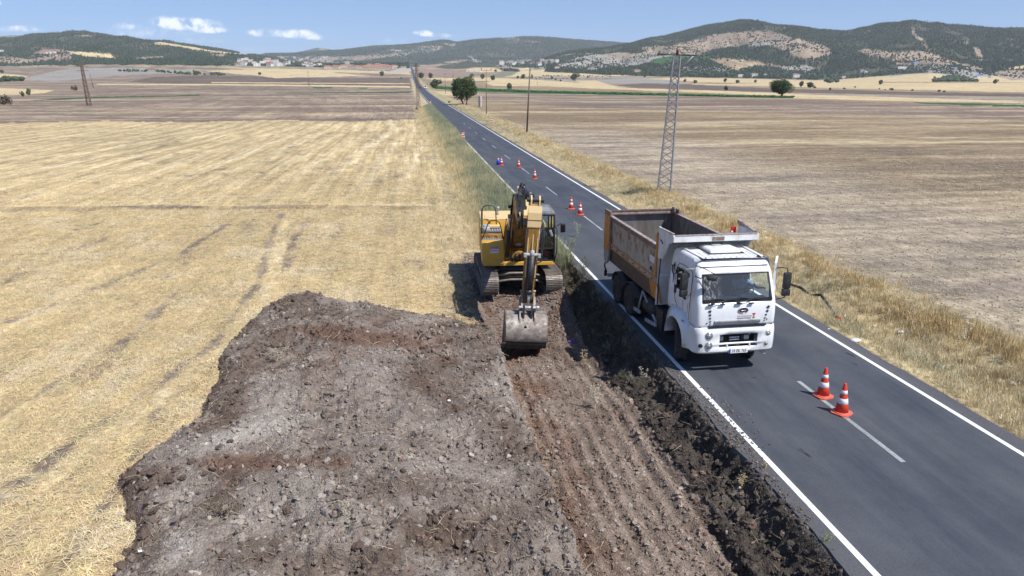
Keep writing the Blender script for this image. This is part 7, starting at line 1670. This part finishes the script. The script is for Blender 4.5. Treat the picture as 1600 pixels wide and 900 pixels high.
for i, (X, Y, zg, h, lb, c, nb, ln) in enumerate([(912, 432, -.1, .85, 'dark branching weed overhanging the white line behind the truck wheels', (.10, .12, .07), 7, .6), (890, 400, -.2, .9, 'grey-green weed beside the excavator cab', GW, 8, .7), (902, 372, -.2, .8, 'pale feathery weed rising over the white line beside the cab mirror', (.35, .37, .25), 5, .5), (1508, 545, -.1, 1.0, 'single tall white stalk in the right verge', (.6, .58, .52), 1, .05), (1005, 600, -.5, .5, 'two dry stalks standing on the trench bank below the truck', BW, 2, .3),
                                                   (930, 640, -.9, .7, 'dry grass stalks in the middle of the trench floor', BW, 6, .3), (910, 575, -.9, .6, 'thin dry stalks right of the bucket on the trench floor', DW, 4, .3), (1160, 745, -.4, .3, 'dry tuft on the shaded bank halfway along the near edge line', DW, 6, .6), (1290, 850, -.3, .22, 'small green and dry weed at the foot of the near asphalt edge', GW, 5, .8), (790, 300, -.3, .9, 'tall grey weed by the asphalt behind the excavator boom', GW, 7, .4), (1195, 735, -.3, .2, 'small dry tuft close under the broken asphalt edge', DW, 5, .6),
                                                   (1423, 500, -.1, .9, 'pale upright stalk in the right verge above the cones', BW, 2, .15), (1312, 460, 0, .8, 'pale stalk standing beside the end of the black hose', BW, 2, .15), (540, 800, .6, .25, 'dry weed clump lying on the heap', BW, 7, 1.2), (345, 805, .5, .35, 'dark root clump on the left slope of the heap', (.2, .15, .1), 8, 1.2), (430, 560, .6, .45, 'tangle of pale roots at the upper left of the heap', BW, 7, 1.3), (700, 560, .5, .25, 'thin straws lying near the right side of the heap', BW, 6, 1.3)]):
    weed(X, Y, zg, h, lb, c, 500 + i, nb, ln)
# ================================================================== TREES
def crown_mesh(seed, n, rx, rz, leaf, lumps=9, flat=.0):
    """leaf faces spread through a lumpy crown of unit size"""
    r = np.random.default_rng(seed); c = r.normal(0, 1, (lumps, 3)); c /= np.linalg.norm(c, axis=1)[:, None]; c *= r.uniform(.25, .62, (lumps, 1)); rad = r.uniform(.30, .52, lumps); c[:, 2] = c[:, 2] * .8 + .05
    P = []
    while sum(len(p) for p in P) < n:
        k = r.integers(0, lumps, n); d = r.normal(0, 1, (n, 3)); d /= np.linalg.norm(d, axis=1)[:, None]; p = c[k] + d * (rad[k] * r.uniform(.55, 1.08, n) ** .7)[:, None]; P.append(p)
    p = np.concatenate(P)[:n] * np.array([rx, rx, rz]); p[:, 2] -= p[:, 2].min() * 1.0; nn = len(p)
    u = r.normal(0, 1, (nn, 3)); u /= np.linalg.norm(u, axis=1)[:, None]; w = np.cross(u, r.normal(0, 1, (nn, 3))); w /= np.linalg.norm(w, axis=1)[:, None]; s = leaf * r.uniform(.6, 1.4, nn)[:, None]
    V = np.stack([p - u * s, p + w * s * .6, p + u * s, p - w * s * .6], 1).reshape(-1, 3); Fc = np.arange(nn * 4).reshape(-1, 4)
    return mesh_np('crown', V, Fc, False)
def leaf_mat(name, c, c2):
    m, N, L, b = nodes(name); b.inputs['Roughness'].default_value = .75; b.inputs['Specular IOR Level'].default_value = .2
    g = N.new('ShaderNodeNewGeometry').outputs['Position']; L.new(mixc(N, L, mrange(N, L, noise(N, L, g, 1.1, 5, .7), .35, .65), c, c2), b.inputs['Base Color']); return m
LEAFS = [leaf_mat('dark_leaves', (.050, .080, .032), (.085, .12, .052)), leaf_mat('grey_green_leaves', (.085, .105, .055), (.13, .15, .085)), leaf_mat('dry_shrub_twigs', (.15, .125, .09), (.10, .085, .06)), leaf_mat('olive_leaves', (.06, .085, .045), (.10, .12, .07))]
BARK = M('bark', (.10, .075, .055), (.16, .13, .10), 3, rough=.95)
def limb_mesh(seed, h, spread, r0, n=7, trunk=.35):
    r = random.Random(seed); b = MB(); t0 = Vector((0, 0, -.1)); t1 = Vector((r.uniform(-.1, .1), r.uniform(-.1, .1), h * trunk)); b.tube([t0, (t0 + t1) / 2, t1], r0, 9, r0 * .7)
    for k in range(n):
        a = 6.283 * k / n + r.uniform(-.3, .3); e = Vector((math.cos(a) * spread * r.uniform(.6, 1), math.sin(a) * spread * r.uniform(.6, 1), h * r.uniform(.65, .95))); m_ = t1.lerp(e, .5) + Vector((0, 0, h * .05)); b.tube([t1 - Vector((0, 0, .1)), m_, e], r0 * .45, 6, r0 * .1)
        for q in range(3):
            f = m_.lerp(e, r.random()) ; g = f + Vector((r.uniform(-1, 1), r.uniform(-1, 1), r.uniform(.1, .8))) * spread * .35; b.tube([f, g], r0 * .18, 5, r0 * .05)
    me = bpy.data.meshes.new('trunk'); b.bm.to_mesh(me); b.bm.free(); me.materials.append(BARK); return me
_cr = {}
def tree(X, Y, wpx, hpx, kind, lb, seed, big=False, shrub=False, group=None):
    x, y, z = on_land(X, Y); k = px_per_m((x, y, z)); w, h = wpx / k, hpx / k / cp
    t = empty('shrub' if shrub else 'tree', (x, y, z), random.Random(seed).uniform(0, 6), lb, 'shrub' if shrub else 'tree', group)
    key = (kind, seed % 4, big, shrub)
    if key not in _cr: me = crown_mesh(900 + seed % 4 + (50 if big else 0), 17000 if big else (420 if not shrub else 300), .5, .5, 0.019 if big else .07, 26 if big else 8); me.materials.append(LEAFS[kind]); _cr[key] = me
    c = bpy.data.objects.new('crown', _cr[key]); COL.objects.link(c); c.parent = t; tr = .0 if shrub else (.14 if big else .12)
    zz_ = max(v.co.z for v in _cr[key].vertices) if key + ('h',) not in _cr else _cr[key + ('h',)]; _cr[key + ('h',)] = zz_
    c.scale = (w * 1.12, w * 1.12, h * (1 - tr) / zz_); c.location = (0, 0, h * tr)
    tk = ('t', seed % 3, big)
    if not shrub or big:
        if tk not in _cr: _cr[tk] = limb_mesh(seed, 1., .34, .032 if big else .045, 8 if big else 5, .22)
        o = bpy.data.objects.new('trunk', _cr[tk]); COL.objects.link(o); o.parent = t; o.scale = (w, w, h)
        if big: o2 = bpy.data.objects.new('trunk', _cr[tk]); COL.objects.link(o2); o2.parent = t; o2.scale = (w * .7, w * .7, h * .9); o2.location = (w * .1, 0, 0); o2.rotation_euler = (0, 0, 2)
    return t
tree(725.5, 164, 43, 42, 0, 'large leafy dark green tree on the right verge beside the road', 1, True)
tree(1219.5, 151.5, 33, 26, 0, 'large round green tree alone at the edge of the right-hand fields', 2, True)
TREES = [(681, 139, 21, 15, 0, 0, 'dense dark green tree by the green crop, behind and left of the big roadside tree'), (658, 123, 13, 10, 0, 0, 'dark tree touching the right side of the far road'), (673, 123, 9, 10, 0, 0, 'round dark tree just right of the tree beside the far road'), (597, 119.5, 9, 8, 0, 0, 'dark round tree alone left of the far road, below the orange roofs'), (626.5, 123.5, 4, 2.6, 0, 1, 'tiny dark bush left of the far road'),
         (406, 117.5, 6, 5, 0, 0, 'small dark tree in the pale field left of centre'), (305, 118, 8, 9, 1, 0, 'grey-green tree at the right end of the young orchard row'), (9, 163.5, 22, 16, 2, 1, 'large bare brown shrub at the left edge of the photo'), (35.5, 152, 8.5, 9, 1, 0, 'small bushy tree left of its taller twin at the left edge'), (45.5, 149.5, 9.5, 12, 1, 0, 'taller of two small bushy trees at the left edge'), (117, 141.5, 12, 8, 2, 1, 'bare rounded shrub left of the rusty lattice mast'), (9.5, 121, 5, 3.5, 2, 1, 'small dry bush on the pale patch at the far left'),
         (3, 115, 8, 6, 0, 0, 'dark tree at the extreme left edge'), (754, 124, 8.5, 9, 0, 0, 'small dark tree with a visible trunk right of the big tree'), (770, 126, 9, 9, 0, 0, 'dark rounded tree on the pale slope left of the bare wooden pole'), (737, 121.5, 8, 6.5, 1, 0, 'pale green tree above the big roadside tree'), (774.5, 112.5, 7, 4, 0, 1, 'dark bush at the top of the vineyard rows'), (817.5, 123, 8.5, 7.5, 0, 0, 'dark tree directly left of the bare wooden pole'), (809, 123, 5.5, 5, 0, 0, 'smaller tree left of the tree by the bare wooden pole'),
         (795.5, 141, 9.5, 11, 1, 0, 'grey-green drooping tree in front of the pale field by the green crop'), (898, 126.5, 17, 12, 3, 0, 'wide olive-green tree in the middle of the right-hand plain'), (862.5, 124, 6, 5, 3, 0, 'small tree on the scrubby bank left of the wide olive tree'), (876, 127, 4, 3, 0, 1, 'low dark bush below the scrubby bank'), (831, 122, 3.5, 6, 0, 0, 'narrow dark tree right of the bare wooden pole'), (919, 122, 4.5, 3.5, 3, 1, 'bush at the left end of the dark hedge line'),
         (1070, 128.5, 6.5, 5, 3, 0, 'small round tree right of the lattice mast'), (1086, 130.5, 7, 6, 3, 0, 'round tree on the straw field right of the lattice mast'), (1007, 121, 6, 5, 0, 0, 'dark tree at the foot of the rocky hill left of the lattice mast'), (1133, 129, 7.5, 6.5, 0, 0, 'dark round tree on the straw field, first left of the large round tree'), (1152, 130, 7, 5.5, 3, 0, 'pale rounded tree on the straw field'), (1134.5, 142, 8, 8.5, 0, 0, 'round dark tree alone on the grey field'), (1180, 129.5, 5, 5, 0, 0, 'small dark tree above the large round tree'),
         (1252, 136.5, 10, 9.5, 0, 0, 'left of two dense trees right of the large round tree'), (1265.5, 137.5, 14, 9.5, 0, 0, 'right, broader one of two dense trees right of the large round tree'), (1273, 138, 5, 3.5, 0, 1, 'low bush at the foot of the broader dense tree'), (1375.5, 132.5, 8, 7.5, 0, 0, 'dark round tree in the right-hand straw field'), (1392.5, 141.5, 8, 4, 0, 1, 'dark wide bush on the right-hand straw field'), (1319, 139.5, 5, 2.8, 0, 1, 'low dark bush left in the right-hand straw field'), (1297, 141, 4.5, 4.5, 2, 1, 'brown bush on the field boundary'), (1336, 137, 4, 2.5, 1, 1, 'tiny bush in the right-hand straw field'),
         (1555, 131.5, 9.5, 7.5, 0, 0, 'dark tree near the right edge on the straw field'), (1425.5, 142, 4, 3, 2, 1, 'small brown bush in the straw field, left of a pair'), (1467, 143.5, 5.5, 3.6, 2, 1, 'left bush of a pair on the straw field'), (1475, 144, 5, 3, 0, 1, 'right bush of a pair on the straw field'), (1460, 124, 4.5, 4.5, 0, 0, 'small tree left of the planted mound'), (1383, 141, 3, 2, 2, 1, 'tiny bush left of the dark wide bush'), (1374, 139.5, 3, 2, 2, 1, 'tiny brown bush below the dark round tree'), (651, 172, 5, 4, 2, 1, 'brown brush around the foot of the verge mast'), (702, 161, 6, 3, 0, 1, 'low green bush at the asphalt left of the big tree')]
for i, (X, Y, w, h, kd, sh, lb) in enumerate(TREES): tree(X, Y, w, h, kd, lb, i + 10, False, bool(sh), 'trees and bushes scattered over the plain')

# ------------------------------------------------------------------ houses
HW = [M('white_wall', (.66, .64, .60), (.52, .50, .46), .5, rough=.9), M('cream_wall', (.52, .47, .38), (.42, .38, .31), .5, rough=.9), M('grey_wall', (.36, .35, .34), rough=.9)]
HR = [M('orange_roof', (.36, .15, .09), (.27, .12, .08), .6, rough=.85), M('dark_red_roof', (.20, .075, .055), rough=.85), M('pale_flat_roof', (.55, .54, .52), rough=.8), M('blue_roof', (.06, .20, .42), rough=.5), M('brown_roof', (.20, .15, .12), rough=.85)]
WINM = M('far_window', (.03, .035, .045), rough=.2)
_hm = {}; HPX = []
def house(X, Y, w, d, h, wall, roof, lb, rz, group, flat=False, win=3, name='house'):
    x, y, z = on_land(X, Y); w, d, h = w * 1.35, d * 1.3, h * 1.25; HPX.append((X, Y, w * px_per_m((x, y, z)) / 2)); t = empty(name, (x, y, z - .8), rz, lb, 'house', group)
    key = (w, d, h, wall, roof, flat, win)
    if key not in _hm:
        b = MB(); b.box((0, 0, h / 2), (w, d, h)); o1 = b.build('wall', HW[wall], t)
        b = MB(); e = .4
        if flat: b.box((0, 0, h + .12), (w + e, d + e, .25))
        else:
            rh = d * .22; V = [(-w / 2 - e, -d / 2 - e, h), (w / 2 + e, -d / 2 - e, h), (w / 2 + e, d / 2 + e, h), (-w / 2 - e, d / 2 + e, h), (-w / 2 + d * .35, 0, h + rh), (w / 2 - d * .35, 0, h + rh)]
            vs = [b.bm.verts.new(v) for v in V]
            for f in ((0, 1, 5, 4), (1, 2, 5), (2, 3, 4, 5), (3, 0, 4), (3, 2, 1, 0)): b.bm.faces.new([vs[i] for i in f])
        o2 = b.build('roof', HR[roof], t); ow = []
        fl = max(1, round(h / 3))
        for s in range(fl):
            for k in range(win):
                b = MB(); b.box((-w / 2 + w * (k + .5) / win, -d / 2 - .02, 1.6 + s * 3), (1.3, .08, 1.3)); q = b.build('window', WINM, t); ow.append(q)
        b = MB(); b.box((w * .2, -d / 2 - .03, 1.05), (1.0, .08, 2.1)); q = b.build('door', HR[4], t); ow.append(q)
        _hm[key] = [o.data for o in (o1, o2, *ow)], ['wall', 'roof'] + ['window'] * (len(ow) - 1) + ['door']
    else:
        for me, nm in zip(*_hm[key]):
            o = bpy.data.objects.new(nm, me); COL.objects.link(o); o.parent = t
def cluster(n, P, seed, types, lb, group):
    r = random.Random(seed); P = np.array(P, float); lo, hi = P.min(0), P.max(0); c = 0
    while c < n:
        X, Y = r.uniform(lo[0], hi[0]), r.uniform(lo[1], hi[1])
        if not in_poly(np.array([X]), np.array([Y]), P)[0]: continue
        w, d, h, wl, rf, fl = r.choice(types); house(X, Y, w, d, h, wl, rf, lb % (('white', 'cream', 'grey')[wl], ('an orange roof', 'a dark red roof', 'a flat roof', '', 'a brown roof')[rf]), r.uniform(-.5, .5), group, fl, 2); c += 1
TY = [(12, 9, 6, 0, 2, True), (11, 8, 6, 0, 0, False), (10, 8, 3.5, 1, 1, False), (13, 9, 7, 0, 2, True), (9, 8, 5, 2, 4, False), (12, 9, 6, 0, 1, False)]
cluster(46, [(362, 97), (395, 90), (430, 93), (480, 98), (500, 101), (500, 104), (420, 104), (365, 103)], 1, TY, 'small %s village house with %s at the foot of the left hill', 'houses of the left village')
cluster(16, [(440, 90), (470, 88), (520, 88), (520, 92), (470, 95), (445, 94)], 2, TY, 'small %s house with %s on the slope behind the left village', 'houses on the slope behind the left village')
cluster(20, [(795, 98), (830, 94), (870, 93), (876, 97), (845, 103), (800, 102)], 3, TY, '%s house with %s in the village right of the tall white block', 'houses of the right village')
cluster(7, [(60, 86), (75, 82), (102, 86), (98, 89), (66, 88)], 4, TY, '%s farmhouse with %s on the lower slope of the left hill', 'farmhouses on the left hill')
for i, (X, Y) in enumerate([(512, 107.6), (525, 106.8), (536, 105.6), (550, 107.2), (558.5, 107), (562, 107.6), (571.5, 106.4), (573, 109), (583.5, 105.4), (585, 109.4), (593, 106.8), (594, 110), (599, 104.4), (605, 105), (608.5, 107.4), (616, 105.4), (543, 104), (578, 103.6), (590, 103)]):
    house(X, Y, 15, 10, 5, 1, 0, 'low house with an orange tiled roof in the walled estate left of the far road', random.Random(i).uniform(-.3, .3), 'orange-roofed houses left of the far road', False, 3)
for X, Y, w, d, h, wl, rf, fl, lb in [(783.5, 101.5, 16, 14, 13, 0, 0, False, 'tall white block with a red roof on the slope above the pale fields'), (1155.5, 120, 12, 9, 6, 0, 2, True, 'white house half hidden by trees left of the large round tree'), (1178, 119.5, 16, 10, 6, 0, 4, False, 'white house with a wide pale roof above the straw field'), (1195, 118.5, 8, 7, 5, 0, 2, True, 'small white house between poplars above the large round tree'), (1243, 121, 19, 12, 7, 0, 4, False, 'large villa with a brown roof and white front above the two dense trees'), (1346, 113, 12, 9, 6, 2, 1, False, 'grey house at the edge of the wood right of the villa'), (1351.5, 114.5, 7, 7, 6, 0, 2, True, 'small white cube house beside the grey house'), (1317.5, 121.5, 11, 8, 4, 0, 2, True, 'low white house in the trees above the straw field'),
                                     (1408, 107, 24, 9, 5, 0, 2, True, 'long white building on the terraced slope'), (1429, 101.5, 11, 9, 6, 2, 3, False, 'grey building with a blue roof on the terraces'), (1452, 113, 13, 8, 4, 2, 4, False, 'dark low shed on the slope'), (1492, 108.5, 10, 7, 4, 2, 3, False, 'bright blue roofed shed on the pale slope'), (1520.5, 118.5, 9, 7, 4, 0, 2, True, 'white shed at the foot of the pale slope'), (1528, 121.5, 13, 9, 4, 0, 3, False, 'low building with a blue roof right of the planted mound'), (1548, 121.5, 7, 6, 3, 0, 2, True, 'small white hut near the gully at the right'), (995, 112.5, 15, 10, 5, 1, 1, False, 'farmhouse with a dark red roof at the foot of the rocky hill'), (925, 109, 24, 8, 4, 0, 4, False, 'long low barn at the foot of the rocky hill'), (740, 112, 30, 8, 3, 0, 2, True, 'long white greenhouse roof right of the far road'), (870, 107, 12, 9, 5, 0, 1, False, 'pale house below the right village, at the field edge'), (1, 81, 14, 9, 6, 0, 2, True, 'white house at the extreme left on the hill slope'), (238, 111.5, 12, 8, 4, 2, 1, False, 'small farmhouse behind the young orchard row'), (543, 102.5, 12, 11, 12, 1, 2, True, 'tall pale block behind the orange roofs')]:
    house(X, Y, w, d, h, wl, rf, lb, .1, None, fl, 3)

# ------------------------------------------------------------------ woods, scrub and orchards on the hills
IFOL = inst_mat('far_foliage', .9, .3, .15)
def blob_mesh(seed, n, tall=1.):
    bm = bmesh.new(); r = random.Random(seed)
    for k in range(n):
        vs = bmesh.ops.create_icosphere(bm, subdivisions=1, radius=r.uniform(.28, .42))['verts']; o = Vector((r.uniform(-.22, .22), r.uniform(-.22, .22), r.uniform(.25, .62) * tall))
        for v in vs: v.co *= r.uniform(.75, 1.2); v.co.z *= tall; v.co += o
    me = bpy.data.meshes.new('far_tree'); bm.to_mesh(me); bm.free(); return me
def pine_mesh(seed):
    bm = bmesh.new(); r = random.Random(seed)
    for k in range(3):
        vs = bmesh.ops.create_cone(bm, cap_ends=True, segments=7, radius1=.42 - .1 * k, radius2=.03, depth=.62)['verts']
        for v in vs: v.co.x *= r.uniform(.75, 1.2); v.co.y *= r.uniform(.75, 1.2); v.co.z += .35 + k * .27; v.co.x += r.uniform(-.05, .05)
    me = bpy.data.meshes.new('far_tree'); bm.to_mesh(me); bm.free(); return me
def build_woods():
    def cand(n, a0, a1, d0, d1):
        d = np.sqrt(rng.uniform(d0 ** 2, d1 ** 2, n)); X = rng.uniform(a0, a1, n); a = np.arctan((X - 800) / K); r = d / np.cos(a); x, y = r * np.sin(a + YAW), r * np.cos(a + YAW); z = far_z(x, y); cls, X_, Y_ = land(x, y, z); return x, y, z, cls, X_, Y_
    PR = lambda: [proto('far_tree_%d' % k, blob_mesh(k, 3), IFOL) for k in range(5)] + [proto('far_tree_%d' % k, pine_mesh(k), IFOL) for k in range(5, 8)]
    dens = {IDX['forest']: 1., IDX['bare']: .11, IDX['rock']: .42, IDX['village']: .30, IDX['green']: .8, IDX['pink']: .12, IDX['tan']: .02, IDX['orchard']: .5}
    for name, n, a0, a1, d0, d1, s0, s1, lb in (('hill_woods', 170000, 780, 1680, 2010, 3720, 3.4, 7.6, 'pine woods and scrub on the right-hand hills'), ('hill_woods', 90000, -80, 640, 2010, 3720, 3.6, 7.6, 'dark woods and scrub on the left-hand hill'), ('hill_woods', 90000, 380, 1000, 3900, 6800, 5, 11, 'woods on the middle hills')):
        x, y, z, cls, X, Y = cand(n, a0, a1, d0, d1); p = np.zeros(n)
        for c, v in dens.items(): p[cls == c] = v
        cl = fbm(x / 120, y / 120, 401, 4); cl2 = fbm(x / 260, y / 260, 402, 4)
        p = np.where(cls == IDX['forest'], np.clip(.95 - 1.2 * sst(cl, .22, .6), .12, 1), p * np.clip(1 + 2.6 * cl + 1.6 * cl2, .12, 6)); k = rng.random(n) < p
        for (hx, hy, hw_) in HPX: k &= ~((np.abs(X - hx) < hw_ + .6) & (Y > hy - .8) & (Y < hy + 2.6))
        x, y, z, cls, X, Y = (q[k] for q in (x, y, z, cls, X, Y)); m = len(x)
        s = rng.uniform(s0, s1, m); s = np.where(np.isin(cls, [IDX['bare'], IDX['rock']]), s * .8, s)
        pine = (cls == IDX['forest']) & (rng.random(m) < .7); pk = np.where(pine, rng.integers(5, 8, m), rng.integers(0, 5, m))
        C = np.array([.034, .052, .031]) * rng.uniform(.6, 1.55, (m, 1)) * (1 + .25 * cl2[k])[:, None]; C = mix(C, np.array([.09, .10, .05]), (rng.random((m, 1)) < .12) * .6)
        o = scatter(name, np.stack([x, y, z - .3], -1), np.stack([s, s, s * rng.uniform(.8, 1.3, m)], -1), np.stack([np.zeros(m), np.zeros(m), rng.uniform(0, 6.283, m)], -1), PR(), C, None, pk)
    # hedges, orchards and planted mound nearer by: each a strip of countless small trees
    def strip(name, pts, n, s, C, lb, wob=1.2, tall=1.):
        P = np.array(pts, float); L_ = np.r_[0, np.cumsum(np.hypot(*np.diff(P, axis=0).T))]; q = rng.uniform(0, L_[-1], n); X = np.interp(q, L_, P[:, 0]); Y = np.interp(q, L_, P[:, 1]) + rng.uniform(-wob, wob, n); Q = np.array([on_land(a, b) for a, b in zip(X, Y)])
        kk = np.ones(n, bool)
        for (hx, hy, hw_) in HPX: kk &= ~((np.abs(X - hx) < hw_ + 1) & (Y > hy - 1) & (Y < hy + 4.5))
        Q = Q[kk]; n = len(Q)
        scatter(name, Q, np.stack([s * rng.uniform(.6, 1.2, n)] * 3, -1) * np.array([1, 1, tall]), np.stack([np.zeros(n), np.zeros(n), rng.uniform(0, 6.283, n)], -1), [proto('small_tree_%d' % k, blob_mesh(20 + k, 3), IFOL) for k in range(4)], np.array(C) * rng.uniform(.7, 1.4, (n, 1)))
    strip('orchard', [(186, 111.5), (215, 112), (260, 114), (300, 116.5), (352, 118)], 90, 5.5, (.055, .085, .04), '', .9); strip('orchard', [(0, 127), (18, 127), (36, 126.5)], 40, 6, (.05, .075, .04), '', 1)
    strip('hedge', [(845, 119), (900, 118.6), (960, 120)], 60, 2.6, (.06, .075, .04), '', .7); strip('hedge', [(812, 122.5), (850, 123), (870, 125)], 22, 3, (.07, .08, .05), '', 1); strip('hedge', [(870, 122.5), (960, 123.5)], 40, 1.8, (.08, .085, .055), '', .5)
    strip('orchard', [(1062, 119), (1100, 118), (1160, 119.5), (1240, 121), (1300, 123)], 150, 9, (.045, .07, .04), '', 2.2, 1.3); strip('orchard', [(1290, 129), (1310, 127)], 26, 9, (.05, .08, .045), '', 3)
    n = 420; X = rng.uniform(1458, 1528, n); top = np.interp(X, [1458, 1472, 1490, 1500, 1528], [128, 123, 117, 118, 128]); Y = top + (128 - top) * rng.random(n); Q = np.array([on_land(a, b) for a, b in zip(X, Y)])
    scatter('planted_mound', Q, rng.uniform(3, 5.5, n), rnd_rot(n, 0), [proto('small_tree_%d' % k, blob_mesh(20 + k, 3), IFOL) for k in range(4)], np.array([.07, .095, .06]) * rng.uniform(.7, 1.4, (n, 1)))
    # green crop strip
    n = 2600; X = rng.uniform(676, 1240, n); Y = np.interp(X, [672, 740, 830, 1000, 1240], [136.5, 139.5, 143, 147, 152.3]) + rng.uniform(-1, 1, n); P = np.stack(ground_pt(X, Y + 6, 0.) if False else (X, Y), -1); Q = np.array([on_land(a, b) for a, b in P[:900]])
    scatter('green_crop', Q, np.stack([rng.uniform(2.5, 4, 900), rng.uniform(1.5, 3, 900), rng.uniform(.5, .85, 900)], -1), rnd_rot(900, 0), [proto('crop_%d' % k, blob_mesh(40 + k, 4), IFOL) for k in range(3)], np.array([.035, .095, .03]) * rng.uniform(.6, 1.4, (900, 1)))
build_woods()

# ================================================================== AIR
def build_haze():
    b = MB(); b.box((0, 0, 322), (39000, 39000, 648))
    m = bpy.data.materials.new('haze'); m.use_nodes = True; nt = m.node_tree; nt.nodes.clear()
    out = nt.nodes.new('ShaderNodeOutputMaterial'); v = nt.nodes.new('ShaderNodeVolumePrincipled')
    v.inputs['Color'].default_value = (.86, .93, 1, 1); v.inputs['Density'].default_value = HAZE; v.inputs['Anisotropy'].default_value = .0
    nt.links.new(v.outputs[0], out.inputs['Volume'])
    o = b.build('haze', m); o['kind'] = 'stuff'; o.display_type = 'WIRE'
HAZE = 6.5e-5
build_haze()
SC.cycles.volume_bounces = 0
